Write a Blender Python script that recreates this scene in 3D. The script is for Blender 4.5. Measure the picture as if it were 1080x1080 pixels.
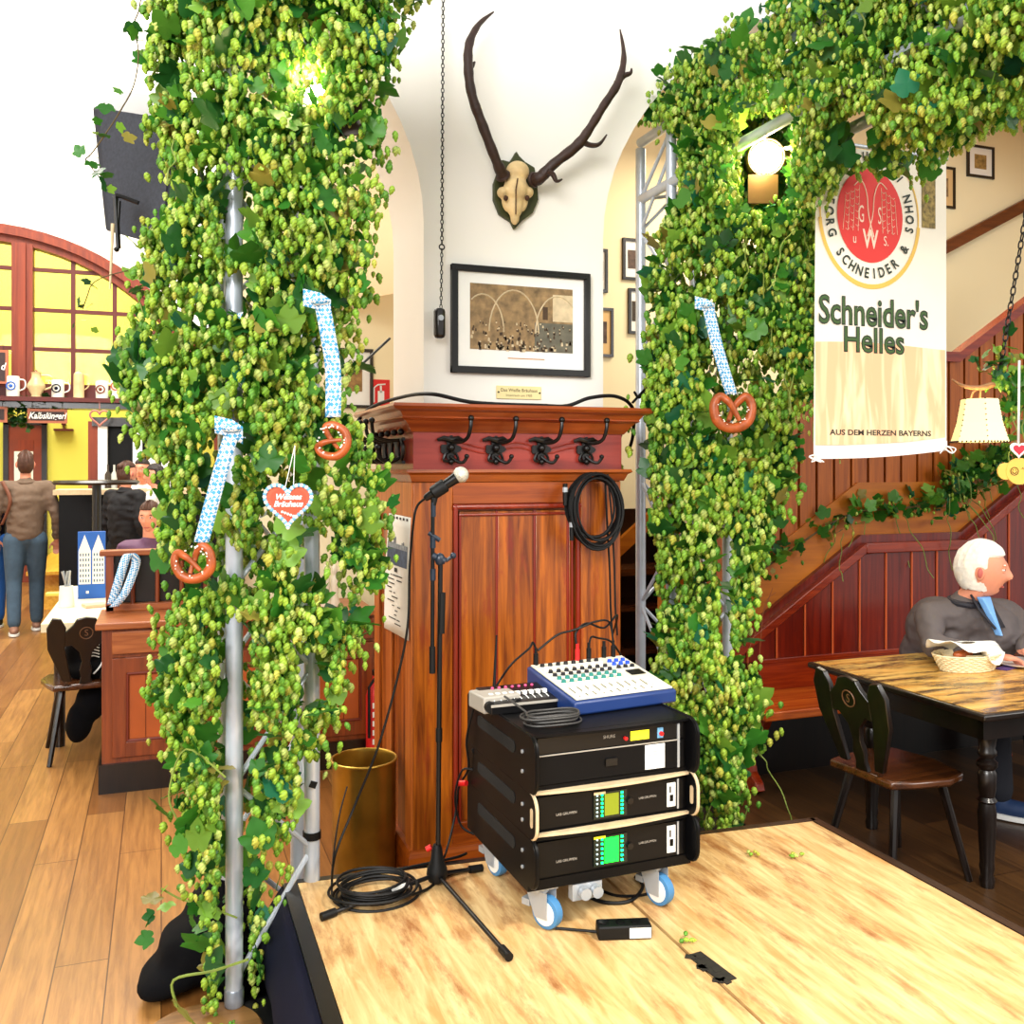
import bpy, bmesh, math, random
import numpy as np
from mathutils import Vector, Matrix, noise as mnoise
random.seed(7); rng = np.random.default_rng(11)
for o in list(bpy.data.objects): bpy.data.objects.remove(o)
SC = bpy.context.scene; COL = SC.collection
PI = math.pi; V = Vector
# ---------------------------------------------------------------- camera
H = 1.7                      # eye height
YAW = math.radians(20.3); CA, SA = math.cos(YAW), math.sin(YAW)
cam_d = bpy.data.cameras.new('camera'); cam = bpy.data.objects.new('camera', cam_d); COL.objects.link(cam)
cam.location = (0, 0, H); cam.rotation_euler = (PI/2, 0, -YAW)
cam_d.sensor_width = 36; cam_d.lens = 36*1000/1080; cam_d.shift_y = -48/1080; cam_d.clip_start = .05; cam_d.clip_end = 100
SC.camera = cam
# ---------------------------------------------------------------- light
W = bpy.data.worlds.new('daylight'); SC.world = W; W.use_nodes = True
bg = W.node_tree.nodes['Background']; bg.inputs[0].default_value = (1.0, .985, .955, 1); bg.inputs[1].default_value = .62
def lamp(name, kind, loc, power, color=(1,1,1), size=1, size_y=None, target=None, spot=None, blend=.5):
    d = bpy.data.lights.new(name, kind); d.energy = power; d.color = color
    if kind == 'AREA':
        d.size = size
        if size_y: d.shape = 'RECTANGLE'; d.size_y = size_y
    elif kind in ('POINT', 'SPOT'): d.shadow_soft_size = size
    elif kind == 'SUN': d.angle = size
    if kind == 'SPOT': d.spot_size = spot; d.spot_blend = blend
    o = bpy.data.objects.new(name, d); COL.objects.link(o); o.location = loc
    if target is not None: o.rotation_euler = (V(target)-V(loc)).to_track_quat('-Z', 'Y').to_euler()
    return o
lamp('added_key', 'AREA', (-2.4, -1.6, 3.9), 330, (1, .985, .96), 3.2, 2.4, target=(1.6, 3.6, 1.2))  # added key light, stands in for unseen windows behind the camera
lamp('added_side_fill', 'AREA', (5.5, -2.0, 3.6), 90, (1, .95, .88), 2.6, 2.0, target=(2.4, 4, .9))  # added fill from behind on the right, no window built there
lamp('stage_lamp', 'SPOT', (2.3, .3, 3.9), 430, (1, .93, .80), .25, target=(1.95, 2.0, .3), spot=math.radians(80), blend=.9)
lamp('hall_fill', 'AREA', (-1.5, 8.6, 7.6), 640, (1, .96, .88), 4, 4, target=(-1.5, 10.6, 0))  # added area light to brighten the far hall, no fitting built
lamp('bar_fill', 'AREA', (-1.8, 13.5, 5.6), 170, (1, .93, .80), 2.4, 2, target=(-1.8, 15.2, 1.6))  # added area light on the yellow wall beyond the lattice
lamp('stair_area', 'AREA', (4.1, 5.2, 3.9), 42, (1, .88, .68), 1.6, .8, target=(4.1, 5.5, 0))  # area light above the stairs, pointing down
vs = SC.view_settings; vs.view_transform = 'Standard'; vs.look = 'None'; vs.gamma = 1; vs.use_curve_mapping = False; vs.exposure = .5

# ---------------------------------------------------------------- measured points
def ray(px):
    k = (px-540)/1000; return CA*k+SA, CA-SA*k
def P(px, py, yc):
    a, b = ray(px); return V((a*yc, b*yc, H-(py-492)/1000*yc))
def PY(px, py, Y):
    a, b = ray(px); return P(px, py, Y/b)
def PX(px, py, X):
    a, b = ray(px); return P(px, py, X/a)
def PZ(px, py, z): return P(px, py, 1000*(H-z)/(py-492))

# ---------------------------------------------------------------- helpers
def frame(w):
    w = V(w).normalized(); u = w.cross(V((0, 0, 1)))
    if u.length < 1e-3: u = V((1, 0, 0))
    u.normalize(); return u, u.cross(w) * -1, w
class MB:
    def __init__(s): s.v = []; s.f = []; s.m = []
    def add(s, vs_, fs, m=0):
        b = len(s.v); s.v += [V(p) for p in vs_]; s.f += [[i+b for i in f] for f in fs]; s.m += [m]*len(fs); return s
    def box(s, c, d, rz=0, m=0, R=None):
        R = R or Matrix.Rotation(rz, 3, 'Z'); c = V(c)
        vs_ = [c+R@V((x*d[0]/2, y*d[1]/2, z*d[2]/2)) for x in (-1, 1) for y in (-1, 1) for z in (-1, 1)]
        return s.add(vs_, [(0,1,3,2),(4,6,7,5),(0,4,5,1),(2,3,7,6),(0,2,6,4),(1,5,7,3)], m)
    def bb(s, x0, x1, y0, y1, z0, z1, m=0):
        return s.box(((x0+x1)/2, (y0+y1)/2, (z0+z1)/2), (abs(x1-x0), abs(y1-y0), abs(z1-z0)), m=m)
    def bar(s, p, q, w, h, up=(0,0,1), m=0):
        p, q = V(p), V(q); d = (q-p); L = d.length; d.normalize(); u = d.cross(V(up))
        if u.length < 1e-4: u = d.cross(V((0,1,0)))
        u.normalize(); v = u.cross(d)
        return s.box((p+q)/2, (w, L, h), R=Matrix((u, d, v)).transposed(), m=m)
    def tube(s, pts, r, n=8, closed=False, m=0, cap=True, flat=1):
        pts = [V(p) for p in pts]; N = len(pts)
        rs = r if isinstance(r, (list, tuple)) else [r]*N
        vs_ = []; nrm = None
        for i, p in enumerate(pts):
            if closed: t = pts[(i+1) % N]-pts[i-1]
            else: t = pts[min(i+1, N-1)]-pts[max(i-1, 0)]
            if t.length < 1e-9: t = V((0,0,1))
            t.normalize()
            if nrm is None:
                nrm = t.cross(V((0,0,1)))
                if nrm.length < .1: nrm = t.cross(V((0,1,0)))
            nrm = (nrm-t*nrm.dot(t))
            if nrm.length < 1e-6: nrm = t.orthogonal()
            nrm.normalize(); b = t.cross(nrm)
            for j in range(n):
                a = 2*PI*j/n; vs_.append(p+(nrm*math.cos(a)+b*math.sin(a)*flat)*rs[i])
        fs = []
        for i in range(N if closed else N-1):
            i2 = (i+1) % N
            for j in range(n):
                j2 = (j+1) % n; fs.append((i*n+j, i*n+j2, i2*n+j2, i2*n+j))
        if cap and not closed: fs += [tuple(range(n-1, -1, -1)), tuple((N-1)*n+j for j in range(n))]
        return s.add(vs_, fs, m)
    def cyl(s, p, q, r, r2=None, n=16, m=0): return s.tube([p, q], [r, r if r2 is None else r2], n, m=m)
    def lathe(s, prof, o, n=24, m=0, axis=(0,0,1), sq=1):
        o = V(o); w = V(axis).normalized()
        u = V((1,0,0)) if abs(w.z) > .9 else w.cross(V((0,0,1))).normalized(); v = w.cross(u)
        vs_ = []
        for r, z in prof:
            for j in range(n):
                a = 2*PI*j/n; vs_.append(o+u*(r*math.cos(a))+v*(r*sq*math.sin(a))+w*z)
        fs = [(i*n+j, i*n+(j+1) % n, (i+1)*n+(j+1) % n, (i+1)*n+j) for i in range(len(prof)-1) for j in range(n)]
        if prof[0][0] > 1e-5: fs.append(tuple(range(n-1, -1, -1)))
        if prof[-1][0] > 1e-5: fs.append(tuple((len(prof)-1)*n+j for j in range(n)))
        return s.add(vs_, fs, m)
    def prism(s, poly, o, u, v, w, m=0):           # polygon in (u,v) extruded by vector w
        o, u, v, w = V(o), V(u), V(v), V(w); n = len(poly)
        a = [o+u*x+v*y for x, y in poly]; b = [p+w for p in a]
        fs = [tuple(range(n)), tuple(range(2*n-1, n-1, -1))]+[(i, i+n, (i+1) % n+n, (i+1) % n) for i in range(n)]
        return s.add(a+b, fs, m)
    def ell(s, c, r, n=12, k=8, m=0, R=None):
        c = V(c); r = (r, r, r) if not isinstance(r, (tuple, list)) else r; vs_ = []
        for i in range(k+1):
            t = PI*i/k
            for j in range(n):
                a = 2*PI*j/n; p = V((r[0]*math.sin(t)*math.cos(a), r[1]*math.sin(t)*math.sin(a), r[2]*math.cos(t)))
                vs_.append(c+(R@p if R else p))
        return s.add(vs_, [(i*n+j, (i+1)*n+j, (i+1)*n+(j+1) % n, i*n+(j+1) % n) for i in range(k) for j in range(n)], m)
    def sheet(s, fn, nu, nv, m=0):
        vs_ = [fn(i/nu, j/nv) for i in range(nu+1) for j in range(nv+1)]
        return s.add(vs_, [(i*(nv+1)+j, (i+1)*(nv+1)+j, (i+1)*(nv+1)+j+1, i*(nv+1)+j+1) for i in range(nu) for j in range(nv)], m)
    def merge(s, o, m=None):
        b = len(s.v); s.v += o.v; s.f += [[i+b for i in f] for f in o.f]; s.m += (o.m if m is None else [m]*len(o.f)); return s
    def build(s, name, mats, parent=None, label=None, cat=None, group=None, kind=None, local=False, smooth=True, bevel=0, loc=None, weld=False, ang=40, solid=0):
        if not isinstance(mats, (list, tuple)): mats = [mats]
        me = bpy.data.meshes.new(name); vs_ = s.v
        o = bpy.data.objects.new(name, me); COL.objects.link(o)
        if parent is not None:
            o.parent = parent
            if not local:
                r = parent
                while r.parent: r = r.parent
                Mi = (Matrix.Translation(r.location) @ r.rotation_euler.to_matrix().to_4x4()).inverted(); vs_ = [Mi @ p for p in vs_]
        elif not local:
            if loc is None:
                xs = [p.x for p in vs_]; ys = [p.y for p in vs_]; zs = [p.z for p in vs_]
                loc = V(((min(xs)+max(xs))/2, (min(ys)+max(ys))/2, min(zs)))
            o.location = loc; vs_ = [p-V(loc) for p in vs_]
        me.from_pydata([tuple(p) for p in vs_], [], s.f)
        for mt in mats: me.materials.append(mt)
        if len(mats) > 1: me.polygons.foreach_set('material_index', s.m)
        bm = bmesh.new(); bm.from_mesh(me)
        if weld: bmesh.ops.remove_doubles(bm, verts=bm.verts, dist=1e-5)
        bmesh.ops.recalc_face_normals(bm, faces=bm.faces); bm.to_mesh(me); bm.free()
        if smooth:
            me.polygons.foreach_set('use_smooth', [True]*len(me.polygons)); me.set_sharp_from_angle(angle=math.radians(ang))
        if bevel:
            b = o.modifiers.new('bevel', 'BEVEL'); b.width = bevel; b.segments = 2; b.limit_method = 'ANGLE'
        if solid:
            b = o.modifiers.new('solid', 'SOLIDIFY'); b.thickness = solid
        tag(o, label, cat, group, kind); return o
def tag(o, label=None, cat=None, group=None, kind=None):
    for k, v in (('label', label), ('category', cat), ('group', group), ('kind', kind)):
        if v: o[k] = v
    return o
def thing(name, label, cat, loc=(0,0,0), rz=0, group=None):
    o = bpy.data.objects.new(name, None); COL.objects.link(o); o.location = loc; o.rotation_euler = (0, 0, rz); o.empty_display_size = .1
    return tag(o, label, cat, group)
def copy_tree(o, parent=None):
    c = o.copy(); COL.objects.link(c); c.parent = parent
    for ch in list(o.children): copy_tree(ch, c)
    return c
def smooth_path(pts, n=8, closed=False):
    pts = [V(p) for p in pts]; N = len(pts); out = []
    for i in range(N if closed else N-1):
        g = (lambda j: pts[j % N]) if closed else (lambda j: pts[max(0, min(N-1, j))])
        p0, p1, p2, p3 = g(i-1), g(i), g(i+1), g(i+2)
        for k in range(n):
            t = k/n; out.append(.5*((2*p1)+(p2-p0)*t+(2*p0-5*p1+4*p2-p3)*t*t+(3*p1-p0-3*p2+p3)*t**3))
    if not closed: out.append(pts[-1])
    return out
def lerp_list(a, n):
    out = []
    for i in range(n):
        t = i/(n-1)*(len(a)-1); k = min(int(t), len(a)-2); out.append(a[k]+(a[k+1]-a[k])*(t-k))
    return out
def evald(o):
    dg = bpy.context.evaluated_depsgraph_get(); dg.update()
    me = bpy.data.meshes.new_from_object(o.evaluated_get(dg)); r = ([v.co.copy() for v in me.vertices], [tuple(p.vertices) for p in me.polygons])
    bpy.data.meshes.remove(me); return r
def text_geo(txt, size, o, u, v, m=0, mb=None, align='CENTER', sx=1, bold=0, depth=.0008, shear=0, space=1):
    cu = bpy.data.curves.new('t', 'FONT'); cu.body = txt; cu.size = 1; cu.align_x = align; cu.align_y = 'CENTER'
    cu.offset = bold; cu.shear = shear; cu.resolution_u = 3; cu.space_character = space; cu.extrude = 0; cu.fill_mode = 'FRONT' if False else 'BOTH'; cu.dimensions = '2D'
    ob = bpy.data.objects.new('t', cu); COL.objects.link(ob); vs_, fs = evald(ob)
    bpy.data.objects.remove(ob); bpy.data.curves.remove(cu)
    mb = mb or MB(); o, u, v = V(o), V(u).normalized(), V(v).normalized(); w = u.cross(v)
    return mb.add([o+u*(p.x*size*sx)+v*(p.y*size)+w*(p.z*depth*2) for p in vs_], fs, m)
def blob(mb, voxel=.014, it=6):
    me = bpy.data.meshes.new('b'); me.from_pydata([tuple(p) for p in mb.v], [], mb.f); ob = bpy.data.objects.new('b', me); COL.objects.link(ob)
    r = ob.modifiers.new('r', 'REMESH'); r.mode = 'VOXEL'; r.voxel_size = voxel
    sm = ob.modifiers.new('s', 'SMOOTH'); sm.iterations = it; sm.factor = .5
    vs_, fs = evald(ob); bpy.data.objects.remove(ob); bpy.data.meshes.remove(me)
    return MB().add(vs_, fs)
def limb(mb, pts, rs, n=12, flat=1):
    pts = [V(p) for p in pts]
    mb.tube(pts, rs, n, flat=flat)
    for p, r in zip(pts, rs): mb.ell(p, r*.98, 10, 6)
    return mb

# ---------------------------------------------------------------- materials
def lin(c): return tuple(((x/255)/12.92 if x/255 <= .04045 else (((x/255)+.055)/1.055)**2.4) for x in c)
MATS = {}
def mat(name, rgb, rough=.5, metal=0, emit=0, var=.0, vscale=8, bump=0, spec=.5, coat=0, trans=0, alpha=1):
    if name in MATS: return MATS[name]
    m = bpy.data.materials.new(name); m.use_nodes = True; nt = m.node_tree; b = nt.nodes['Principled BSDF']
    c = lin(rgb)+(1,)
    b.inputs['Base Color'].default_value = c; b.inputs['Roughness'].default_value = rough; b.inputs['Metallic'].default_value = metal
    b.inputs['Specular IOR Level'].default_value = spec; b.inputs['Coat Weight'].default_value = coat
    if trans: b.inputs['Transmission Weight'].default_value = trans
    if emit: b.inputs['Emission Color'].default_value = c; b.inputs['Emission Strength'].default_value = emit
    tc = nt.nodes.new('ShaderNodeTexCoord'); ns = nt.nodes.new('ShaderNodeTexNoise'); ns.inputs['Scale'].default_value = vscale; ns.inputs['Detail'].default_value = 5
    nt.links.new(tc.outputs['Object'], ns.inputs['Vector'])
    rp = nt.nodes.new('ShaderNodeValToRGB'); v = max(var, .03)
    rp.color_ramp.elements[0].position = .3; rp.color_ramp.elements[1].position = .7
    rp.color_ramp.elements[0].color = tuple(x*(1-v) for x in c[:3])+(1,); rp.color_ramp.elements[1].color = tuple(min(1, x*(1+v*.6)) for x in c[:3])+(1,)
    nt.links.new(ns.outputs['Fac'], rp.inputs['Fac']); nt.links.new(rp.outputs['Color'], b.inputs['Base Color'])
    if bump:
        bp = nt.nodes.new('ShaderNodeBump'); bp.inputs['Strength'].default_value = bump; bp.inputs['Distance'].default_value = .01
        nt.links.new(ns.outputs['Fac'], bp.inputs['Height']); nt.links.new(bp.outputs['Normal'], b.inputs['Normal'])
    MATS[name] = m; return m
def wood(name, c1, c2, axis='Z', scale=6, rough=.38, stretch=.06, coat=.0, wear=None, bump=.15, wearpos=.66):
    m = bpy.data.materials.new(name); m.use_nodes = True; nt = m.node_tree; N = nt.nodes; L = nt.links; b = N['Principled BSDF']
    tc = N.new('ShaderNodeTexCoord'); mp = N.new('ShaderNodeMapping'); L.new(tc.outputs['Object'], mp.inputs['Vector'])
    sc = [scale*4]*3; sc['XYZ'.index(axis)] = scale*4*stretch; mp.inputs['Scale'].default_value = sc
    ns = N.new('ShaderNodeTexNoise'); ns.inputs['Scale'].default_value = 1.5; ns.inputs['Detail'].default_value = 7; ns.inputs['Roughness'].default_value = .6; ns.inputs['Distortion'].default_value = .6
    L.new(mp.outputs['Vector'], ns.inputs['Vector'])
    rp = N.new('ShaderNodeValToRGB'); rp.color_ramp.elements[0].position = .34; rp.color_ramp.elements[1].position = .66
    rp.color_ramp.elements[0].color = lin(c1)+(1,); rp.color_ramp.elements[1].color = lin(c2)+(1,); L.new(ns.outputs['Fac'], rp.inputs['Fac'])
    out = rp.outputs['Color']
    if wear:
        n2 = N.new('ShaderNodeTexNoise'); n2.inputs['Scale'].default_value = 3.3; n2.inputs['Detail'].default_value = 9; n2.inputs['Roughness'].default_value = .7
        mp2 = N.new('ShaderNodeMapping'); s2 = [3.5]*3; s2['XYZ'.index(axis)] = .8; mp2.inputs['Scale'].default_value = s2
        L.new(tc.outputs['Object'], mp2.inputs['Vector']); L.new(mp2.outputs['Vector'], n2.inputs['Vector'])
        r2 = N.new('ShaderNodeValToRGB'); r2.color_ramp.elements[0].position = wearpos-.10; r2.color_ramp.elements[1].position = wearpos+.06
        L.new(n2.outputs['Fac'], r2.inputs['Fac']); mx = N.new('ShaderNodeMix'); mx.data_type = 'RGBA'
        L.new(r2.outputs['Color'], mx.inputs['Factor']); L.new(out, mx.inputs['A']); mx.inputs['B'].default_value = lin(wear)+(1,); out = mx.outputs['Result']
    L.new(out, b.inputs['Base Color']); b.inputs['Roughness'].default_value = rough; b.inputs['Coat Weight'].default_value = coat; b.inputs['Coat Roughness'].default_value = .15
    if bump:
        bp = N.new('ShaderNodeBump'); bp.inputs['Strength'].default_value = bump; bp.inputs['Distance'].default_value = .003
        L.new(ns.outputs['Fac'], bp.inputs['Height']); L.new(bp.outputs['Normal'], b.inputs['Normal'])
    return m
def planks(name, c1, c2, c3, rough=.3):
    m = bpy.data.materials.new(name); m.use_nodes = True; nt = m.node_tree; N = nt.nodes; L = nt.links; b = N['Principled BSDF']
    tc = N.new('ShaderNodeTexCoord'); mp = N.new('ShaderNodeMapping'); mp.inputs['Rotation'].default_value = (0, 0, PI/2); L.new(tc.outputs['Object'], mp.inputs['Vector'])
    br = N.new('ShaderNodeTexBrick'); br.inputs['Scale'].default_value = 1; br.inputs['Brick Width'].default_value = 1.5; br.inputs['Row Height'].default_value = .17
    br.inputs['Mortar Size'].default_value = .0022; br.inputs['Mortar Smooth'].default_value = 0; br.inputs['Color1'].default_value = lin(c1)+(1,); br.inputs['Color2'].default_value = lin(c2)+(1,)
    br.inputs['Mortar'].default_value = tuple(x*.35 for x in lin(c1))+(1,); br.offset = .37; L.new(mp.outputs['Vector'], br.inputs['Vector'])
    m2 = N.new('ShaderNodeMapping'); m2.inputs['Scale'].default_value = (26, 1.6, 8); L.new(tc.outputs['Object'], m2.inputs['Vector'])
    ns = N.new('ShaderNodeTexNoise'); ns.inputs['Scale'].default_value = 1.6; ns.inputs['Detail'].default_value = 8; ns.inputs['Roughness'].default_value = .65; ns.inputs['Distortion'].default_value = .4; L.new(m2.outputs['Vector'], ns.inputs['Vector'])
    r = N.new('ShaderNodeValToRGB'); r.color_ramp.elements[0].position = .38; r.color_ramp.elements[1].position = .68; L.new(ns.outputs['Fac'], r.inputs['Fac'])
    mx = N.new('ShaderNodeMix'); mx.data_type = 'RGBA'; ml = N.new('ShaderNodeMath'); ml.operation = 'MULTIPLY'; ml.inputs[1].default_value = .6
    L.new(r.outputs['Color'], ml.inputs[0]); L.new(ml.outputs[0], mx.inputs['Factor']); L.new(br.outputs['Color'], mx.inputs['A']); mx.inputs['B'].default_value = lin(c3)+(1,)
    L.new(mx.outputs['Result'], b.inputs['Base Color']); b.inputs['Roughness'].default_value = rough
    bp = N.new('ShaderNodeBump'); bp.inputs['Strength'].default_value = .25; bp.inputs['Distance'].default_value = .002; L.new(ns.outputs['Fac'], bp.inputs['Height']); L.new(bp.outputs['Normal'], b.inputs['Normal'])
    return m
def greens(name, trans=.25, rough=.5):
    m = bpy.data.materials.new(name); m.use_nodes = True; nt = m.node_tree; N = nt.nodes; L = nt.links; b = N['Principled BSDF']
    a = N.new('ShaderNodeVertexColor'); a.layer_name = 'col'; L.new(a.outputs['Color'], b.inputs['Base Color']); b.inputs['Roughness'].default_value = rough
    t = N.new('ShaderNodeBsdfTranslucent'); L.new(a.outputs['Color'], t.inputs['Color']); mx = N.new('ShaderNodeMixShader'); mx.inputs[0].default_value = trans
    L.new(b.outputs[0], mx.inputs[1]); L.new(t.outputs[0], mx.inputs[2]); L.new(mx.outputs[0], N['Material Output'].inputs['Surface']); return m

M_wall = mat('plaster_white', (246, 243, 234), .9, var=.02, vscale=1.2, bump=.04)
M_cream = mat('plaster_cream', (248, 236, 196), .9, var=.03, vscale=1.0, bump=.04)
M_yel = mat('plaster_yellow', (232, 226, 96), .85, var=.03, vscale=.6)
M_peach = mat('plaster_peach', (250, 218, 176), .9, var=.04, vscale=.8)
M_floor = planks('oak_planks', (132, 84, 38), (182, 130, 70), (100, 60, 26), .32)
M_floor_shade = planks('shaded_planks', (50, 31, 14), (96, 64, 32), (30, 18, 9), .38)  # shade over the right part of the floor put into the plank colour
M_pil = wood('pillar_wood', (104, 42, 4), (192, 102, 20), 'Z', 5, .33, wear=(140, 40, 18), wearpos=.66, coat=.25)
M_pilH = wood('pillar_wood_cross', (118, 46, 8), (170, 82, 16), 'X', 5, .33, wear=(160, 60, 40), wearpos=.70, coat=.25)
M_pilR = wood('red_moulding', (118, 26, 8), (150, 42, 12), 'Z', 5, .33, coat=.2)
M_frieze = wood('frieze_red', (126, 32, 22), (156, 52, 38), 'X', 4, .35, coat=.2)
M_bench = wood('bench_red', (86, 14, 4), (126, 30, 6), 'Z', 6, .28, coat=.35, wear=(168, 60, 28), wearpos=.74)
M_benchH = wood('bench_red_cross', (116, 28, 6), (156, 52, 12), 'X', 6, .26, coat=.35)
M_seat = wood('bench_seat_wood', (168, 64, 16), (214, 108, 34), 'X', 6, .25, coat=.3)
M_string = wood('stringer_orange', (160, 84, 8), (196, 114, 18), 'X', 2, .45)
M_slat = wood('slat_orange', (142, 68, 8), (184, 98, 18), 'Z', 6, .42)
M_slatg = mat('slat_gap_brown', (70, 28, 10), .7)
M_side = wood('sideboard_wood', (104, 42, 14), (142, 66, 24), 'Z', 6, .35, coat=.2)
M_sidet = wood('sideboard_top', (140, 72, 32), (180, 106, 56), 'X', 6, .35)
M_timb = wood('arch_timber', (108, 34, 8), (138, 52, 16), 'Z', 3, .5)
M_timbD = mat('lattice_bar_red', (88, 18, 10), .5)
M_dark = wood('dark_oak', (8, 4, 3), (22, 11, 6), 'Z', 6, .3, coat=.22)
M_darkseat = wood('seat_oak', (50, 24, 8), (84, 44, 16), 'X', 6, .25, coat=.4)
M_ttop = wood('table_worn_top', (210, 148, 60), (244, 204, 116), 'X', 2.2, .25, .08, .3, wear=(44, 22, 10), wearpos=.55)
M_ply = wood('stage_plywood', (200, 152, 92), (234, 202, 144), 'Y', 5, .42, .13, wear=(156, 100, 52), wearpos=.61)
M_black = mat('black_paint', (9, 9, 11), .4, var=.2, spec=.16)
M_rub = mat('black_rubber', (7, 7, 8), .55, spec=.3)
M_blk2 = mat('black_metal', (12, 12, 14), .3, spec=.4)
M_grey = mat('grey_plastic', (166, 160, 150), .5)
M_edge = mat('bare_ply_edge', (214, 190, 152), .6, var=.2, vscale=20)
M_alu = mat('brushed_aluminium', (206, 214, 226), .3, metal=.3, var=.1, vscale=14)
M_alud = mat('worn_aluminium', (160, 168, 180), .3, metal=.4, var=.15, vscale=14)
M_zinc = mat('zinc_steel', (178, 184, 190), .3, metal=.35)
M_blue = mat('blue_rubber', (70, 130, 180), .5)
M_white = mat('white_paint', (240, 240, 236), .5)
M_paper = mat('paper_white', (244, 244, 238), .8)
M_navy = mat('navy_cloth', (12, 14, 36), .8, spec=.2, var=.25, vscale=6, bump=.1)
M_blkcl = mat('black_cloth', (6, 6, 9), .9, spec=.15, var=.2, vscale=7, bump=.2)
M_brass = mat('aged_brass', (176, 140, 56), .32, metal=.85, var=.35, vscale=5)
M_plaq = mat('brass_plate', (240, 222, 160), .45, var=.05)
M_iron = mat('black_iron', (10, 8, 8), .36, spec=.4)
M_bone = mat('bone', (226, 196, 140), .6, var=.22, vscale=22, bump=.3)
M_boned = mat('bone_hollow', (70, 40, 20), .8)
M_ant = mat('antler_brown', (52, 30, 20), .55, var=.35, vscale=30, bump=.5)
M_shield = mat('shield_green', (58, 62, 24), .5, var=.2)
M_red = mat('sign_red', (214, 26, 26), .5)
M_green = mat('screen_green', (0, 240, 40), .4, emit=4)
M_greenl = mat('led_green', (0, 255, 110), .4, emit=6)
M_yell = mat('yellow_label', (240, 224, 40), .6)
M_mixb = mat('mixer_blue', (24, 52, 110), .4)
M_mixw = mat('mixer_cream', (226, 220, 200), .45)
M_pret = mat('pretzel_crust', (172, 84, 36), .42, var=.4, vscale=26, bump=.3)
M_salt = mat('salt', (250, 244, 232), .6)
M_ging = mat('gingerbread', (196, 84, 52), .6, var=.15)
M_ice = mat('icing_white', (250, 248, 244), .5)
M_icbl = mat('icing_blue', (110, 170, 214), .5)
M_skin = mat('skin', (226, 150, 120), .5, var=.08, vscale=20)
M_lip = mat('lip', (190, 96, 86), .5)
M_eye = mat('eye_white', (230, 226, 220), .3)
M_iris = mat('iris_dark', (40, 30, 26), .3)
M_hairw = mat('white_hair', (240, 236, 226), .7, var=.12, vscale=50, bump=.6)
M_hairb = mat('brown_hair', (74, 42, 26), .6, var=.3, vscale=40, bump=.5)
M_hairk = mat('dark_hair', (34, 20, 16), .6, var=.3, vscale=40, bump=.5)
M_jack = mat('jacket_grey', (92, 84, 84), .7, var=.12, vscale=10, bump=.1)
M_jackn = mat('jacket_navy', (58, 66, 98), .6, var=.15, vscale=9, bump=.1)
M_coat = mat('coat_brown', (112, 92, 76), .85, var=.12, vscale=30, bump=.1)
M_jean = mat('denim', (62, 84, 104), .85, var=.2, vscale=12)
M_cobalt = mat('blue_print', (30, 96, 190), .6)
def ribbon_mat():
    m = bpy.data.materials.new('blue_white_check'); m.use_nodes = True; nt = m.node_tree; b = nt.nodes['Principled BSDF']
    tc = nt.nodes.new('ShaderNodeTexCoord'); mp = nt.nodes.new('ShaderNodeMapping'); mp.inputs['Rotation'].default_value = (.6, .78, .3)
    ck = nt.nodes.new('ShaderNodeTexChecker'); ck.inputs['Scale'].default_value = 105; ck.inputs['Color1'].default_value = lin((70, 160, 214))+(1,); ck.inputs['Color2'].default_value = lin((236, 244, 250))+(1,)
    nt.links.new(tc.outputs['Object'], mp.inputs[0]); nt.links.new(mp.outputs[0], ck.inputs['Vector']); nt.links.new(ck.outputs['Color'], b.inputs['Base Color']); b.inputs['Roughness'].default_value = .6
    return m
M_rib = ribbon_mat()
M_cone = greens('hop_cone', .15, .55); M_leaf = greens('hop_leaf', .35, .4)
M_vine = mat('vine_stem', (122, 140, 56), .6, var=.3)
M_vined = mat('dry_vine', (92, 74, 36), .7, var=.3)

# ================================================================ THE SETTING
def struct(mb, name, m, **k): return mb.build(name, m, kind='structure', **k)
struct(MB().bb(-7, 1.45, -3, 16, -.1, 0), 'floor', M_floor, loc=(0, 0, 0))
struct(MB().bb(1.45, 9, -3, 7, -.1, 0), 'floor_right', M_floor_shade, loc=(0, 0, 0))
def arch_wall(x0, x1, z0, z1, arches, ya, yb, n=90):
    xs = set([x0, x1])
    for (c, a, b, sp, zl) in arches:
        for i in range(49): xs.add(min(x1, max(x0, c-a*math.cos(PI*i/48))))
    xs = sorted(xs); mb = MB()
    def zb(x, side):
        for (c, a, b, sp, zl) in arches:
            if abs(x-c) < a-1e-6 or (abs(abs(x-c)-a) < 1e-6 and ((x < c) == (side > 0))):
                return sp+b*math.sqrt(max(0, 1-((x-c)/a)**2))
        return z0
    for i in range(len(xs)-1):
        xa, xb = xs[i], xs[i+1]
        if xb-xa < 1e-6: continue
        za, zc = zb(xa, 1), zb(xb, -1)
        mb.add([(xa,ya,za),(xb,ya,zc),(xb,ya,z1),(xa,ya,z1),(xa,yb,za),(xb,yb,zc),(xb,yb,z1),(xa,yb,z1)], [(0,1,2,3),(4,7,6,5),(0,4,5,1)])
    for (c, a, b, sp, zl) in arches:
        for x in (c-a, c+a):
            if x0 < x < x1: mb.add([(x,ya,z0),(x,yb,z0),(x,yb,sp),(x,ya,sp)], [(0,1,2,3)])
    return mb
AR = (4.76, 2.9, 1.6, 2.72, 0); AL = (-1.87, 2.9, 1.6, 2.72, 0)
struct(arch_wall(-5.5, 8.0, 0, 5.6, [AR, AL], 3.85, 4.40), 'wall_arcade', M_wall, weld=True, ang=30)
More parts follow.
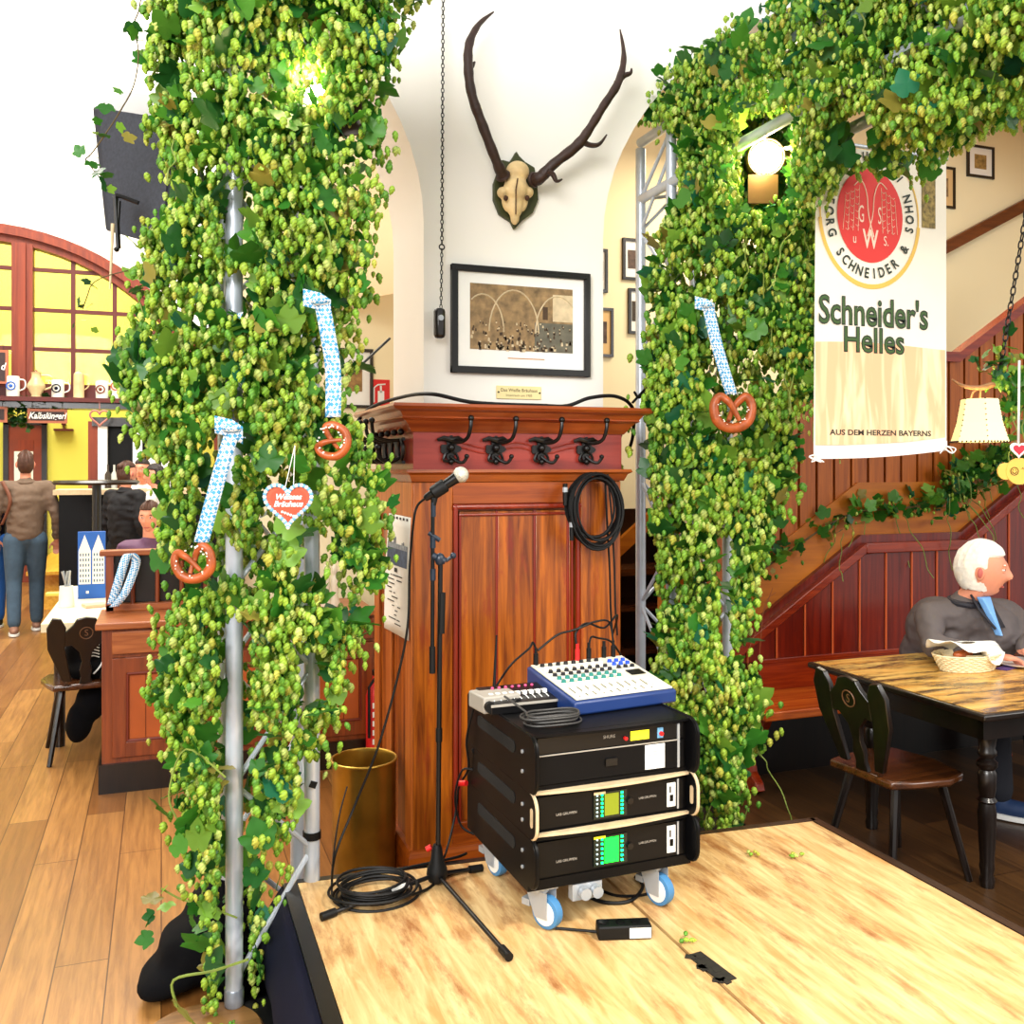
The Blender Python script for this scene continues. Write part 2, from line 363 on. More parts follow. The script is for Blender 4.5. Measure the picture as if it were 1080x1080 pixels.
# barrel vault and back wall behind the right arch
vt = MB()
vt.sheet(lambda u, v: V((AR[0]-(AR[1]+.9*v)*math.cos(PI*u), 4.401+v*1.7, 2.72+(1.6+.75*v)*math.sin(PI*u))), 48, 6)
struct(vt, 'ceiling_stair', M_peach)
struct(MB().bb(.35, 9, 6.1, 6.3, 0, 5.6), 'wall_back', M_cream)
# the far hall on the left
struct(MB().bb(-8, -7.9, -2, 16, 0, 8), 'wall_left', M_wall)
FC = (-1.9, 2.7, 1.76)     # far arch: centre x, radius, centre z
struct(arch_wall(-7.9, 6, 0, 8.6, [(FC[0], FC[1], FC[1], FC[2], 0)], 12.3, 12.6), 'wall_far', M_wall, weld=True, ang=30)
struct(MB().bb(-7.9, 4, 15.6, 15.7, 0, 8), 'wall_bar', M_yel)
struct(MB().bb(-8, 8, 6.3, 16, 8.6, 8.7), 'ceiling', M_wall)
# arched timber lattice
t = MB()
yl = 12.2
def ring(mb, r0, r1, ya, yb, a0, a1, n=40, m=0):
    for i in range(n):
        A, B = a0+(a1-a0)*i/n, a0+(a1-a0)*(i+1)/n
        q = [(FC[0]+r*math.cos(a), y, FC[2]+r*math.sin(a)) for y in (ya, yb) for r, a in ((r0, A), (r1, A), (r1, B), (r0, B))]
        mb.add(q, [(0,1,2,3),(7,6,5,4),(1,5,6,2),(0,3,7,4)], m)
ring(t, 2.52, 2.72, 12.16, 12.34, 0, PI); ring(t, 2.60, 2.68, 12.11, 12.17, 0, PI)
zsh = PY(80, 424, yl).z
win = struct(t, 'window_1', M_timb)
mx_ = PY(24, 400, yl).x
b = MB(); b.bb(mx_-.11, mx_+.11, 12.14, 12.34, zsh, FC[2]+2.5); b.bb(mx_-.04, mx_+.04, 12.10, 12.14, zsh, FC[2]+2.5); b.build('window_frame', M_timb, win)
b = MB()
for px in (77, 121, 163):
    x = PY(px, 400, yl).x; b.bb(x-.024, x+.024, 12.2, 12.26, zsh, FC[2]+math.sqrt(max(0, 2.55**2-(x-FC[0])**2)))
x = 2*FC[0]-PY(77, 400, yl).x
for py in (286, 328, 369):
    z = PY(70, py, yl).z; w = math.sqrt(2.55**2-(z-FC[2])**2); b.bb(FC[0]-w, FC[0]+w, 12.205, 12.255, z-.022, z+.022)
b.build('glazing_bar', M_timbD, win)
g = bpy.data.materials.new('window_glass'); g.use_nodes = True; nt = g.node_tree
tr_ = nt.nodes.new('ShaderNodeBsdfTransparent'); gs_ = nt.nodes.new('ShaderNodeBsdfGlossy'); gs_.inputs['Roughness'].default_value = .03; mx_g = nt.nodes.new('ShaderNodeMixShader'); mx_g.inputs[0].default_value = .008
nt.links.new(tr_.outputs[0], mx_g.inputs[1]); nt.links.new(gs_.outputs[0], mx_g.inputs[2]); nt.links.new(mx_g.outputs[0], nt.nodes['Material Output'].inputs['Surface'])
aa = math.asin((zsh+.2-FC[2])/2.54); b = MB(); b.prism([(FC[0]+2.54*math.cos(t_), FC[2]+2.54*math.sin(t_)) for t_ in np.linspace(aa, PI-aa, 40)], (0, 12.228, 0), (1,0,0), (0,0,1), (0, .006, 0)); b.build('pane', g, win)
# shelf board under the lattice
sh = thing('shelf', 'long dark red beam shelf under the arched lattice', 'shelf', (FC[0], 12.1, zsh-.05))
MB().bb(FC[0]-2.6, FC[0]+2.62, 11.85, 12.32, zsh-.02, zsh+.03).build('board', M_timbD, sh)
MB().bb(FC[0]-2.6, FC[0]+2.62, 11.95, 12.3, zsh-.09, zsh-.02).build('moulding', M_dark, sh)
MB().bb(FC[0]-2.6, FC[0]+2.62, 12.15, 12.3, zsh+.03, zsh+.2).build('back_rail', M_timbD, sh)
# door in yellow wall
d0, d1 = PY(9, 448, 15.5), PY(44, 448, 15.5)
dr = MB().bb(d0.x, d1.x, 15.52, 15.6, 0, d0.z); dr = struct(dr, 'door_1', mat('door_wood', (128, 50, 18), .4, var=.15))
q0, q1 = PY(19, 464, 15.5), PY(35, 466, 15.5)
MB().bb(q0.x, q1.x, 15.5, 15.52, q0.z-.42, q0.z).build('panel', M_timb, dr)
a0, a1 = PY(15, 476, 15.5), PY(35, 520, 15.5); MB().bb(a0.x, a1.x, 15.49, 15.5, a1.z, a0.z).build('notice', M_paper, dr)
MB().bb(d0.x-.07, d0.x, 15.48, 15.6, 0, d0.z+.06).bb(d1.x, d1.x+.07, 15.48, 15.6, 0, d0.z+.06).bb(d0.x-.07, d1.x+.07, 15.48, 15.6, d0.z, d0.z+.07).build('door_frame', M_dark, dr)

# ================================================================ STAGE
SZ = .30
SBL, SBR = V((.424, 3.236, 0)), V((2.415, 3.098, 0))
mid = (SBL+SBR)/2
def deck(a, b_, label, xl, xr):
    th = thing('stage_platform', label, 'stage', (a.x, a.y, 0), 0, None)
    y0 = -.9
    q = [V((a.x+.006, a.y, 0)), V((b_.x-.006, b_.y, 0)), V((b_.x-.006, y0, 0)), V((a.x+.006, y0, 0))]
    m = MB(); m.prism([(p.x, p.y) for p in q], (0, 0, SZ-.018), (1,0,0), (0,1,0), (0,0,.018)); m.build('deck_board', M_ply, th)
    m = MB()
    for i in range(4):
        p, r_ = q[i], q[(i+1) % 4]; n_ = (sum(q, V())/4-(p+r_)/2); n_.z = 0
        if n_.length: n_.normalize()
        m.bar(p+n_*.02+V((0,0,SZ-.075)), r_+n_*.02+V((0,0,SZ-.075)), .036, .112)
    m.build('frame', M_blk2, th)
    for i, p in enumerate(q):
        c_ = sum(q, V())/4; d_ = (c_-p).normalized()*.07
        MB().cyl((p.x+d_.x, p.y+d_.y, 0), (p.x+d_.x, p.y+d_.y, SZ-.13), .024, n=10).build('leg', M_alud, th)
    return th
dk1 = deck(SBL, mid, 'worn plywood stage deck on left, under the microphone stand', 0, 1)
dk2 = deck(mid, SBR, 'worn plywood stage deck on right, beside the dark dining chair', 1, 0)
# dark trim and skirts around the stage
m = MB(); m.bar((SBL.x-.02, SBL.y+.01, SZ-.012), (SBL.x-.02, -.9, SZ-.012), .045, .03); m.build('edge_strip', M_blk2, dk1)
def skf(u, v):
    y = 3.25-u*4.1; s_ = math.sin(u*60)*.006*(1-v)
    return V((SBL.x-.045-(1-v)*.05-s_ - .05*math.sin(PI*min(1, v*1.0)), y, .003+v*(SZ-.01)))
m = MB(); m.sheet(skf, 90, 8); m.build('skirt', M_navy, dk1, solid=.004)
m = MB(); m.bar((mid.x, mid.y+.018, SZ-.06), (SBR.x+.02, SBR.y+.018, SZ-.06), .03, .12); m.bar((SBR.x+.02, SBR.y+.03, SZ-.06), (SBR.x+.02, -.9, SZ-.06), .035, .12)
m.build('edge_strip', wood('stage_edge_brown', (40, 22, 10), (66, 38, 18), 'Y', 5, .5), dk2)
m = MB(); m.bar((SBL.x, SBL.y+.018, SZ-.06), (mid.x, mid.y+.018, SZ-.06), .03, .12); m.build('edge_strip', M_blk2, dk1)
# black latch in the seam
lp = PZ(750, 1020, SZ); lt = MB()
lt.box((lp.x, lp.y, SZ+.001), (.05, .16, .003), rz=.1)
for i in range(9): lt.box((lp.x+random.uniform(-.03, .03), lp.y+random.uniform(-.09, .09), SZ+.002), (.02, .03, .003), rz=random.random()*3)
lt.build('coupling_plate', mat('tarry_black', (34, 30, 24), .7, var=.4, vscale=40), label='black scuffed coupling plate set in the seam of the stage', cat='plate')

# ================================================================ PILLAR CLADDING
CF = 3.70; CX0, CX1 = .95, 1.87; CB = 4.40
cl = thing('pillar_cladding', 'tall red brown wooden panelling wrapped around the white pillar', 'paneling', ((CX0+CX1)/2, 4.05, 0))
ycen = 3.945; Zp = lambda py: H-(py-492)/1000*ycen
ztop = Zp(429)
def fx(px): return PY(px, 500, CF).x
# body: stiles and rails round the recessed boards
b = MB(); b.bb(CX0+.002, CX1-.003, CF+.0305, 3.86, 0, ztop-.101); b.bb(CX0, CX0+.08, CF+.03, CB, 0, ztop-.1); b.bb(CX1-.02, CX1+.01, CF+.03, CB, 0, ztop-.1)
b.build('carcass', M_pil, cl)
x0, x1 = fx(477), fx(612)
zpt, zpb = Zp(531), .25
for q_ in ((CX0-.006, x0), (x1, CX1)): MB().bb(*q_, CF-.005, CF+.03, 0, Zp(508)).build('stile', M_pil, cl, bevel=.004)
for q_ in ((zpt, Zp(508)), (0, zpb)): MB().bb(x0, x1, CF-.004, CF+.03, *q_).build('cross_rail', M_pilH, cl, bevel=.003)
b = MB()
for xx in (x0+.012, x1-.012): b.cyl((xx, CF-.004, zpb), (xx, CF-.004, zpt), .011, n=8)
b.cyl((x0, CF-.004, zpt-.012), (x1, CF-.004, zpt-.012), .011, n=8)
for xx in (x0+.035, x1-.035): b.cyl((xx, CF+.008, zpb), (xx, CF+.008, zpt-.05), .006, n=8)
b.cyl((x0+.03, CF+.008, zpt-.045), (x1-.03, CF+.008, zpt-.045), .006, n=8)
b.build('bead_moulding', M_pilR, cl)
xs_ = [x0+.03, fx(525), fx(565), fx(600), x1-.03]
for i in range(len(xs_)-1):
    b = MB(); b.bb(xs_[i]+.004, xs_[i+1]-.004, CF+.012, CF+.03, zpb, zpt-.03); b.build('board', M_pil, cl, bevel=.004)
for xx in xs_[1:-1]:
    MB().cyl((xx, CF+.016, zpb), (xx, CF+.016, zpt-.03), .007, n=8).build('bead', M_pilR, cl)
# side stiles
b = MB(); b.bb(CX0-.012, CX0, CF, CF+.10, 0, Zp(508)); b.bb(CX0-.012, CX0, CF+.35, CF+.45, 0, Zp(508)); b.bb(CX0-.012, CX0, CB-.1, CB, 0, Zp(508)); b.bb(CX0-.0112, CX0+.001, CF+.001, CB-.001, Zp(545), Zp(508)-.001); b.build('side_frame', wood('side_wood', (170, 84, 26), (206, 120, 46), 'Z', 5, .4), cl, bevel=.003)
def profile_band(mb, prof, m=0):      # moulding (out, z) swept round left side, front and right
    path = [(CX0, CB), (CX0, CF), (CX1, CF), (CX1, CB)]
    dirs = [(-1, 0), (-1, -1), (1, -1), (1, 0)]
    vs_ = [V((x+dx*o, y+dy*o, z)) for (x, y), (dx, dy) in zip(path, dirs) for o, z in prof]; n = len(prof)
    mb.add(vs_, [(i*n+j, i*n+(j+1) % n, (i+1)*n+(j+1) % n, (i+1)*n+j) for i in range(3) for j in range(n)]+[tuple(range(n)), tuple(3*n+j for j in range(n))], m)
b = MB(); T = ztop
profile_band(b, [(-.02, T), (.105, T), (.11, T-.012), (.10, T-.022), (.075, T-.03), (.06, T-.05), (.065, T-.056), (.045, T-.066), (.03, T-.085), (.012, T-.11), (-.02, T-.11)])
b.build('cornice', wood('cornice_wood', (122, 48, 16), (164, 78, 30), 'X', 5, .3, coat=.3), cl, smooth=False)
b = MB(); profile_band(b, [(-.03, T-.109), (.004, T-.109), (.004, Zp(495)), (-.03, Zp(495))]); b.build('frieze', M_frieze, cl, smooth=False)
b = MB(); z5 = Zp(495); profile_band(b, [(-.03, z5), (.035, z5), (.04, z5-.012), (.024, z5-.022), (.012, z5-.05), (-.03, z5-.05)]); b.build('belt_moulding', M_pilH, cl, smooth=False)
b = MB()                                   # carved wave on the frieze
for s_ in (0, .02): b.tube([(fx(480)+i*(fx(605)-fx(480))/40, CF-.006, Zp(470)+.012*math.cos(i/40*4*PI)-s_) for i in range(41)], .004, 6)
b.build('carved_wave', M_frieze, cl)
b = MB(); profile_band(b, [(-.03, .0), (.03, .0), (.03, .14), (.02, .16), (-.03, .17)]); b.build('plinth', M_pilH, cl, smooth=False)
# coat hooks
def hook(o, out, parent_rot=0):
    mb = MB(); o = V(o); R = Matrix.Rotation(parent_rot, 3, 'Z')
    T_ = lambda x, y, z: o+R@V((x, y, z))
    pl = []
    for i in range(32):
        a = 2*PI*i/32; r_ = .034+.010*math.cos(4*a)+.004*math.cos(9*a); pl.append((r_*1.0*math.cos(a), r_*1.25*math.sin(a)))
    mb.prism(pl, T_(0, -.003, 0), R@V((1,0,0)), V((0,0,1)), R@V((0,-.012,0)))
    mb.tube([T_(-.055, -.01, .036), T_(-.03, -.02, .044), T_(0, -.02, .036), T_(.03, -.02, .044), T_(.055, -.01, .036)], [.006, .010, .012, .010, .006], 8)
    for sx in (-1, 1):
        mb.tube(smooth_path([T_(0, -.012, -.01), T_(sx*.022, -.016, -.02), T_(sx*.03, -.016, -.045), T_(sx*.012, -.016, -.05)], 5), .006, 6)
    mb.tube(smooth_path([T_(.0, -.015, .03), T_(.03, -.05, .028), T_(.052, -.075, .045), T_(.06, -.09, .085), T_(.062, -.09, .118)], 6), [.008]*25, 8)
    mb.ell(T_(.062, -.09, .122), .013)
    mb.tube(smooth_path([T_(.0, -.015, -.03), T_(.02, -.035, -.05), T_(.04, -.05, -.055), T_(.055, -.055, -.035)], 6), .007, 8); mb.ell(T_(.055, -.055, -.03), .010)
    mb.ell(T_(0, -.02, -.052), .012); mb.ell(T_(0, -.022, .005), .016)
    return mb
for px in (474, 521, 569, 616):
    hook((fx(px), CF-.004, Zp(474)), 0).build('coat_hook', M_iron, cl)
hook((CX1+.01, CF+.12, Zp(470)), 0, PI/2).build('coat_hook', M_iron, cl)
# ornate rail on the pillar's left side
b = MB(); zr = Zp(475)
b.bar((CX0-.03, CF+.05, zr+.045), (CX0-.03, CF+.62, zr+.045), .012, .012); b.bar((CX0-.03, CF+.05, zr-.05), (CX0-.03, CF+.62, zr-.05), .012, .012)
for i in range(5):
    y = CF+.1+i*.12
    b.tube([(CX0-.03, y+.04*math.cos(a), zr+.042*math.sin(a)) for a in np.linspace(0, 2*PI, 17)[:-1]], .008, 6, closed=True)
    b.ell((CX0-.03, y, zr+.075), .014); b.ell((CX0-.03, y+.06, zr), (.01, .016, .05))
    b.tube(smooth_path([(CX0-.03, y, zr-.03), (CX0-.08, y, zr-.05), (CX0-.12, y, zr-.03), (CX0-.125, y, zr+.0)], 5), .008, 6); b.ell((CX0-.125, y, zr+.01), .013)
    b.tube(smooth_path([(CX0-.03, y, zr+.04), (CX0-.09, y, zr+.04), (CX0-.14, y, zr+.06), (CX0-.15, y, zr+.11)], 5), .008, 6); b.ell((CX0-.15, y, zr+.12), .013)
b.build('hook_rail', M_iron, cl)
# cables lying on the cornice
m = MB(); yt = T+.02
m.tube(smooth_path([PX(372, 452, CX0-.13), (CX0-.06, 4.28, T+.015), (CX0+.02, 4.0, T+.05), (CX0+.08, 3.72, T+.045), (1.2, 3.68, T+.012), (1.5, 3.70, T+.008), (1.62, 3.7, T+.01), (1.72, 3.69, T+.045), (1.85, 3.70, T+.055), (1.95, 3.74, T+.01), (1.985, 3.8, T-.1), (1.99, 3.84, T-.16)], 10), .008, 8)
m.tube(smooth_path([(1.93, 3.7, T+.03), (2.0, 3.72, T+.09), (2.06, 3.74, T+.13), (2.0, 3.76, T+.06), (1.96, 3.74, T+.08)], 8), .006, 8)
m.build('cable', M_rub, label='thick black cable lying along the cornice of the pillar panelling', cat='cable')
# coiled cable hanging on the right hook
cc = thing('cable_coil', 'coiled black cable with silver plugs hanging on the right coat hook', 'cable', PY(628, 515, CF-.12))
m = MB(); c0 = PY(627, 503, CF-.10)
for i in range(11):
    rx, rz_ = .115+random.uniform(-.02, .02), .15+random.uniform(-.022, .02); ox, oz = random.uniform(-.012, .02), random.uniform(-.018, .01); yy = c0.y+random.uniform(-.03, .03); ph = random.random()
    m.tube([(c0.x+ox+rx*math.cos(a), yy+.015*math.sin(a+ph), c0.z+.15-rz_+oz+rz_*math.sin(a)-.14) for a in np.linspace(0, 2*PI, 29)[:-1]], .0055, 6, closed=True)
m.tube(smooth_path([c0+V((-.10, 0, -.05)), c0+V((-.11, -.01, -.16)), c0+V((-.10, 0, -.20))], 6), .005, 6)
pt = [(640, 545), (643, 600), (644, 640), (646, 670)]
m.tube(smooth_path([PY(638, 500, CF-.08)]+[PY(a, b_, CF-.08) for a, b_ in pt], 6), .005, 6)
m.tube(smooth_path([PY(641, 500, CF-.07)]+[PY(a+5, b_, CF-.07) for a, b_ in pt], 6), .004, 6)
m.build('cord', M_rub, cc)
for (px, py) in ((596, 519), (603, 556)):
    p = PY(px, py, CF-.11); m = MB(); m.cyl(p+V((0,0,.035)), p-V((0,0,.035)), .010, n=10, m=1); m.cyl(p+V((0,0,.02)), p+V((0,0,.0)), .0115, n=10); m.cyl(p-V((0,0,.03)), p-V((0,0,.055)), .009, n=10, m=1); m.build('plug', [M_zinc, M_rub], cc)

# poster on the pillar side
XS = CX0-.014
c4 = [PX(411, 541, XS), PX(434, 546, XS), PX(432, 676, XS), PX(406, 662, XS)]
po = thing('calendar_poster', 'white printed poster with a drawing pinned to the side of the pillar', 'poster', c4[3])
def pq(u, v, off=0):
    p = c4[0].lerp(c4[1], u).lerp(c4[3].lerp(c4[2], u), v); return V((XS-.003-off-.006*math.sin(v*3), p.y, p.z))
m = MB(); m.sheet(lambda u, v: pq(u, v), 2, 10); m.build('sheet', M_paper, po, solid=.001)
m = MB()
def qd(m, u0, u1, v0, v1, mi=0): m.add([pq(u0, v0, .002), pq(u1, v0, .002), pq(u1, v1, .002), pq(u0, v1, .002)], [(0,1,2,3)], mi)
for i in range(6): qd(m, .08+i*.15, .16+i*.15, .015, .035)
qd(m, .06, .94, .28, .42, 1); qd(m, .06, .94, .24, .28, 2)
for i in range(14): u = .08+i*.062; h_ = random.uniform(.02, .10); qd(m, u, u+.03, .28-h_, .40, 1)
for i in range(12):
    v = .50+i*.037; 
    for j in range(random.randint(1, 4)): a = random.uniform(.1, .6); qd(m, a, a+random.uniform(.05, .25), v, v+.01)
qd(m, .42, .55, .44, .475)
m.build('print', [mat('ink_black', (30, 30, 34), .7), mat('ink_blue', (64, 84, 112), .7, var=.5, vscale=60), mat('ink_grey', (140, 150, 160), .7, var=.4, vscale=60)], po)

# ================================================================ ON THE WHITE PILLAR
WY = 3.85
fr = thing('picture_frame', 'large black framed sepia print of a crowded vaulted beer hall', 'picture', (1.47, WY-.02, 2.1))
A0, A1 = PY(476, 277, WY-.02), PY(622, 290, WY-.02); B0 = PY(476, 393, WY-.02)
zt, zb_ = (A0.z+A1.z)/2, B0.z+.002; xl, xr = A0.x, A1.x
m = MB(); w = .028
m.bb(xl, xl+w, WY-.03, WY-.002, zb_, zt); m.bb(xr-w, xr, WY-.03, WY-.002, zb_, zt); m.bb(xl, xr, WY-.0301, WY-.002, zt-w, zt); m.bb(xl, xr, WY-.0301, WY-.002, zb_, zb_+w)
m.bb(xl+w*.6, xr-w*.6, WY-.034, WY-.0302, zt-w, zt-w*.6); m.build('frame', M_iron, fr, bevel=.003)
MB().bb(xl+w, xr-w, WY-.016, WY-.004, zb_+w, zt-w).build('mat_board', M_paper, fr)
a0, a1 = PY(496, 298, WY-.02), PY(604, 375, WY-.02)
ix0, ix1, iz1, iz0 = a0.x, a1.x, a0.z, a1.z+.01
sep = mat('sepia_print', (150, 122, 82), .6, var=.55, vscale=26); sepd = mat('sepia_dark', (74, 52, 30), .6, var=.3, vscale=40); sepl = mat('sepia_light', (214, 194, 156), .6, var=.2, vscale=30)
MB().bb(ix0, ix1, WY-.019, WY-.0161, iz0, iz1).build('print', sep, fr)
m = MB(); yq = WY-.0197; iw, ih = ix1-ix0, iz1-iz0
for cx_, r_, top in ((.12, .2, .62), (.42, .24, .72), (.85, .22, .66)):
    pts = [(ix0+iw*(cx_-.0)+r_*iw*math.cos(a), yq, iz0+ih*.28+top*ih*.9*math.sin(a)) for a in np.linspace(0, PI, 20)]
    pts = [p for p in pts if ix0 < p[0] < ix1]; m.tube(pts, .0035, 4, m=1)
m.bb(ix0+iw*.62, ix1, yq, yq+.002, iz0+ih*.0, iz0+ih*.45, 2); m.bb(ix0+iw*.80, ix1, yq-.0001, yq+.002, iz0+ih*.48, iz0+ih*.9, 1); m.bb(ix0+iw*.7, ix0+iw*.75, yq, yq+.002, iz0+ih*.5, iz0+ih*.7, 0)
for i in range(120):
    u, v_ = random.random()*.97+.01, random.random()**1.3*.42+.03; r_ = .006*(1.3-v_*1.4)
    x_, z_ = ix0+iw*u, iz0+ih*v_
    m.bb(x_-r_*.7, x_+r_*.7, yq-.001, yq, z_-r_*1.6, z_, random.choice((0, 1, 0))); m.lathe([(r_*.6, 0), (r_*.6, .001)], (x_, yq-.001, z_+r_*.3), 8, m=random.choice((0, 1)), axis=(0, 1, 0))
m.build('drawing', [sepd, sepl, mat('sepia_grey', (104, 100, 84), .6, var=.3, vscale=30)], fr)
m = MB(); m.bb(ix0+iw*.36, ix0+iw*.72, WY-.0172, WY-.0165, iz0-.035, iz0-.031); m.build('caption', mat('caption_ink', (190, 130, 70), .7), fr)
# plaque
p0, p1 = PY(524, 407, WY-.01), PY(571, 419, WY-.01); zc = (PY(547, 414, WY-.01)).z
pq_ = thing('plaque', 'small brass plate with engraved text below the large picture', 'plaque', (p0.x, WY, zc-.03))
MB().bb(p0.x, p1.x, WY-.008, WY-.001, zc-.028, zc+.028).build('plate', M_plaq, pq_, bevel=.001)
m = MB(); cxp = (p0.x+p1.x)/2
text_geo('Das Weiße Bräuhaus', .020, (cxp, WY-.0085, zc+.009), (1,0,0), (0,0,1), mb=m, bold=.008); text_geo('Innenraum um 1905', .015, (cxp, WY-.0085, zc-.013), (1,0,0), (0,0,1), mb=m)
m.build('lettering', mat('engraved_brown', (84, 60, 30), .6), pq_)
m = MB(); m.cyl((p0.x+.008, WY-.012, zc), (p0.x+.008, WY-.006, zc), .004, n=8).cyl((p1.x-.008, WY-.012, zc), (p1.x-.008, WY-.006, zc), .004, n=8); m.build('screw', M_iron, pq_)
# antlers
an = thing('mounted_antlers', 'deer skull with tall brown antlers on a dark green shield', 'antlers', PY(545, 240, WY))
c = PY(543, 205, WY-.01); sc_ = c.z
def ap(px, py, out=.06): return PY(px, py, WY-out)
pl = [(523, 176), (528, 170), (536, 172), (540, 166), (543, 161), (546, 166), (552, 172), (562, 178), (565, 195), (566, 212), (560, 226), (549, 234), (541, 243), (537, 235), (525, 227), (519, 212), (519, 195), (523, 184)]
pts = [ap(*p, 0) for p in pl]; m = MB(); m.prism([(p.x, p.z) for p in pts], (0, WY-.001, 0), (1,0,0), (0,0,1), (0, -.022, 0)); m.build('shield', M_shield, an, bevel=.004)
m = MB(); yc_ = WY-.06
def sk(px, py, rx, ry, rz, out=.06, a=0): m.ell(ap(px, py, out), (rx, ry, rz), 16, 10, R=Matrix.Rotation(a, 3, 'Y'))
sk(546, 181, .052, .045, .045, .06); sk(544, 199, .055, .045, .06, .06); sk(543, 216, .036, .032, .06, .055); sk(543, 229, .020, .022, .035, .05)
sk(530, 203, .024, .03, .024, .06, .5); sk(557, 203, .024, .03, .024, .06, -.5); sk(552, 214, .02, .02, .04, .05, .2); sk(534, 214, .02, .02, .04, .05, -.2)
mb2 = blob(m, .006, 4); m = mb2; m.build('skull', M_bone, an)
m = MB()
for px in (533.5, 556): m.ell(ap(px, 209, .088), (.010, .012, .012))
m.tube([ap(546, 188, .109), ap(544, 200, .112), ap(544, 226, .082)], .0025, 6); m.build('eye_socket', M_boned, an)
for nm, main, tines in (('left', [(531, 187), (524, 171), (510, 135), (498, 101), (494, 72), (495, 46), (505, 26), (520.6, 12.5)], [[(495, 72), (498, 69), (501, 65)]]),
    ('right', [(562, 190), (570, 187), (584, 173), (608, 154), (621, 137), (637, 111), (652, 87), (658, 60), (654, 31)], [[(614, 149), (622, 153), (632, 152), (640, 142)], [(650, 88), (658, 80), (665, 77), (666, 72)], [(577, 181), (583, 184), (587, 191), (593, 189)]])):
    m = MB(); n_ = len(main); outs = [.07+.10*math.sin(PI*i/(n_-1)*.9) for i in range(n_)]
    path = smooth_path([ap(a, b_, o_) for (a, b_), o_ in zip(main, outs)], 6)
    rr = lerp_list([.030, .021, .021, .020, .020, .018, .012, .003] if nm == 'left' else [.026, .028, .022, .024, .019, .018, .018, .012, .003], len(path))
    rr = [r_*(1+.06*math.sin(i*1.7)) for i, r_ in enumerate(rr)]
    m.tube(path, rr, 10); m.lathe([(.030, -.008), (.034, 0), (.030, .008)], path[1], 12, axis=(path[2]-path[0]))
    for tn in tines:
        o_ = .15; tp = smooth_path([ap(a, b_, o_-.0) for a, b_ in tn], 5); m.tube(tp, lerp_list([.014, .011, .003], len(tp)), 8)
    m.build('antler', M_ant, an)
# chain with wooden weight
ch = thing('hanging_chain', 'long thin chain with a wooden weight left of the picture', 'chain', PY(463, 355, WY-.06))
m = MB()
p0, p1 = PY(467.5, -30, WY-.06), PY(466, 260, WY-.06); L_ = (p0-p1).length; n_ = int(L_/.017)
for i in range(n_):
    c = p0.lerp(p1, i/n_); m.tube([c+V((.006*math.cos(a)*(i % 2), .006*math.cos(a)*((i+1) % 2), .0105*math.sin(a))) for a in np.linspace(0, 2*PI, 9)[:-1]], .0022, 4, closed=True)
p2 = PY(465, 328, WY-.06); n2 = int((p1-p2).length/.017)
m.tube([p1+V((.011*math.cos(a), 0, .011*math.sin(a)-.002)) for a in np.linspace(0, 2*PI, 13)[:-1]], .003, 6, closed=True)
for i in range(n2):
    c = p1.lerp(p2, (i+1)/n2); m.tube([c+V((.005*math.cos(a)*(i % 2), .005*math.cos(a)*((i+1) % 2), .0105*math.sin(a))) for a in np.linspace(0, 2*PI, 9)[:-1]], .002, 4, closed=True)
m.build('chain_links', M_iron, ch)
pt = PY(463.5, 341, WY-.06); m = MB(); m.box(pt, (.046, .04, .125)); m.build('weight', M_dark, ch, bevel=.014)
m = MB(); m.cyl(pt+V((0, -.021, .02)), pt+V((0, -.026, .02)), .012, n=12); m.build('weight_plate', M_zinc, ch)

# ================================================================ TRUSSES AND BEAMS
def truss_tower(label, corners, ztop, r, bays, gaps=()):
    th = thing('truss_tower', label, 'truss', (corners[0][0], corners[0][1], 0))
    for (x, y) in corners:
        m = MB(); m.cyl((x, y, .012), (x, y, ztop), r, n=20); m.build('tube', M_alu, th)
        m = MB(); m.lathe([(r*1.0, 0), (r*1.12, .004), (r*1.12, .05), (r*1.0, .055)], (x, y, .03), 20); m.build('sleeve', M_alud, th)
    cx_ = sum(c[0] for c in corners)/4; cy_ = sum(c[1] for c in corners)/4
    m = MB(); m.box((cx_, cy_, .006), (abs(max(c[0] for c in corners)-min(c[0] for c in corners))+.12, abs(max(c[1] for c in corners)-min(c[1] for c in corners))+.12, .012)); m.build('base_plate', M_blk2, th)
    order = [0, 1, 3, 2]
    hb = (ztop-.2)/bays
    for s_ in range(4):
        a, b_ = corners[order[s_]], corners[order[(s_+1) % 4]]
        for i in range(bays):
            z0, z1 = .1+i*hb, .1+(i+1)*hb
            if (i+s_) % 2: z0, z1 = z1, z0
            d_ = (V((b_[0], b_[1], z1))-V((a[0], a[1], z0))).normalized()*r*.7
            MB().cyl(V((a[0], a[1], z0))+d_, V((b_[0], b_[1], z1))-d_, r*.34, n=8).build('brace', M_alu, th)
    return th
def g2(px, yc): a, b_ = ray(px); return (a*yc, b_*yc)
LT = [g2(247, 2.94), g2(329, 3.215), g2(238, 3.22), g2(314, 3.47)]
lt_ = truss_tower('aluminium truss tower overgrown with hops, at the stage corner on the left', LT, 3.27, .0265, 10)
TY0, TY1, TX0, TX1 = 3.90, 4.20, 2.225, 2.53
RT = [(TX0, TY0-.02), (TX1, TY0-.02), (TX0, TY1-.02), (TX1, TY1-.02)]
TY0 -= .02; TY1 -= .02
truss_tower('aluminium truss tower overgrown with hops, right of the pillar panelling', RT, 3.27, .025, 10)
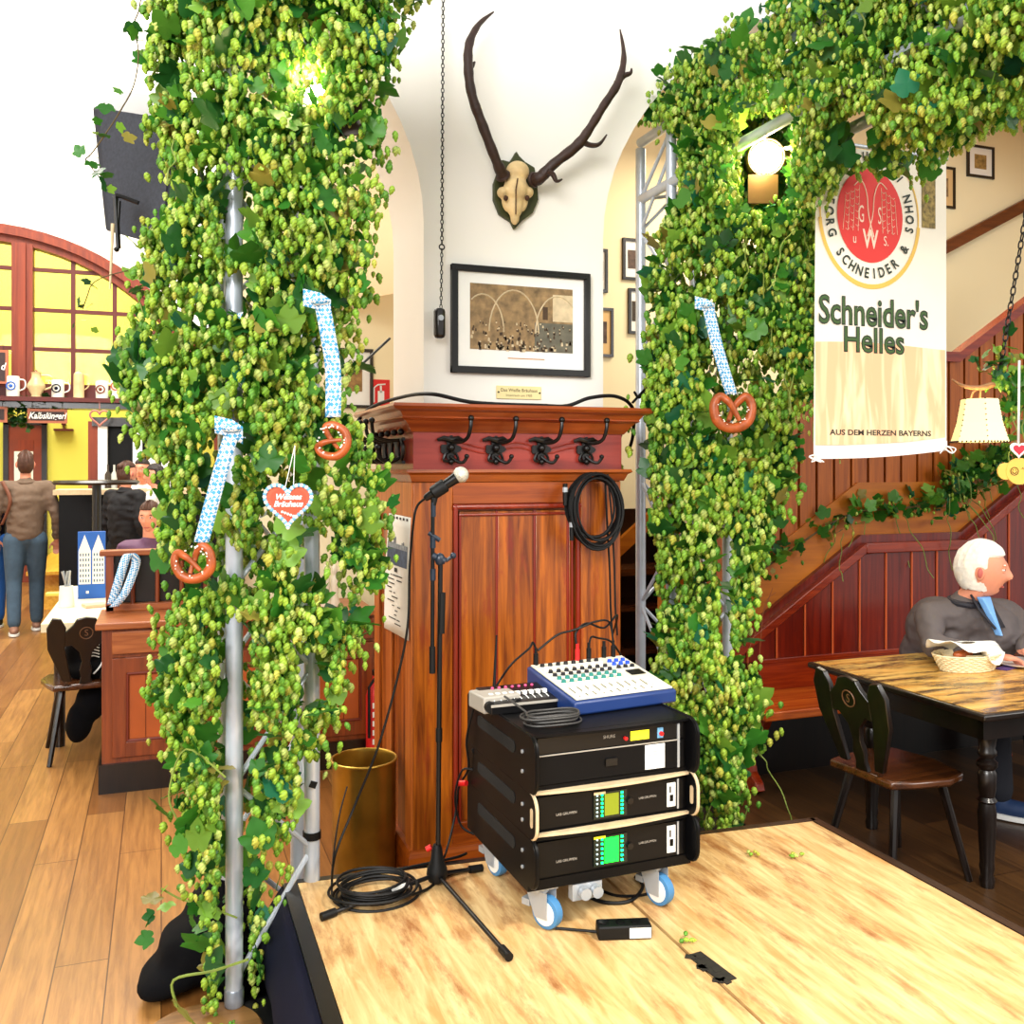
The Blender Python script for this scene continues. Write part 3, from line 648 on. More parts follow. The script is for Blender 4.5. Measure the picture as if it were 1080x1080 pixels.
def truss_beam(label, x0, x1, y0, y1, z0, z1):
    th = thing('truss_beam', label, 'truss', ((x0+x1)/2, y0, z0))
    cs = [(x0, z0), (x1, z0), (x0, z1), (x1, z1)]
    for x, z in cs: MB().cyl((x, y0, z), (x, y1, z), .024, n=16).build('tube', M_alu, th)
    n = int(abs(y1-y0)/.3)
    for s_, (a, b_) in enumerate(((0, 1), (1, 3), (3, 2), (2, 0))):
        for i in range(n):
            ya, yb = y0+(y1-y0)*i/n, y0+(y1-y0)*(i+1)/n
            if (i+s_) % 2: ya, yb = yb, ya
            MB().cyl((cs[a][0], ya, cs[a][1]), (cs[b_][0], yb, cs[b_][1]), .009, n=8).build('brace', M_alu, th)
truss_beam('aluminium roof beam hidden in hops, running forward from the right tower', TX0, TX1, TY1, 1.2, 3.02, 3.30)
MB().bar((LT[1][0]-.004, LT[1][1]-.0, .62), (LT[1][0]+.004, LT[1][1], .64), .062, .022).lathe([(.031, 0), (.031, .025)], (LT[1][0], LT[1][1], PZ(329, 885, 0).z+.45 if False else .44), 16).build('velcro_tie', M_rub, label='black tie wrapped round the lower tube of the left truss tower', cat='strap')

# ================================================================ HOPS
def cone_template(n=7, rings=6):
    vs_ = [(0, 0, 0)]; fs = []
    prof = [.30, .46, .50, .45, .33, .17]
    for i in range(rings):
        z = -(i+.5)/rings*.96
        for j in range(n):
            a = 2*PI*(j+.5*(i % 2))/n; r = prof[i]*(1.12 if (j+i) % 2 else .84)*.60; vs_.append((r*math.cos(a), r*math.sin(a), z-(.06 if (j+i) % 2 else 0)))
    vs_.append((0, 0, -1.02))
    for j in range(n): fs.append((0, 1+j, 1+(j+1) % n))
    for i in range(rings-1):
        for j in range(n):
            a, b_ = 1+i*n+j, 1+i*n+(j+1) % n; c, d = a+n, b_+n; fs += [(a, c, b_), (b_, c, d)]
    L_ = len(vs_)-1; s_ = 1+(rings-1)*n
    for j in range(n): fs.append((s_+j, L_, s_+(j+1) % n))
    return np.array(vs_), np.array(fs)
def leaf_template():
    o = [(0, 0), (.14, -.14), (.34, -.10), (.46, .08), (.50, .22), (.60, .34), (.64, .56), (.50, .60), (.36, .58), (.32, .74), (.18, .90), (0, 1.06)]
    out = o+[(-x, y) for x, y in o[-2:0:-1]]
    vs_ = [(0, .35, -.06)]
    for i, (x, y) in enumerate(out):
        vs_.append((x, y, -.28*(x*x)-.18*(y-.3)**2+.06*abs(x)+(.03 if i % 2 else 0)))
    n = len(out); return np.array(vs_), np.array([(0, 1+i, 1+(i+1) % n) for i in range(n)])
CT, LTm = cone_template(), leaf_template()
CPAT = np.array([.7]+[1.18 if (i+j) % 2 else .74 for i in range(6) for j in range(7)]+[1.1])   # pale bract tips, darker bases
def rot_mats(n, tilt, flip=None):
    a = rng.uniform(0, 2*PI, n); b_ = rng.normal(0, 1, n)*tilt; c = rng.uniform(0, 2*PI, n)
    def Rz(t):
        R = np.zeros((n, 3, 3)); R[:, 0, 0] = np.cos(t); R[:, 0, 1] = -np.sin(t); R[:, 1, 0] = np.sin(t); R[:, 1, 1] = np.cos(t); R[:, 2, 2] = 1; return R
    def Rx(t):
        R = np.zeros((n, 3, 3)); R[:, 0, 0] = 1; R[:, 1, 1] = np.cos(t); R[:, 1, 2] = -np.sin(t); R[:, 2, 1] = np.sin(t); R[:, 2, 2] = np.cos(t); return R
    return Rz(c) @ Rx(b_) @ Rz(a), Rz, Rx
def scatter(name, tpl, pos, size, Rm, cols, mat_, parent, kind='stuff', smooth=False, label=None, cat=None, width=None):
    tv, tf = tpl; n = len(pos); nv = len(tv)
    base = tv[None]*size[:, None, None]
    if width is not None: base[:, :, :2] *= width[:, None, None]
    vv = np.einsum('nij,nkj->nki', Rm, base)+pos[:, None, :]
    loc = np.zeros(3)
    if parent is not None:
        loc = np.array(parent.location)
    vv = (vv-loc).reshape(-1, 3); ff = (tf[None]+(np.arange(n)*nv)[:, None, None]).reshape(-1, 3)
    me = bpy.data.meshes.new(name); me.vertices.add(len(vv)); me.vertices.foreach_set('co', vv.astype(np.float32).ravel())
    me.loops.add(ff.size); me.loops.foreach_set('vertex_index', ff.astype(np.int32).ravel()); me.polygons.add(len(ff)); me.polygons.foreach_set('loop_start', np.arange(0, ff.size, 3, dtype=np.int32))
    me.update(calc_edges=True)
    ca = me.color_attributes.new('col', 'FLOAT_COLOR', 'POINT'); cc_ = np.repeat(np.concatenate([cols, np.ones((n, 1))], 1), nv, axis=0)
    if tpl is CT: cc_[:, :3] *= np.tile(CPAT, n)[:, None]
    ca.data.foreach_set('color', cc_.astype(np.float32).ravel())
    if smooth: me.polygons.foreach_set('use_smooth', np.ones(len(ff), dtype=bool))
    me.materials.append(mat_); o = bpy.data.objects.new(name, me); COL.objects.link(o)
    if parent is not None: o.parent = parent
    tag(o, label, cat, None, kind); return o
def cone_cols(n, warm=.3):
    pal = np.array([lin((164, 198, 62)), lin((134, 182, 54)), lin((98, 156, 48)), lin((198, 218, 112)), lin((188, 190, 74))]); i = rng.choice(5, n, p=[.3, .28, .18, .16, .08]); return pal[i]*rng.uniform(.8, 1.15, (n, 1))
def leaf_cols(n):
    pal = np.array([lin((52, 120, 36)), lin((36, 96, 38)), lin((82, 146, 44)), lin((124, 170, 60)), lin((40, 120, 84)), lin((150, 140, 60))]); i = rng.choice(6, n, p=[.3, .24, .22, .14, .06, .04]); return pal[i]*rng.uniform(.75, 1.2, (n, 1))
def make_hops(root, sampler, nclus, nleaf, csize=.034, lsize=.07, percl=(5, 11), spread=.035, keep=None, stems=12):
    cen = sampler(nclus); pos = []
    for c in cen:
        k = rng.integers(*percl); d_ = rng.normal(0, 1, (k, 3))*np.array([spread, spread, spread*1.25]); pos.append(c+d_)
    pos = np.concatenate(pos)
    if keep is not None: pos = pos[keep(pos)]
    n = len(pos); R, _, _ = rot_mats(n, .24); sz = csize*rng.uniform(.62, 1.2, n)
    scatter('hop_cones', CT, pos, sz, R, cone_cols(n), M_cone, root, width=rng.uniform(.85, 1.2, n))
    lp_ = sampler(nleaf)+rng.normal(0, .02, (nleaf, 3))
    if keep is not None: lp_ = lp_[keep(lp_)]
    n = len(lp_)
    a = rng.uniform(0, 2*PI, n); _, Rz, Rx = rot_mats(n, 1); R = Rz(a) @ Rx(-1.1+rng.normal(0, .5, n)) @ Rz(PI+rng.normal(0, .5, n))
    scatter('leaves', LTm, lp_, lsize*rng.uniform(.5, 1.25, n), R, leaf_cols(n), M_leaf, root)
    # trailing stems
    m = MB(); cs = sampler(stems*2)
    for i in range(stems):
        p = V(cs[i]); L_ = random.uniform(.2, .55); q = [p]
        dx, dy = random.uniform(-.4, .4), random.uniform(-.3, .1)
        for k in range(7): q.append(q[-1]+V((dx*L_/7+random.uniform(-.02, .02), dy*L_/7+random.uniform(-.02, .02), -L_/7*random.uniform(.4, 1.2))))
        if keep is not None and not keep(np.array([list(a_) for a_ in q])).all(): continue
        m = MB(); m.tube(smooth_path(q, 3), .0028, 5); m.build('stem', M_vine, root)
def px_of(p):        # room coords -> photo px, py, depth
    xc = CA*p[:, 0]-SA*p[:, 1]; yc = SA*p[:, 0]+CA*p[:, 1]; return 540+1000*xc/yc, 492-1000*(p[:, 2]-H)/yc, yc
def from_cam(px, py, yc):
    k = (px-540)/1000; return np.stack([(CA*k+SA)*yc, (CA-SA*k)*yc, H-(py-492)/1000*yc], 1)
def silh_sampler(tab, yc0, thick, frontbias=.6, noise_amp=0.35):
    ys = np.array([t[0] for t in tab], float); xl_ = np.array([t[1] for t in tab], float); xr_ = np.array([t[2] for t in tab], float)
    wts = xr_-xl_
    def f(n):
        out = []
        tot = 0
        while tot < n:
            py = rng.uniform(ys[0], ys[-1], n*3); wl = np.interp(py, ys, xr_-xl_); ok = rng.random(n*3) < wl/wts.max(); py = py[ok]
            l, r = np.interp(py, ys, xl_), np.interp(py, ys, xr_)
            u = rng.uniform(-.94, .94, len(py)); px = (l+r)/2+u*(r-l)/2
            dep = np.sqrt(1-u*u)*thick; s_ = rng.random(len(py)); yc = yc0+np.where(s_ < frontbias, -dep*rng.uniform(.5, 1, len(py)), dep*rng.uniform(-.8, .8, len(py)))
            # the garland keeps its real size: px measured at yc0
            p = from_cam(px, py, np.full(len(py), yc0)); a, b_ = SA, CA
            p[:, 0] += (yc-yc0)*a; p[:, 1] += (yc-yc0)*b_
            # clumpy gaps
            nz = np.array([mnoise.noise(V((q[0]*7, q[1]*7, q[2]*5))) for q in p]); p = p[nz > -noise_amp]
            out.append(p); tot += len(p)
        return np.concatenate(out)[:n]
    return f
# left tower garland
TL = [(-60, 160, 462), (0, 160, 455), (20, 156, 440), (45, 174, 426), (75, 160, 418), (100, 168, 404), (150, 176, 408), (200, 180, 412), (235, 176, 398), (262, 152, 394), (300, 142, 389), (350, 148, 374), (400, 140, 368), (440, 142, 376), (470, 166, 394), (510, 184, 408), (560, 176, 411), (600, 180, 404), (650, 182, 388), (695, 172, 376), (740, 178, 358), (780, 195, 346), (820, 190, 335), (860, 195, 320), (900, 212, 312), (940, 235, 292), (1000, 240, 288), (1068, 243, 284)]
gl = thing('hop_garland', 'thick hop garland with light green cones covering the left truss tower', 'hop garland', (LT[0][0], LT[0][1], .0))
visA = [(193, 262), (285, 330), (440, 476), (578, 604), (652, 1075)]; visB = [(562, 622), (688, 745), (800, 940)]
def keepL(p):
    px, py, yc = px_of(p); ok = np.ones(len(p), bool)
    for a, b_ in visA: ok &= ~((py > a-4) & (py < b_) & (np.abs(px-(251-(py-200)*.005)) < 17) & (yc < 3.02))
    for a, b_ in visB: ok &= ~((py > a-4) & (py < b_) & (np.abs(px-329) < 15) & (yc < 3.25))
    ok &= ~((py > 300) & (py < 490) & (np.abs(px-348) < 16) & (yc < 3.0))      # ribbon and pretzels stay clear
    ok &= ~((py > 498) & (py < 562) & (np.abs(px-305) < 31) & (yc < 3.0))
    ok &= ~((py > 440) & (py < 620) & (np.abs(px-(240-(py-440)*.2)) < 17+(py > 560)*10) & (yc < 3.0))
    ok &= ~((py > 740) & (px > 256) & (px < 322) & (rng.random(len(p)) < .35+.2*(py > 850)))
    ok &= ~((np.hypot(px-332, py-95) < 13) & (yc < 3.1)); ok &= ~((np.abs(px-352) < 26) & (np.abs(py-128) < 15) & (yc < 2.9))
    ok &= p[:, 2] > .03
    ok &= ~((p[:, 0] > SBL.x-.12) & (p[:, 1] < 3.26) & (p[:, 2] < .34))
    return ok
make_hops(gl, silh_sampler(TL, 3.06, .27, noise_amp=.18), 2050, 1500, keep=keepL, stems=30, lsize=.075, spread=.03)
# right tower garland
TR = [(70, 705, 800), (110, 690, 870), (150, 712, 868), (200, 706, 866), (250, 692, 866), (300, 680, 862), (350, 678, 856), (400, 674, 846), (450, 672, 826), (500, 672, 836), (545, 674, 812), (600, 682, 796), (650, 684, 782), (700, 686, 782), (740, 694, 806), (780, 702, 796), (820, 720, 780), (862, 735, 765)]
gr = thing('hop_garland', 'thick hop garland with pale cones covering the right truss tower', 'hop garland', (TX0, TY0, 0))
def keepR(p):
    px, py, yc = px_of(p); ok = np.ones(len(p), bool)
    ok &= ~((py > 150) & (py < 720) & (np.abs(px-676) < 9) & (yc < 4.75) & ~((py > 240) & (py < 440) & (px > 678)))
    ok &= ~((py > 135) & (py < 215) & (np.abs(px-708) < 8) & (yc < 4.4))
    ok &= ~((py > 310) & (py < 460) & (px > 735) & (px < 798) & (np.abs(px-(748+(py-320)*.22)) < 24) & (yc < 4.1))
    ok &= ~((np.abs(px-808) < 26) & (py > 118) & (py < 220) & (yc < 4.2))
    ok &= ~((py > 560) & (py < 690) & (np.abs(px-765) < 7)); ok &= ~((py > 560) & (py < 690) & (px < 694))
    ok &= p[:, 2] > .03
    return ok
make_hops(gr, silh_sampler(TR, 4.22, .26, noise_amp=.18), 1600, 1300, keep=keepR, csize=.042, stems=26, lsize=.08, spread=.033)
# garland on the beam
gb = thing('hop_garland', 'deep fringe of hops hanging from the roof beam above the banner', 'hop garland', ((TX0+TX1)/2, TY0, 2.6))
def beam_s(n):
    y = TY0+.1-rng.random(n)**.9*2.3; x = rng.uniform(TX0-.15, TX1+.13, n)
    drop = np.array([.30+.22*mnoise.noise(V((a*2.5, b_*2.5, 3))) for a, b_ in zip(x, y)])+.06
    z = 3.44-rng.random(n)*(.33+np.clip(drop, .05, .7)); return np.stack([x, y, z], 1)
def keepB(p):
    px, py, yc = px_of(p); ok = ~((np.abs(px-808) < 28) & (py > 112) & (py < 220) & (yc < 4.2))
    ok &= ~((np.hypot((px-905)/18, (py-140)/26) < 1)); ok &= ~((py > 205) & (px > 880)); ok &= ~((px > 884) & (px < 958) & (py > 180+8*np.sin(px*.3))); ok &= ~((px > 978) & (px < 1052) & (py > 178-.6*(px-978))); ok &= ~((px > 1050) & (py > 134)); ok &= ~((px > 895) & (px < 1080) & (py > 150) & (rng.random(len(p)) < .4)); ok &= ~((px < 720) & (py > 130))
    return ok
make_hops(gb, beam_s, 2700, 2300, keep=keepB, csize=.030, stems=24, lsize=.07, spread=.028)
# garland beside the banner
TB = [(225, 800, 880), (270, 815, 866), (320, 812, 864), (370, 822, 866), (430, 832, 862)]
g5 = thing('hop_garland', 'loose yellowish hops hanging left of the white banner', 'hop garland', PX(845, 430, 2.45))
make_hops(g5, silh_sampler(TB, 3.95, .10, noise_amp=.15), 150, 170, csize=.03, lsize=.055, percl=(3, 7), stems=10)
# stray shoots on the left
g6 = thing('hop_shoot', 'stray hop shoot with small leaves hanging in front of the black loudspeaker', 'hop shoot', P(110, 290, 2.95))
pth = [(150, -10), (146, 12), (141, 28), (146, 55), (141, 90), (125, 120), (112, 140), (98, 160), (90, 168)]
m = MB(); m.tube(smooth_path([P(a, b_, 2.95) for a, b_ in pth], 5), .0022, 5); m.tube(smooth_path([P(a, b_, 3.0) for a, b_ in ((90, 168), (103, 185), (112, 195), (122, 200))], 5), .002, 5); m.build('stem', M_vined, g6)
pp = np.array([list(P(a, b_, 2.94)) for a, b_ in ((142, 30), (146, 42), (139, 24), (90, 165), (95, 170), (86, 163), (113, 142), (114, 200), (99, 128), (98, 140), (112, 198), (118, 185), (108, 180), (112, 110), (128, 98), (126, 130), (131, 145))])
n = len(pp); R, _, _ = rot_mats(n, .6); scatter('leaves', LTm, pp, np.full(n, .035)*rng.uniform(.7, 1.4, n), R @ rot_mats(n, 1.2)[0], leaf_cols(n), M_leaf, g6)
g7 = thing('hop_shoot', 'thin hop shoot dangling before the arched lattice', 'hop shoot', P(100, 350, 2.95))
m = MB(); m.tube(smooth_path([P(a, b_, 3.0) for a, b_ in ((135, 285), (110, 292), (97, 300), (92, 312), (87, 326))], 5), .002, 5); m.build('stem', M_vined, g7)
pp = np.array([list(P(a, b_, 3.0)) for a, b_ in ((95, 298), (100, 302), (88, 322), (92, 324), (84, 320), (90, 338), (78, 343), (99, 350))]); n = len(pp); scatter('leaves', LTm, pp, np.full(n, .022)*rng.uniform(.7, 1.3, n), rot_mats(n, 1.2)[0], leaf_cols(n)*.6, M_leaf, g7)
g8 = thing('hop_shoot', 'low hop shoot reaching over the floor beside the black bag', 'hop shoot', P(180, 960, 2.9))
m = MB(); m.tube(smooth_path([P(a, b_, 2.9) for a, b_ in ((250, 968), (215, 955), (190, 948), (170, 937))], 5), .003, 5)
m.tube(smooth_path([P(a, b_, 2.75) for a, b_ in ((262, 1012), (225, 1024), (183, 1034), (187, 1062))], 5), .004, 5); m.tube(smooth_path([P(a, b_, 2.8) for a, b_ in ((238, 820), (196, 790), (178, 838), (190, 870))], 5), .003, 5); m.build('stem', M_vine, g8)
pp = np.array([list(P(a, b_, 2.88)) for a, b_ in ((158, 952), (162, 965), (156, 975), (160, 988), (172, 940), (207, 955), (176, 952), (200, 970), (187, 838), (196, 850), (213, 985), (206, 982))]); n = len(pp); scatter('leaves', LTm, pp, np.full(n, .04)*rng.uniform(.6, 1.4, n), rot_mats(n, 1.2)[0], leaf_cols(n), M_leaf, g8)
pp = np.array([list(P(190, 1062, 2.72))]); scatter('fallen_leaf', LTm, pp, np.array([.085]), rot_mats(1, .3)[0] @ np.array([[[1, 0, 0], [0, 0, 1], [0, -1, 0]]]), np.array([lin((140, 146, 60))]), M_leaf, g8, kind=None)

# ================================================================ RIBBONS, PRETZELS, HEARTS
def band(mb, pts, w, side, m=0):
    pts = [V(p) for p in pts]; s_ = V(side).normalized()*w/2
    b0 = len(mb.v); mb.v += [p+k*s_ for p in pts for k in (-1, 1)]; fs = [[b0+2*i, b0+2*i+1, b0+2*i+3, b0+2*i+2] for i in range(len(pts)-1)]; mb.f += fs; mb.m += [m]*len(fs)
SIDE = V((CA, -SA, 0)); TOC = V((-SA, -CA, 0))
def pretzel(mb, c, s, tilt=0, flat=False, m=0):
    c = V(c); R = Matrix.Rotation(tilt, 3, TOC)
    e = SIDE
    T_ = lambda x, z, o=0: c+R@(e*(x*s)+V((0, 0, z*s)))+TOC*o
    loop = [(-.25, .30), (.05, .10), (.34, -.25), (.52, .0), (.55, .35), (.36, .62), (0, .60)]
    full = [(.18, -.36, .3), (-.02, .02, .3), (-.18, .25, .3), (-.42, .42, 0), (-.6, .15, 0), (-.52, -.32, 0), (-.2, -.56, 0), (.2, -.56, 0), (.52, -.32, 0), (.6, .15, 0), (.42, .42, 0), (.18, .25, -.1), (.02, .02, -.1), (-.18, -.36, .3)]
    pts = smooth_path([T_(x, z, o*s*.5) for x, z, o in full], 6)
    n = len(pts); rr = [s*(.07+.10*math.sin(PI*i/(n-1))**1.0) for i in range(n)]; mb.tube(pts, rr, 10, m=m)
def ribbon_pretzel(label, rib_pts, yc, pc, s, tilt, group=None):
    th = thing('pretzel_ornament', label, 'pretzel', P(pc[0], pc[1]+s*500/yc, yc))
    m = MB(); pts = smooth_path([P(a, b_, yc) for a, b_ in rib_pts], 5); band(m, pts, .042, SIDE+TOC*.3); band(m, [p+TOC*.006+SIDE*(.012+.0*i) for i, p in enumerate(pts)], .03, SIDE-TOC*.3)
    top = pts[0]; m.ell(top, (.03, .03, .014), 8, 6); band(m, [top+SIDE*-.05+V((0,0,.012)), top, top+SIDE*.03+V((0,0,-.02))], .05, V((0,0,1)))
    m.build('ribbon', M_rib, th, solid=.001)
    m = MB(); pretzel(m, P(pc[0], pc[1], yc), s, tilt); m.build('pretzel', M_pret, th)
    m = MB()
    for i in range(26):
        a = random.uniform(0, 2*PI); rr_ = s*random.uniform(.42, .6); m.box(P(pc[0], pc[1], yc)+SIDE*(rr_*math.cos(a))+V((0,0,rr_*math.sin(a)))+TOC*s*.13, (.004, .004, .004), rz=a)
    m.build('salt', M_salt, th, kind=None); return th
ribbon_pretzel('pretzel on long checked ribbon, lowest one on the left hop tower', [(245, 452), (236, 480), (222, 530), (211, 572)], 2.70, (204, 592), .085, .3)
ribbon_pretzel('dark pretzel on checked ribbon beside the hook rail of the pillar', [(338, 318), (344, 350), (350, 390), (350, 440)], 2.74, (350, 465), .075, 1.2)
ribbon_pretzel('round pretzel on blue ribbon, hanging on the right hop tower', [(746, 322), (752, 350), (760, 380), (771, 416)], 3.80, (773, 432), .125, 0)
# white ribbon round the left tower tube
m = MB(); band(m, smooth_path([P(a, b_, 2.88) for a, b_ in ((252, 330), (244, 352), (256, 372), (250, 395), (258, 410))], 5), .05, SIDE+TOC); band(m, smooth_path([P(a, b_, 2.88) for a, b_ in ((252, 445), (254, 460), (256, 472))], 5), .055, SIDE+TOC)
m.build('ribbon', M_rib, label='pale blue checked ribbon wound round the left truss tube', cat='ribbon', solid=.001)
def heart_poly(s, n=40):
    out = []
    for i in range(n):
        t_ = 2*PI*i/n; out.append((s*16*math.sin(t_)**3/16, s*(13*math.cos(t_)-5*math.cos(2*t_)-2*math.cos(3*t_)-math.cos(4*t_))/16))
    return out
hp = P(305, 530, 2.68)
he = thing('gingerbread_heart', 'gingerbread heart with white icing and blue frilled rim on the hop tower', 'heart', hp-V((0,0,.07)))
up = V((0,0,1))
m = MB(); m.prism(heart_poly(.066), hp, SIDE, up, TOC*.012); m.build('cookie', M_ging, he, bevel=.003)
m = MB(); hpoly = heart_poly(.066, 64)
for i, (x, z) in enumerate(hpoly):
    c = hp+SIDE*x*1.0+up*z*1.0+TOC*.014; m.ell(c, (.006, .006, .006), 8, 5, m=i % 2)
m.build('icing_rim', [M_ice, M_icbl], he)
m = MB(); m.prism(heart_poly(.050), hp+TOC*.0121, SIDE, up, TOC*.001, m=1)
text_geo('Weisses', .022, hp+TOC*.014+up*.016, SIDE, up, mb=m, bold=.03, shear=.3); text_geo('Bräuhaus', .022, hp+TOC*.014-up*.004, SIDE, up, mb=m, bold=.03, shear=.3)
for k in range(5): m.ell(hp+TOC*.014-up*(.026+.003*k)+SIDE*(.008*(k-2)), (.004, .004, .004), 8, 5)
m.build('icing', [M_ice, mat('heart_red', (206, 72, 40), .6)], he)
m = MB(); m.tube([hp+up*.04+SIDE*-.012, P(311, 470, 2.7)], .0012, 5).tube([hp+up*.04+SIDE*.012, P(311, 470, 2.7)], .0012, 5); m.build('string', M_ice, he)

# ================================================================ SPEAKER AND LAMPS
sp = thing('loudspeaker', 'black tapered loudspeaker hung high behind the left hop tower', 'speaker', P(140, 250, 3.45))
tl, tm, trr = P(97, 112, 3.35), P(131, 95, 3.55), P(192, 100, 3.3)
m = MB()
f_ = [P(97, 113, 3.35), P(131, 96, 3.62), P(205, 104, 3.45), P(190, 128, 3.15), P(111, 243, 3.30), P(140, 246, 3.55), P(192, 240, 3.4), P(180, 262, 3.12)]
m.add(f_, [(0, 3, 2, 1), (4, 5, 6, 7), (0, 4, 7, 3), (1, 2, 6, 5), (0, 1, 5, 4), (3, 7, 6, 2)]); m.build('cabinet', mat('speaker_grey', (36, 40, 50), .55, var=.15), sp, bevel=.008)
m = MB(); q = [f_[0].lerp(f_[3], .08), f_[0].lerp(f_[3], .9), f_[4].lerp(f_[7], .9), f_[4].lerp(f_[7], .08)]; m.add([q_+TOC*.006 for q_ in q], [(0, 1, 2, 3)]); m.build('grille', mat('speaker_grille', (52, 56, 66), .7, var=.3, vscale=90), sp)
m = MB(); m.tube(smooth_path([P(121, 208, 3.1), P(124, 206, 3.1), P(146, 214, 3.1)], 3), .007, 8).tube([P(122, 208, 3.1), P(125, 262, 3.1)], .008, 8).tube([P(126, 212, 3.1), P(124, 245, 3.1)], .005, 8).ell(P(123, 263, 3.1), .009); m.build('bracket', M_iron, sp)
m = MB(); m.cyl(P(119, 236, 3.05), P(116, 305, 3.05), .006, .003, n=8); m.build('rod', M_edge, sp)
M_glow = mat('lamp_glow', (255, 238, 190), .3, emit=30)
M_can = mat('lamp_can_gold', (88, 64, 30), .45, metal=.5, var=.2)
rp = P(808, 166, 3.95)
sl = thing('spotlight', 'lit round spotlight in a gold brown housing above the pretzel', 'spotlight', rp)
ax = (TOC+V((-.15, 0, -.22))).normalized()
m = MB(); m.lathe([(.062, -.20), (.078, -.14), (.082, .0), (.074, .012), (.070, 0), (.066, -.01)], rp, 24, axis=ax); m.build('housing', M_can, sl)
MB().lathe([(.0, .0), (.05, .003), (.064, 0)], rp+ax*-.005, 24, axis=ax).build('lens', M_glow, sl)
m = MB(); m.tube([rp+up*-.065+V((0,0,-.0)), P(795, 214, 3.98), P(822, 214, 3.98)], .004, 6); q = [P(790, 184, 3.93), P(824, 184, 3.93), P(824, 215, 3.97), P(789, 213, 3.97)]; m.prism([(0, 0), (.125, 0), (.125, -.12), (0, -.12)], P(789, 184, 3.93), SIDE, up, TOC*-.01)
m.prism([(0, 0), (.03, -.03), (.11, -.10), (.10, -.15), (.04, -.12)], P(822, 150, 3.96), SIDE, up, TOC*-.01); m.build('barn_door', M_can, sl, bevel=.002)
lamp('spotlight_light', 'POINT', rp+ax*.09, 8, (1, .78, .42), .04)
lp2 = P(332, 95, 3.0)
s2 = thing('spotlight', 'lit spotlight peeping out of the hops at the top left', 'spotlight', lp2)
m = MB(); m.lathe([(.045, -.20), (.062, -.12), (.062, .0), (.054, .006), (.05, -.005)], lp2, 20, axis=(TOC+V((-.3,0,-.2))).normalized()); m.prism([(0, 0), (.13, .01), (.14, -.09), (.02, -.10)], P(338, 112, 2.98), SIDE, up, TOC*.01); m.build('housing', mat('lamp_can_dark', (56, 38, 18), .5), s2)
MB().lathe([(.0, .0), (.035, .003), (.05, -.004)], lp2, 20, axis=(TOC+V((-.3,0,-.2))).normalized()).build('lens', M_glow, s2)
lamp('spotlight_glow', 'POINT', lp2+TOC*.13, 2.5, (1, .80, .42), .03)
m = MB(); m.tube([P(411, 357, 3.7), P(370, 395, 3.45)], .005, 6)
m.build('guy_wire', M_iron, label='thin black rod slanting beside the small framed picture', cat='rod')

# ================================================================ BANNER
BY = 3.10
U = V((1, 0, 0)); NB = V((0, -1, 0))
def bp(px, py, off=0): return PY(px, py, BY-off)
pL, pR_ = bp(858, 484), bp(998, 475)
x0b, x1b = pL.x, pR_.x; zl_, zr_ = pL.z, pR_.z; bz1 = 2.98
ban = thing('banner', 'tall white beer banner with red oval emblem hanging before the stairs', 'banner', ((x0b+x1b)/2, BY, zl_))
def bw(u, v):
    zb0 = zl_+(zr_-zl_)*u-.010*math.sin(u*PI)
    return V((x0b+(x1b-x0b)*u+.012*(1-u)*v, BY+.0015*math.sin(u*11+v*3)*(1-v), zb0+(bz1-zb0)*v))
m = MB(); m.sheet(bw, 28, 40); m.build('cloth', mat('banner_cloth', (246, 240, 222), .7, var=.03), ban)
zpeach = bp(925, 364).z
def peach(u, v):
    q = bw(.012+u*.976, 0); z0_ = q.z+.055; return V((q.x, BY-.0028, z0_+(zpeach-z0_+.008*math.sin(u*4))*v))
m = MB(); m.sheet(peach, 14, 4)
pm = bpy.data.materials.new('peach_print'); pm.use_nodes = True; nt = pm.node_tree; tc = nt.nodes.new('ShaderNodeTexCoord'); mp = nt.nodes.new('ShaderNodeMapping'); mp.inputs['Scale'].default_value = (8, 8, 1.1); ns = nt.nodes.new('ShaderNodeTexNoise'); ns.inputs['Scale'].default_value = 2.0; ns.inputs['Distortion'].default_value = 1.2
r_ = nt.nodes.new('ShaderNodeValToRGB'); r_.color_ramp.elements[0].position = .45; r_.color_ramp.elements[1].position = .66; r_.color_ramp.elements[0].color = lin((248, 192, 146))+(1,); r_.color_ramp.elements[1].color = lin((250, 232, 186))+(1,)
nt.links.new(tc.outputs['Object'], mp.inputs[0]); nt.links.new(mp.outputs[0], ns.inputs['Vector']); nt.links.new(ns.outputs['Fac'], r_.inputs[0]); nt.links.new(r_.outputs[0], nt.nodes['Principled BSDF'].inputs['Base Color']); nt.nodes['Principled BSDF'].inputs['Roughness'].default_value = .7
m.build('printed_field', pm, ban)
RZb = (bp(917, 178).z-bp(917, 277).z)/2; RXb = (bp(952, 228).x-bp(883, 228).x)/2; ex = RXb/RZb
cc0 = bp(918, 227.5, .003)
def E(a, r, off=0): return cc0+U*(r*RXb*math.cos(a))+up*(r*RZb*math.sin(a))+NB*off
def disc(mb, r0, r1, m, off, a0=0, a1=2*PI, n=56):
    for i in range(n):
        A, B = a0+(a1-a0)*i/n, a0+(a1-a0)*(i+1)/n; mb.add([E(A, r0, off), E(A, r1, off), E(B, r1, off), E(B, r0, off)], [(0, 1, 2, 3)], m)
m = MB(); disc(m, 0, 1, 0, 0); disc(m, 1.46, 1.56, 1, 0, -PI*.97, -PI*.03); disc(m, 1.48, 1.52, 1, 0, -PI*.03, PI*1.03)
m.build('emblem', [mat('emblem_red', (222, 44, 36), .6), mat('emblem_gold', (228, 184, 70), .5)], ban)
R_ = RZb; O1 = NB*.001; m = MB()
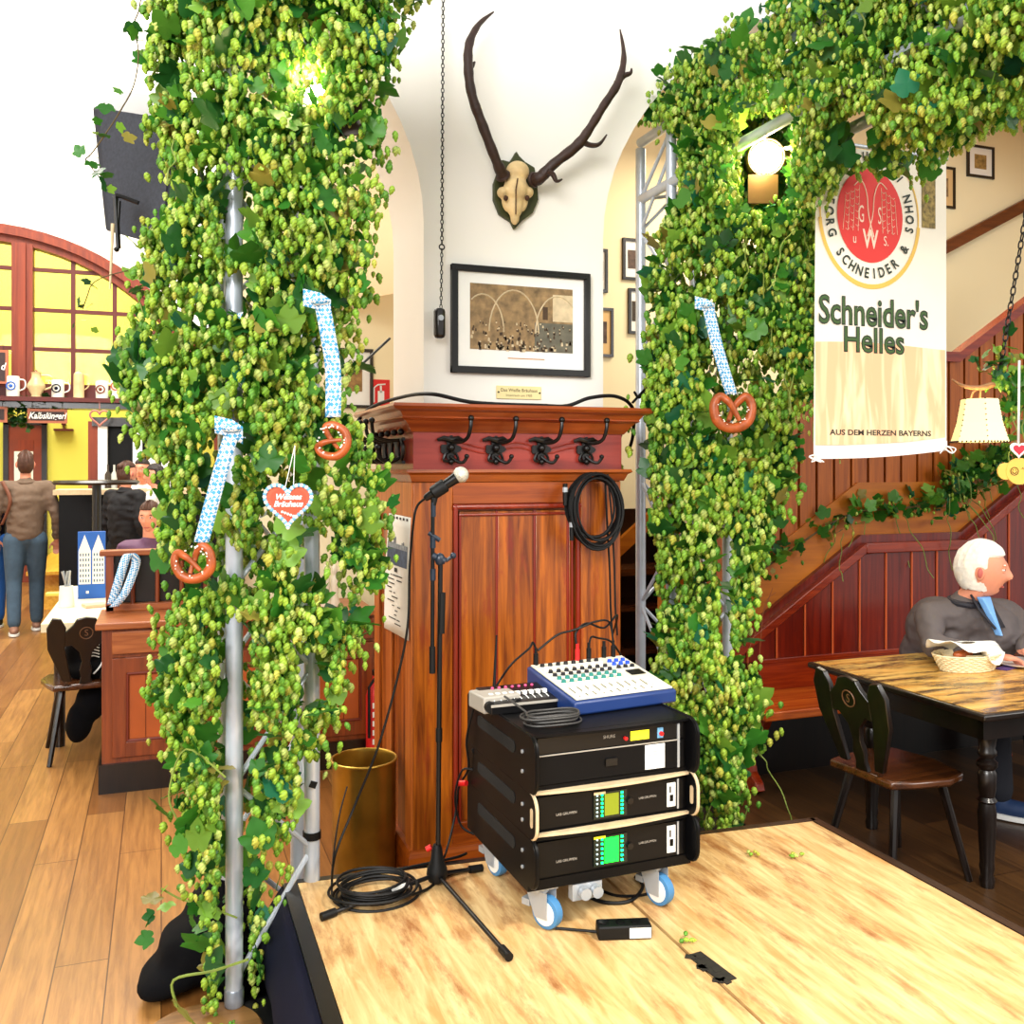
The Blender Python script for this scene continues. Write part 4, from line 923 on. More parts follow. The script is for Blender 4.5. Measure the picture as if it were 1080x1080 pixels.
text_geo('G', R_*.52, cc0-U*RXb*.28+up*R_*.0+O1, U, up, mb=m, sx=.42); text_geo('S', R_*.52, cc0+U*RXb*.28+O1, U, up, mb=m, sx=.42)
text_geo('W', R_*.56, cc0-up*R_*.52+O1, U, up, mb=m, sx=.68, bold=.02); text_geo('u', R_*.30, cc0-U*RXb*.48-up*R_*.52+O1, U, up, mb=m, sx=.7); text_geo('S.', R_*.30, cc0+U*RXb*.48-up*R_*.52+O1, U, up, mb=m, sx=.7)
for s_ in (-1, 1):
    Q = lambda a, b_: cc0+O1+U*(s_*a*RXb)+up*b_*R_
    m.tube(smooth_path([Q(-.1, -.45), Q(.06, .0), Q(.12, .45), Q(.28, .72), Q(.5, .6)], 5), .0026, 5)
    for row in range(3):
        for k in range(6): c = Q(.40+.15*row, .50-.15*k-.05*row); m.tube([c+U*-.008+up*.006, c, c+U*.008+up*.006], .0013, 4)
    for row in range(4): m.tube([Q(.33+.14*row, .62-.08*row), Q(.38+.15*row, -.35)], .0013, 4)
m.build('monogram', mat('monogram_cream', (250, 214, 190), .6), ban)
m = MB(); inkg = mat('ink_green', (20, 36, 16), .6)
def arc_text(txt, a0, a1, sz, rr, flip):
    for i, c_ in enumerate(txt):
        if c_ == ' ': continue
        a = a0+(a1-a0)*i/(len(txt)-1); tg = (U*(-RXb*math.sin(a))+up*(RZb*math.cos(a))).normalized()*flip; nn = NB.cross(tg)
        text_geo(c_, sz, E(a, rr, .001), tg, nn, mb=m, bold=.025, sx=.8)
arc_text('GEORG SCHNEIDER & SOHN', -PI*1.12, PI*.12, R_*.30, 1.24, 1); arc_text('BRAUEREI', PI*.76, PI*.24, R_*.28, 1.24, -1)
m.build('ring_lettering', inkg, ban, kind=None)
def fit_text(txt, pxa, pxb, pya, pyb, off, bold, name, mt, dz=0):
    t_ = text_geo(txt, 1, (0, 0, 0), (1, 0, 0), (0, 1, 0), bold=bold); xs = [p.x for p in t_.v]; ys = [p.y for p in t_.v]
    A, B = bp(pxa, (pya+pyb)/2, off), bp(pxb, (pya+pyb)/2, off); zt_ = bp((pxa+pxb)/2, pya, off).z; zb3 = bp((pxa+pxb)/2, pyb, off).z
    o = MB(); o.add([V((A.x+(p.x-min(xs))/(max(xs)-min(xs))*(B.x-A.x), BY-off, zb3+(p.y-min(ys))/(max(ys)-min(ys))*(zt_-zb3))) for p in t_.v], t_.f); return o.build(name, mt, ban)
fit_text("Schneider's", 863.5, 979, 313, 345, .0036, .03, 'lettering', inkg); fit_text('Helles', 890, 954, 345.5, 373, .0036, .03, 'lettering', inkg)
inkl = mat('ink_leaf_green', (56, 88, 30), .6)
fit_text("Schneider's", 864.6, 977.8, 314.3, 343.7, .0042, -.006, 'letter_fill', inkl); fit_text('Helles', 891.2, 952.8, 346.8, 371.7, .0042, -.006, 'letter_fill', inkl)
fit_text('AUS DEM HERZEN BAYERNS', 875, 982, 453.5, 459.5, .0036, .03, 'slogan', mat('ink_dark', (50, 44, 30), .6))
m = MB(); m.sheet(lambda u, v: bw(u, 0)+NB*.003+up*(.04*v), 20, 1); m.build('hem', M_white, ban)
m = MB(); m.cyl((TX1-.06, BY, bz1+.012), (x1b+.005, BY, bz1+.012), .008, n=10); m.build('rod', M_alu, ban)
for p in (bp(860, 482, .01), bp(996, 473, .01)):
    m = MB()
    for k in range(3): m.tube(smooth_path([p, p+V((random.uniform(-.04, .04), -.01, -.02)), p+V((random.uniform(-.05, .05), -.012, .0)), p+V((0, -.005, .01))], 4), .0025, 5)
    m.build('tie_cord', M_white, ban)
m = MB(); q = bp(972, 240); q2 = bp(986, 180); m.bb(q.x, q2.x, BY-.0034, BY-.003, q.z, q2.z); m.build('side_print', mat('side_print', (150, 130, 70), .7, var=.7, vscale=60), ban)

# ================================================================ STAIRS, BENCH (right)
SY = 4.49
def sp_(px, py): return PY(px, py, SY)
b1, b2, b3, b4 = sp_(785, 668), sp_(905, 572), sp_(1010, 565), sp_(1095, 494)
b3.z = b2.z = (b2.z+b3.z)/2
slope = (b2.z-b1.z)/(b2.x-b1.x)
b1 = V((b1.x-.25, SY, b1.z-.25*slope)); b4 = V((b3.x+1.6, SY, b3.z+1.6*slope))
PTH = [b1, b2, b3, b4]
st = thing('staircase', 'orange wooden staircase with slatted balustrade rising behind the bench', 'staircase', (b2.x, SY+.3, 0))
def band_poly(lo, hi, y0, y1, mb, pth=PTH):
    pts = [(p.x, p.z+lo) for p in pth]+[(p.x, p.z+hi) for p in reversed(pth)]
    n = len(pth)
    for i in range(n-1):
        a, b_ = pth[i], pth[i+1]; mb.add([(a.x, y0, a.z+lo), (b_.x, y0, b_.z+lo), (b_.x, y0, b_.z+hi), (a.x, y0, a.z+hi), (a.x, y1, a.z+lo), (b_.x, y1, b_.z+lo), (b_.x, y1, b_.z+hi), (a.x, y1, a.z+hi)], [(0,1,2,3),(4,7,6,5),(0,4,5,1),(3,2,6,7),(0,3,7,4),(1,5,6,2)])
m = MB(); band_poly(-.05, .34, SY, SY+.05, m); m.build('stringer', M_string, st)
def pz(x):
    for i in range(3):
        a, b_ = PTH[i], PTH[i+1]
        if x <= b_.x: return a.z+(b_.z-a.z)*(x-a.x)/(b_.x-a.x)
    return PTH[-1].z
RZ_ = 1.07
m = MB(); band_poly(.34, RZ_, SY+.035, SY+.042, m); m.build('back_board', M_slatg, st)
x = b1.x+.02
while x < b4.x-.1:
    m = MB(); w_ = .105; z0a, z0b, z1a, z1b = pz(x)+.30, pz(x+w_)+.30, pz(x)+RZ_, pz(x+w_)+RZ_
    m.add([(x, SY+.01, z0a), (x+w_, SY+.01, z0b), (x+w_, SY+.01, z1b), (x, SY+.01, z1a), (x, SY+.035, z0a), (x+w_, SY+.035, z0b), (x+w_, SY+.035, z1b), (x, SY+.035, z1a)], [(0,1,2,3),(4,7,6,5),(0,4,5,1),(3,2,6,7),(0,3,7,4),(1,5,6,2)])
    m.build('slat', M_slat, st, smooth=False); x += .122
m = MB(); band_poly(RZ_, RZ_+.06, SY-.02, SY+.07, m); m.build('handrail', M_benchH, st)
# treads behind the pillar
for i in range(7):
    x_ = b1.x-.15-.0+i*.27; z_ = .17+i*.165
    MB().bb(x_, x_+.34, SY+.06, SY+1.0, z_-.035, z_).build('tread', M_darkseat, st); MB().bb(x_+.3, x_+.32, SY+.06, SY+1.0, z_, z_+.13).build('riser', M_dark, st)
m = MB(); p, q = PY(645, 585, 5.6), PY(672, 560, 5.6); d_ = (q-p).normalized(); m.bar(p-d_*.3, q+d_*.6, .04, .09); m.build('side_rail', M_string, st)
# dark cupboard under the stair, seen between pillar and tower
cb = thing('stair_shelf', 'dark open shelves in the shade between pillar and right truss tower', 'shelf', PY(672, 720, 5.3).xyz*1)
xa, xb = PY(644, 600, 5.3).x, PY(735, 600, 5.3).x
m = MB(); m.bb(xa-.2, xb, 5.62, 5.66, 0, 1.42); m.bb(xa-.2, xa-.16, 5.3, 5.66, 0, 1.3); m.bb(xb-.04, xb, 5.3, 5.66, 0, 1.3); m.build('carcass', M_dark, cb)
for py in (604, 642, 688, 735): z_ = PY(660, py, 5.3).z; MB().bb(xa-.2, xb, 5.3, 5.62, z_-.02, z_+.02).build('shelf_board', M_darkseat, cb)
m = MB(); p = PY(700, 560, 4.6); m.bb(PY(698, 560, 4.75).x, PY(718, 560, 4.75).x, 4.72, 4.80, .2, 1.62); m.build('newel', M_string, cb)
# bench
BF = 4.02
bn = thing('corner_bench', 'dark red panelled bench with high back below the staircase', 'bench', (4.0, BF, 0))
zseat = .46; xs0 = sp_(770, 760).x-.1
m = MB(); m.bb(xs0, 7.6, BF, SY-.02, zseat-.045, zseat); m.build('seat', M_seat, bn, bevel=.008)
bt = [b1, b2, b3, b4]
m = MB(); band_poly(-.07, -.01, SY-.075, SY-.01, m); m.build('top_rail', M_benchH, bn, bevel=.006)
m = MB(); band_poly(-.02, .035, SY-.03, SY+.01, m); m.build('cap_strip', M_bench, bn)
xw = .19; x = b1.x+.05
zlow = .62
m2 = MB()
while x < 7.4:
    x1_ = x+xw
    if pz(x1_)-.07 > zlow:
        m = MB(); za, zb2 = pz(x)-.06, pz(x1_)-.06
        m.add([(x, SY-.05, zlow), (x1_-.012, SY-.05, zlow), (x1_-.012, SY-.05, zb2), (x, SY-.05, max(za, zlow+.01)), (x, SY-.02, zlow), (x1_-.012, SY-.02, zlow), (x1_-.012, SY-.02, zb2), (x, SY-.02, max(za, zlow+.01))], [(0,1,2,3),(4,7,6,5),(0,4,5,1),(3,2,6,7),(0,3,7,4),(1,5,6,2)])
        m.build('back_board', M_bench, bn, bevel=.004)
        m2.cyl((x1_-.006, SY-.054, zlow), (x1_-.006, SY-.054, max(zlow+.02, zb2)), .006, n=6)
    x += xw
m2.build('bead', mat('bead_orange', (206, 92, 44), .4), bn)
m = MB(); m.bb(xs0+.25, 7.4, SY-.058, SY-.02, zseat, zlow); m.bb(xs0+.25, 7.4, SY-.064, SY-.05, zlow-.01, zlow+.014); m.build('lower_rail', M_benchH, bn, bevel=.003)
m = MB(); lx = PY(808, 800, BF+.05).x
prof = [(0, 0), (.18, 0), (.24, .02), (.22, .06), (.15, .10), (.12, .17), (.16, .25), (.24, .31), (.30, .36), (.34, .415), (0, .415)]
for xx in (lx, lx+1.7, lx+3.4):
    m = MB(); m.prism([(a, b_) for a, b_ in prof], (xx, BF+.30, 0), (0, -.72, 0), (0,0,1), (.05, 0, 0)); m.build('bench_leg', M_benchH, bn, bevel=.004)
m = MB(); p = sp_(843, 771); m.bb(3.0, 3.0+.06, SY-.1, SY-.09, .33, .36);
MB().bb(xs0+.1, 7.4, SY-.06, SY-.03, .0, zseat-.04).build('back_panel', M_dark, bn)
# garland along the stringer
def path_sampler(pts, rad):
    pts = [np.array(p) for p in pts]; seg = [np.linalg.norm(pts[i+1]-pts[i]) for i in range(len(pts)-1)]; tot = sum(seg)
    def f(n):
        out = []
        for _ in range(n):
            t_ = rng.random()*tot; i = 0
            while i < len(seg)-1 and t_ > seg[i]: t_ -= seg[i]; i += 1
            out.append(pts[i]+(pts[i+1]-pts[i])*min(1, t_/seg[i])+rng.normal(0, 1, 3)*np.array([rad, rad*.4, rad]))
        return np.array(out)
    return f
gpts = [PY(a, b_, SY-.05) for a, b_ in ((800, 603), (835, 580), (870, 556), (905, 540), (960, 535), (1000, 525), (1030, 500), (1062, 480))]
gs = thing('hop_garland', 'slim hop garland pinned along the orange stair stringer', 'hop garland', gpts[3])
make_hops(gs, path_sampler([list(p) for p in gpts], .035), 45, 150, csize=.03, lsize=.062, percl=(1, 4), stems=10)
m = MB(); m.tube(smooth_path(gpts, 5), .006, 6); m.build('stem', M_vined, gs)
m = MB(); m.tube(smooth_path([PY(a, b_, 4.3) for a, b_ in ((815, 620), (800, 660), (789, 690), (792, 720), (800, 700), (806, 640), (818, 625))], 5), .002, 5); m.build('dried_shoot', mat('dry_brown', (150, 84, 40), .6), gs)

# frames, mouldings on the back wall
def small_frame(label, px0, py0, px1, py1, Y, mcol=M_paper, pc=(150, 120, 80), yaw=0, group=None):
    a, b_ = PY(px0, py0, Y), PY(px1, py1, Y); a2 = PY(px0, py1, Y); zt_, zb3 = a.z, a2.z; w_ = .02
    th = thing('wall_picture', label, 'picture', ((a.x+b_.x)/2, Y, zb3), 0, group)
    m = MB(); m.bb(a.x, b_.x, Y-.02, Y, zt_-w_, zt_); m.bb(a.x, b_.x, Y-.02, Y, zb3, zb3+w_); m.bb(a.x, a.x+w_, Y-.0205, Y, zb3, zt_); m.bb(b_.x-w_, b_.x, Y-.0205, Y, zb3, zt_); m.build('frame', M_dark, th)
    MB().bb(a.x+w_, b_.x-w_, Y-.009, Y, zb3+w_, zt_-w_).build('mat_board', mcol, th)
    W_, H_ = b_.x-a.x, zt_-zb3
    MB().bb(a.x+W_*.28, b_.x-W_*.28, Y-.012, Y-.0091, zb3+H_*.28, zt_-H_*.28).build('print', mat('print_%d' % sum(pc), pc, .7, var=.6, vscale=30), th)
BW = 6.1
M_tan = mat('mat_tan', (226, 190, 132), .8)
small_frame('white matted little picture half hidden behind the pillar edge', 624, 262, 640, 308, BW)
small_frame('small framed caricature right of the pillar, topmost there', 656, 251, 676, 295, BW, pc=(90, 70, 60))
small_frame('small picture with tan mat just right of the large print', 622, 324, 646, 376, BW, M_tan, (110, 70, 40))
small_frame('narrow framed picture beside the right truss tube, above the cornice', 662, 304, 676, 352, BW, pc=(60, 50, 40))
small_frame('brown framed tan picture high on the stair wall, right of the banner', 981, 174, 1006, 218, BW, M_tan, (170, 120, 60))
small_frame('small white matted picture highest on the stair wall at right', 1019, 152, 1047, 186, BW, pc=(160, 130, 70))
small_frame('thin black framed picture seen between hops and red sign', 352, 367, 393, 430, BW, pc=(156, 120, 70))
m = MB(); p, q = PY(985, 268, BW-.04), PY(1090, 212, BW-.04); m.bar(p, p.lerp(q, 1.4), .06, .085); m.bar(p+V((0,-.02,.05)), p.lerp(q, 1.4)+V((0,-.02,.05)), .05, .02)
m.build('wall_moulding', wood('moulding_brown', (84, 40, 14), (122, 64, 26), 'X', 4, .4), label='dark brown sloping moulding on the cream stair wall', cat='moulding')
m = MB(); a, b_ = PY(390, 400, BW-.01), PY(411, 428, BW-.01); fs_ = thing('fire_sign', 'red fire extinguisher sign on the wall left of the pillar', 'sign', (a.x, BW, b_.z))
MB().bb(a.x, b_.x, BW-.01, BW, b_.z, a.z).build('plate', M_red, fs_)
m = MB(); cx_, cz_ = a.x*.45+b_.x*.55, (a.z+b_.z)/2; m.bb(cx_-.02, cx_+.022, BW-.013, BW-.011, b_.z+.015, cz_+.01); m.tube([(cx_-.045, BW-.012, b_.z+.02), (cx_-.045, BW-.012, cz_+.03), (cx_-.02, BW-.012, cz_+.05), (cx_+.03, BW-.012, cz_+.055)], .005, 5); m.bb(cx_-.006, cx_+.006, BW-.013, BW-.011, cz_, cz_+.045); m.build('symbol', M_white, fs_)

# ================================================================ TABLE, CHAIR, PLATE, BASKET
TZ = .77
tA, tB = PZ(857, 697, TZ), PZ(1032, 755, TZ)
tx0 = (tA.x+tB.x)/2; ty1, ty0 = tA.y, tB.y
tb = thing('dining_table', 'worn honey coloured dining table with black edge and turned legs', 'table', (tx0+.9, (ty0+ty1)/2, 0))
TXE = tx0+1.9
m = MB(); m.bb(tx0, TXE, ty0, ty1, TZ-.03, TZ-.002); m.build('top_edge', M_dark, tb, bevel=.008)
MB().bb(tx0+.022, TXE-.022, ty0+.022, ty1-.022, TZ-.004, TZ).build('table_top', M_ttop, tb)
m = MB(); m.bb(tx0+.12, TXE-.12, ty0+.12, ty0+.145, TZ-.14, TZ-.03); m.bb(tx0+.12, TXE-.12, ty1-.145, ty1-.12, TZ-.14, TZ-.03); m.bb(tx0+.12, tx0+.145, ty0+.12, ty1-.12, TZ-.14, TZ-.03); m.build('apron', M_dark, tb)
lprof = [(.026, 0), (.03, .03), (.024, .05), (.03, .08), (.027, .10), (.034, .22), (.036, .30), (.030, .34), (.038, .35), (.028, .365), (.034, .40), (.036, .46), (.028, .475), (.040, .49), (.040, .505), (.026, .52), (.036, .535), (.036, .55), (.03, .56), (.036, .60), (.036, TZ-.03)]
lg = PZ(1041, 935, 0)
for x_, y_ in ((lg.x, lg.y), (lg.x, ty1-.16), (TXE-.2, lg.y), (TXE-.2, ty1-.16)):
    MB().lathe(lprof, (x_, y_, 0), 20).build('leg', M_dark, tb)
def make_chair(label):
    th = thing('dining_chair', label, 'chair')
    m = MB(); sz = .45          # seat faces +X locally, backrest at -X
    sp2 = [(-.19, -.17), (-.20, .17), (-.10, .20), (.06, .23), (.18, .19), (.22, .0), (.18, -.19), (.06, -.23), (-.10, -.20)]
    m.prism(sp2, (0, 0, sz-.034), (1,0,0), (0,1,0), (0,0,.034)); m.build('seat', M_darkseat, th, local=True, bevel=.01)
    for sx, sy in ((-1, -1), (-1, 1), (1, -1), (1, 1)):
        m = MB(); m.cyl((sx*.12, sy*.12, sz-.03), (sx*.21, sy*.19, 0), .019, .014, n=8); m.build('leg', M_dark, th, local=True)
    # carved board back, leaning out
    def T_(y, z): return V((-.16-(z-sz)*.22, y, z))
    def brd(poly, nm, t=.022):
        m = MB(); a = [T_(y, z) for y, z in poly]; n_ = len(a); b_ = [p+V((-t, 0, -.2*t)) for p in a]
        m.add(a+b_, [tuple(range(n_)), tuple(range(2*n_-1, n_-1, -1))]+[(i, i+n_, (i+1) % n_+n_, (i+1) % n_) for i in range(n_)]); return m.build(nm, M_dark, th, local=True, bevel=.004)
    brd([(-.035, sz), (.035, sz), (.026, sz+.04), (.034, sz+.08), (.022, sz+.13), (.034, sz+.19), (.075, sz+.235), (.112, sz+.23), (.112, sz+.31), (.07, sz+.35), (.05, sz+.385), (0, sz+.395), (-.05, sz+.385), (-.07, sz+.35), (-.112, sz+.31), (-.112, sz+.23), (-.075, sz+.235), (-.034, sz+.19), (-.022, sz+.13), (-.034, sz+.08), (-.026, sz+.04)], 'splat')
    for s_ in (-1, 1):
        brd([(s_*.075, sz+.02), (s_*.12, sz+.02), (s_*.20, sz+.22), (s_*.205, sz+.34), (s_*.175, sz+.40), (s_*.13, sz+.39), (s_*.105, sz+.34), (s_*.11, sz+.22)], 'backrest_wing')
    m = MB(); m.tube([T_(.034*math.cos(a), sz+.30+.034*math.sin(a))+V((-.026, 0, 0)) for a in np.linspace(0, 2*PI, 17)[:-1]], .003, 5, closed=True)
    text_geo('S', .05, T_(0, sz+.30)+V((-.028, 0, 0)), (0, -1, 0), (0, 0, 1), mb=m); m.build('carved_emblem', mat('carving_brown', (110, 74, 44), .5), th, local=True)
    return th
chr_ = make_chair('dark brown carved chair at the near end of the worn dining table')
pc_ = PZ(944, 806, .45); chr_.location = (pc_.x, pc_.y, 0); chr_.rotation_euler.z = .05
c2 = copy_tree(chr_); c2['label'] = 'dark carved chair cut off by the right edge, in front of the table'; c2.location = (tx0+.88, ty0-.28, 0); c2.rotation_euler.z = PI/2-.1
c3 = copy_tree(chr_); c3['label'] = 'dark carved chair standing beside the white covered table at the left'
p = PZ(84, 716, .45); c3.location = (p.x+.02, p.y+.05, 0); c3.rotation_euler.z = PI/2+.12
# basket
bk = PZ(1020, 706, TZ)
bas = thing('bread_basket', 'white wicker bread basket lined with a napkin on the worn table', 'basket', bk)
m = MB(); nst = 44
def bas_r(z): return .098+z*.42
rows = 9
for r_i in range(rows):
    z = bk.z+.006+r_i*.0085; R0 = bas_r(z-bk.z); m.tube([(bk.x+R0*1.35*(1+.018*(-1)**(j+r_i))*math.cos(2*PI*j/nst), bk.y+R0*.8*(1+.018*(-1)**(j+r_i))*math.sin(2*PI*j/nst), z) for j in range(nst)], .0052, 5, closed=True)
m.lathe([(0, 0), (.095, 0), (.135, .08), (.131, .08), (.092, .006), (0, .006)], bk+V((0,0,.001)), 32, sq=.6); 
for v in range(0, 0): pass
m.build('wicker', mat('wicker_cream', (238, 222, 180), .6, var=.12, vscale=50), bas)
m = MB()
def nap(u, v):
    a = u*2*PI; r_ = .04+.12*v; return bk+V((r_*1.25*math.cos(a)-.01, r_*.75*math.sin(a), .075+.03*math.sin(a*2+1)*v+.05*(1-v)+.012*math.sin(a*7)*v+(.045 if math.cos(a) < 0 else 0)*v))
m.sheet(nap, 40, 8); m.build('napkin', M_paper, bas, solid=.002)
for k in range(3):
    c = bk+V((-.10+.03*k, -.055+.01*k, .085)); MB().ell(c, (.035, .022, .018), 12, 8).build('bread_roll', M_pret, bas)
pl0 = PZ(1074, 702, TZ)
m = MB(); m.lathe([(0, .003), (.07, .003), (.12, .018), (.122, .021), (.07, .008), (0, .007)], pl0, 32); pls = m.build('plate', mat('china_white', (244, 242, 240), .2), label='white dinner plate beside the bread basket, cut off at right', cat='plate', loc=pl0)
m = MB(); m.box(pl0+V((-.10, -.03, .004)), (.12, .05, .006), rz=.3); m.build('napkin', mat('purple_napkin', (86, 60, 120), .8), label='folded purple napkin under the white plate', cat='napkin')

# ================================================================ HANGING LAMP, TAGS (right)
lc = P(1033, 445, 4.2)
lh = thing('hanging_lamp', 'lit cream hanging lampshade on an antler chandelier at the right', 'lamp', P(1033, 470, 4.2))
zt1, zb1 = P(1033, 421, 4.2).z, P(1033, 466, 4.2).z; hh = zt1-zb1
m = MB(); m.lathe([(.078, hh), (.082, hh*.85), (.095, hh*.45), (.118, hh*.05), (.122, 0)], (lc.x, lc.y, zb1), 6)
lsm = bpy.data.materials.new('parchment_shade'); lsm.use_nodes = True; nt = lsm.node_tree; b_ = nt.nodes['Principled BSDF']; b_.inputs['Base Color'].default_value = lin((250, 232, 180))+(1,); b_.inputs['Emission Color'].default_value = lin((255, 226, 150))+(1,); b_.inputs['Emission Strength'].default_value = .55; b_.inputs['Roughness'].default_value = .7
m.f = [f for f in m.f if len(f) < 6]; m.m = m.m[:len(m.f)]
m.build('lamp_shade', lsm, lh, smooth=False, solid=.002)
m = MB()
for j in range(6):
    a = 2*PI*j/6; 
    for k in range(9):
        t_ = k/8; r_ = .122+(.078-.122)*t_**.7; m.ell((lc.x+r_*math.cos(a), lc.y+r_*math.sin(a), zb1+hh*t_), (.004, .004, .003), 6, 4)
    a2 = 2*PI*(j+1)/6
    for k in range(7): q = V((lc.x+.123*math.cos(a), lc.y+.123*math.sin(a), zb1)).lerp(V((lc.x+.123*math.cos(a2), lc.y+.123*math.sin(a2), zb1)), k/7); m.ell(q, (.004, .004, .005), 6, 4)
m.build('leather_lacing', M_ant, lh)
MB().ell((lc.x, lc.y, zb1+hh*.5), (.03, .03, .04)).build('bulb', M_glow, lh)
m = MB(); q = smooth_path([P(a, b_, 4.2) for a, b_ in ((1004, 400), (1016, 407), (1034, 409), (1056, 404), (1085, 408), (1110, 400))], 5); m.tube(q, lerp_list([.003, .009, .013, .014, .012], len(q)), 8); m.tube(smooth_path([P(a, b_, 4.2) for a, b_ in ((1023, 425), (1026, 414), (1034, 409))], 4), .004, 6); m.cyl(P(1034, 409, 4.2), (lc.x, lc.y, zb1+hh*.6), .005, n=6); m.build('antler_arm', mat('pale_antler', (176, 126, 84), .5, var=.3, vscale=20), lh)
m = MB(); p0, p1 = P(1053, 400, 4.2), P(1092, 165, 4.2); n_ = int((p1-p0).length/.034)
dch = (p1-p0).normalized(); s1 = dch.cross(TOC).normalized(); s2_ = TOC
for i in range(n_):
    c = p0.lerp(p1, (i+.5)/n_); e_ = s1 if i % 2 else s2_; m.tube([c+e_*(.010*math.cos(a))+dch*(.022*math.sin(a)) for a in np.linspace(0, 2*PI, 11)[:-1]], .0034, 5, closed=True)
m.build('chain', M_iron, lh)
gl2 = thing('hop_garland', 'hop leaves and twigs wound round the antler chandelier at right', 'hop garland', P(1055, 410, 4.2))
make_hops(gl2, path_sampler([list(P(a, b_, 4.2)) for a, b_ in ((1045, 375), (1062, 395), (1075, 410), (1070, 440), (1090, 400))], .045), 30, 110, csize=.028, lsize=.05, percl=(2, 5), stems=8)
g9 = thing('hop_garland', 'bushy hop foliage on the stair stringer under the lampshade', 'hop garland', PY(1040, 520, SY-.1))
make_hops(g9, path_sampler([list(PY(a, b_, SY-.10)) for a, b_ in ((1000, 524), (1020, 505), (1040, 492), (1062, 488))], .06), 26, 130, csize=.03, lsize=.065, percl=(2, 5), stems=8)
ht = thing('heart_tag', 'small red and white heart hanging on a white ribbon at the right edge', 'heart', P(1074, 490, 3.9))
q = P(1074, 474, 3.9); m = MB(); m.prism(heart_poly(.036), q, SIDE, up, TOC*.006); m.build('cookie', M_ice, ht); m = MB(); m.prism(heart_poly(.024), q+TOC*.006, SIDE, up, TOC*.002); m.build('icing', mat('heart_red2', (196, 40, 60), .5), ht)
m = MB(); band(m, [q+up*.02, P(1075, 380, 3.9)], .01, SIDE); m.build('ribbon', M_white, ht, solid=.001)
q = P(1069, 497, 3.92); ck = thing('wooden_tag', 'round yellow wooden tag with a smiling face under the small heart', 'tag', q-V((0,0,.05)))
m = MB(); m.lathe([(.055, 0), (.055, .01)], q+SIDE*.02, 28, axis=TOC); m.lathe([(.035, 0), (.035, .008)], q-SIDE*.035, 20, axis=TOC); m.build('disc', mat('tag_yellow', (240, 190, 84), .5), ck)
m = MB(); c = q+TOC*.012+SIDE*-.002; m.tube([c+SIDE*(.016*math.cos(a))+up*(.016*math.sin(a)) for a in np.linspace(0, 2*PI, 17)[:-1]], .0015, 5, closed=True); m.tube([c+SIDE*(.009*math.cos(a))+up*(.009*math.sin(a)) for a in np.linspace(PI, 2*PI, 7)], .0015, 5); m.ell(c+SIDE*.006+up*.005, .002).ell(c-SIDE*.006+up*.005, .002)
m.tube([c+SIDE*(.03+.004*i)+up*(.004*(i % 2)+.01) for i in range(6)], .0014, 5); m.build('smiley', M_iron, ck)

# ================================================================ MICROPHONE STAND
MSb = PZ(461, 932, SZ); mx0, my0 = MSb.x, MSb.y; ycm = 1000*(H-SZ)/(932-492)
def mp_(px, py, dy=0): return P(px, py, ycm+dy)
ms = thing('microphone_stand', 'black tripod microphone stand with folded boom on the stage', 'microphone stand', (mx0, my0, SZ))
m = MB(); m.cyl(mp_(462, 902), mp_(464.5, 592), .0085, n=12); m.build('lower_tube', M_blk2, ms)
for q_ in (((465.5, 668), (466.5, 625)), ((463, 782), (463, 768))): MB().cyl(mp_(*q_[0]), mp_(*q_[1]), .0115, n=12).build('clutch', M_rub, ms)
m = MB(); m.lathe([(.013, .10), (.018, .085), (.022, .05), (.034, .02), (.036, .0), (.030, -.02), (.012, -.03)], mp_(461, 922), 16); m.build('tripod_hub', M_rub, ms)
fp = [(345, 965), (534, 1006), (503, 916)]
for i, (a, b_) in enumerate(fp):
    f = PZ(a, b_, SZ+.014); s0 = mp_(461, 922)+V((0, 0, .0)); d_ = (f-s0).normalized()
    m = MB(); m.cyl(s0+d_*.02, f, .0075, n=10)
    lg_ = m.build('leg', M_blk2, ms); m = MB(); m.cyl(f-d_*.03, f+d_*.02, .013, n=12); m.build('rubber_foot', M_rub, lg_)
    if i == 0: m = MB(); m.cyl(s0.lerp(f, .28), s0.lerp(f, .44), .0095, n=10); m.build('tape', M_white, lg_)
m = MB(); m.cyl(mp_(456.5, 520), mp_(456, 700), .007, n=12); m.build('boom_arm', M_blk2, ms)
m = MB(); m.cyl(mp_(456, 682), mp_(456, 710), .0105, n=12); m.build('counter_grip', M_rub, ms)
m = MB(); m.ell(mp_(464, 590), (.018, .016, .022)); m.cyl(mp_(456, 586), mp_(470, 592), .012, n=12); m.cyl(mp_(470, 592), mp_(478, 586), .006, n=8); m.ell(mp_(478, 586), .011); m.cyl(mp_(456.5, 612), mp_(456.5, 600), .010, n=12).cyl(mp_(456.5, 566), mp_(456.5, 578), .010, n=12).cyl(mp_(452, 562), mp_(464, 570), .008, n=8); m.cyl(mp_(457, 545), mp_(457, 530), .009, n=10)
m.build('boom_joint', mat('blue_black', (26, 38, 54), .35), ms)
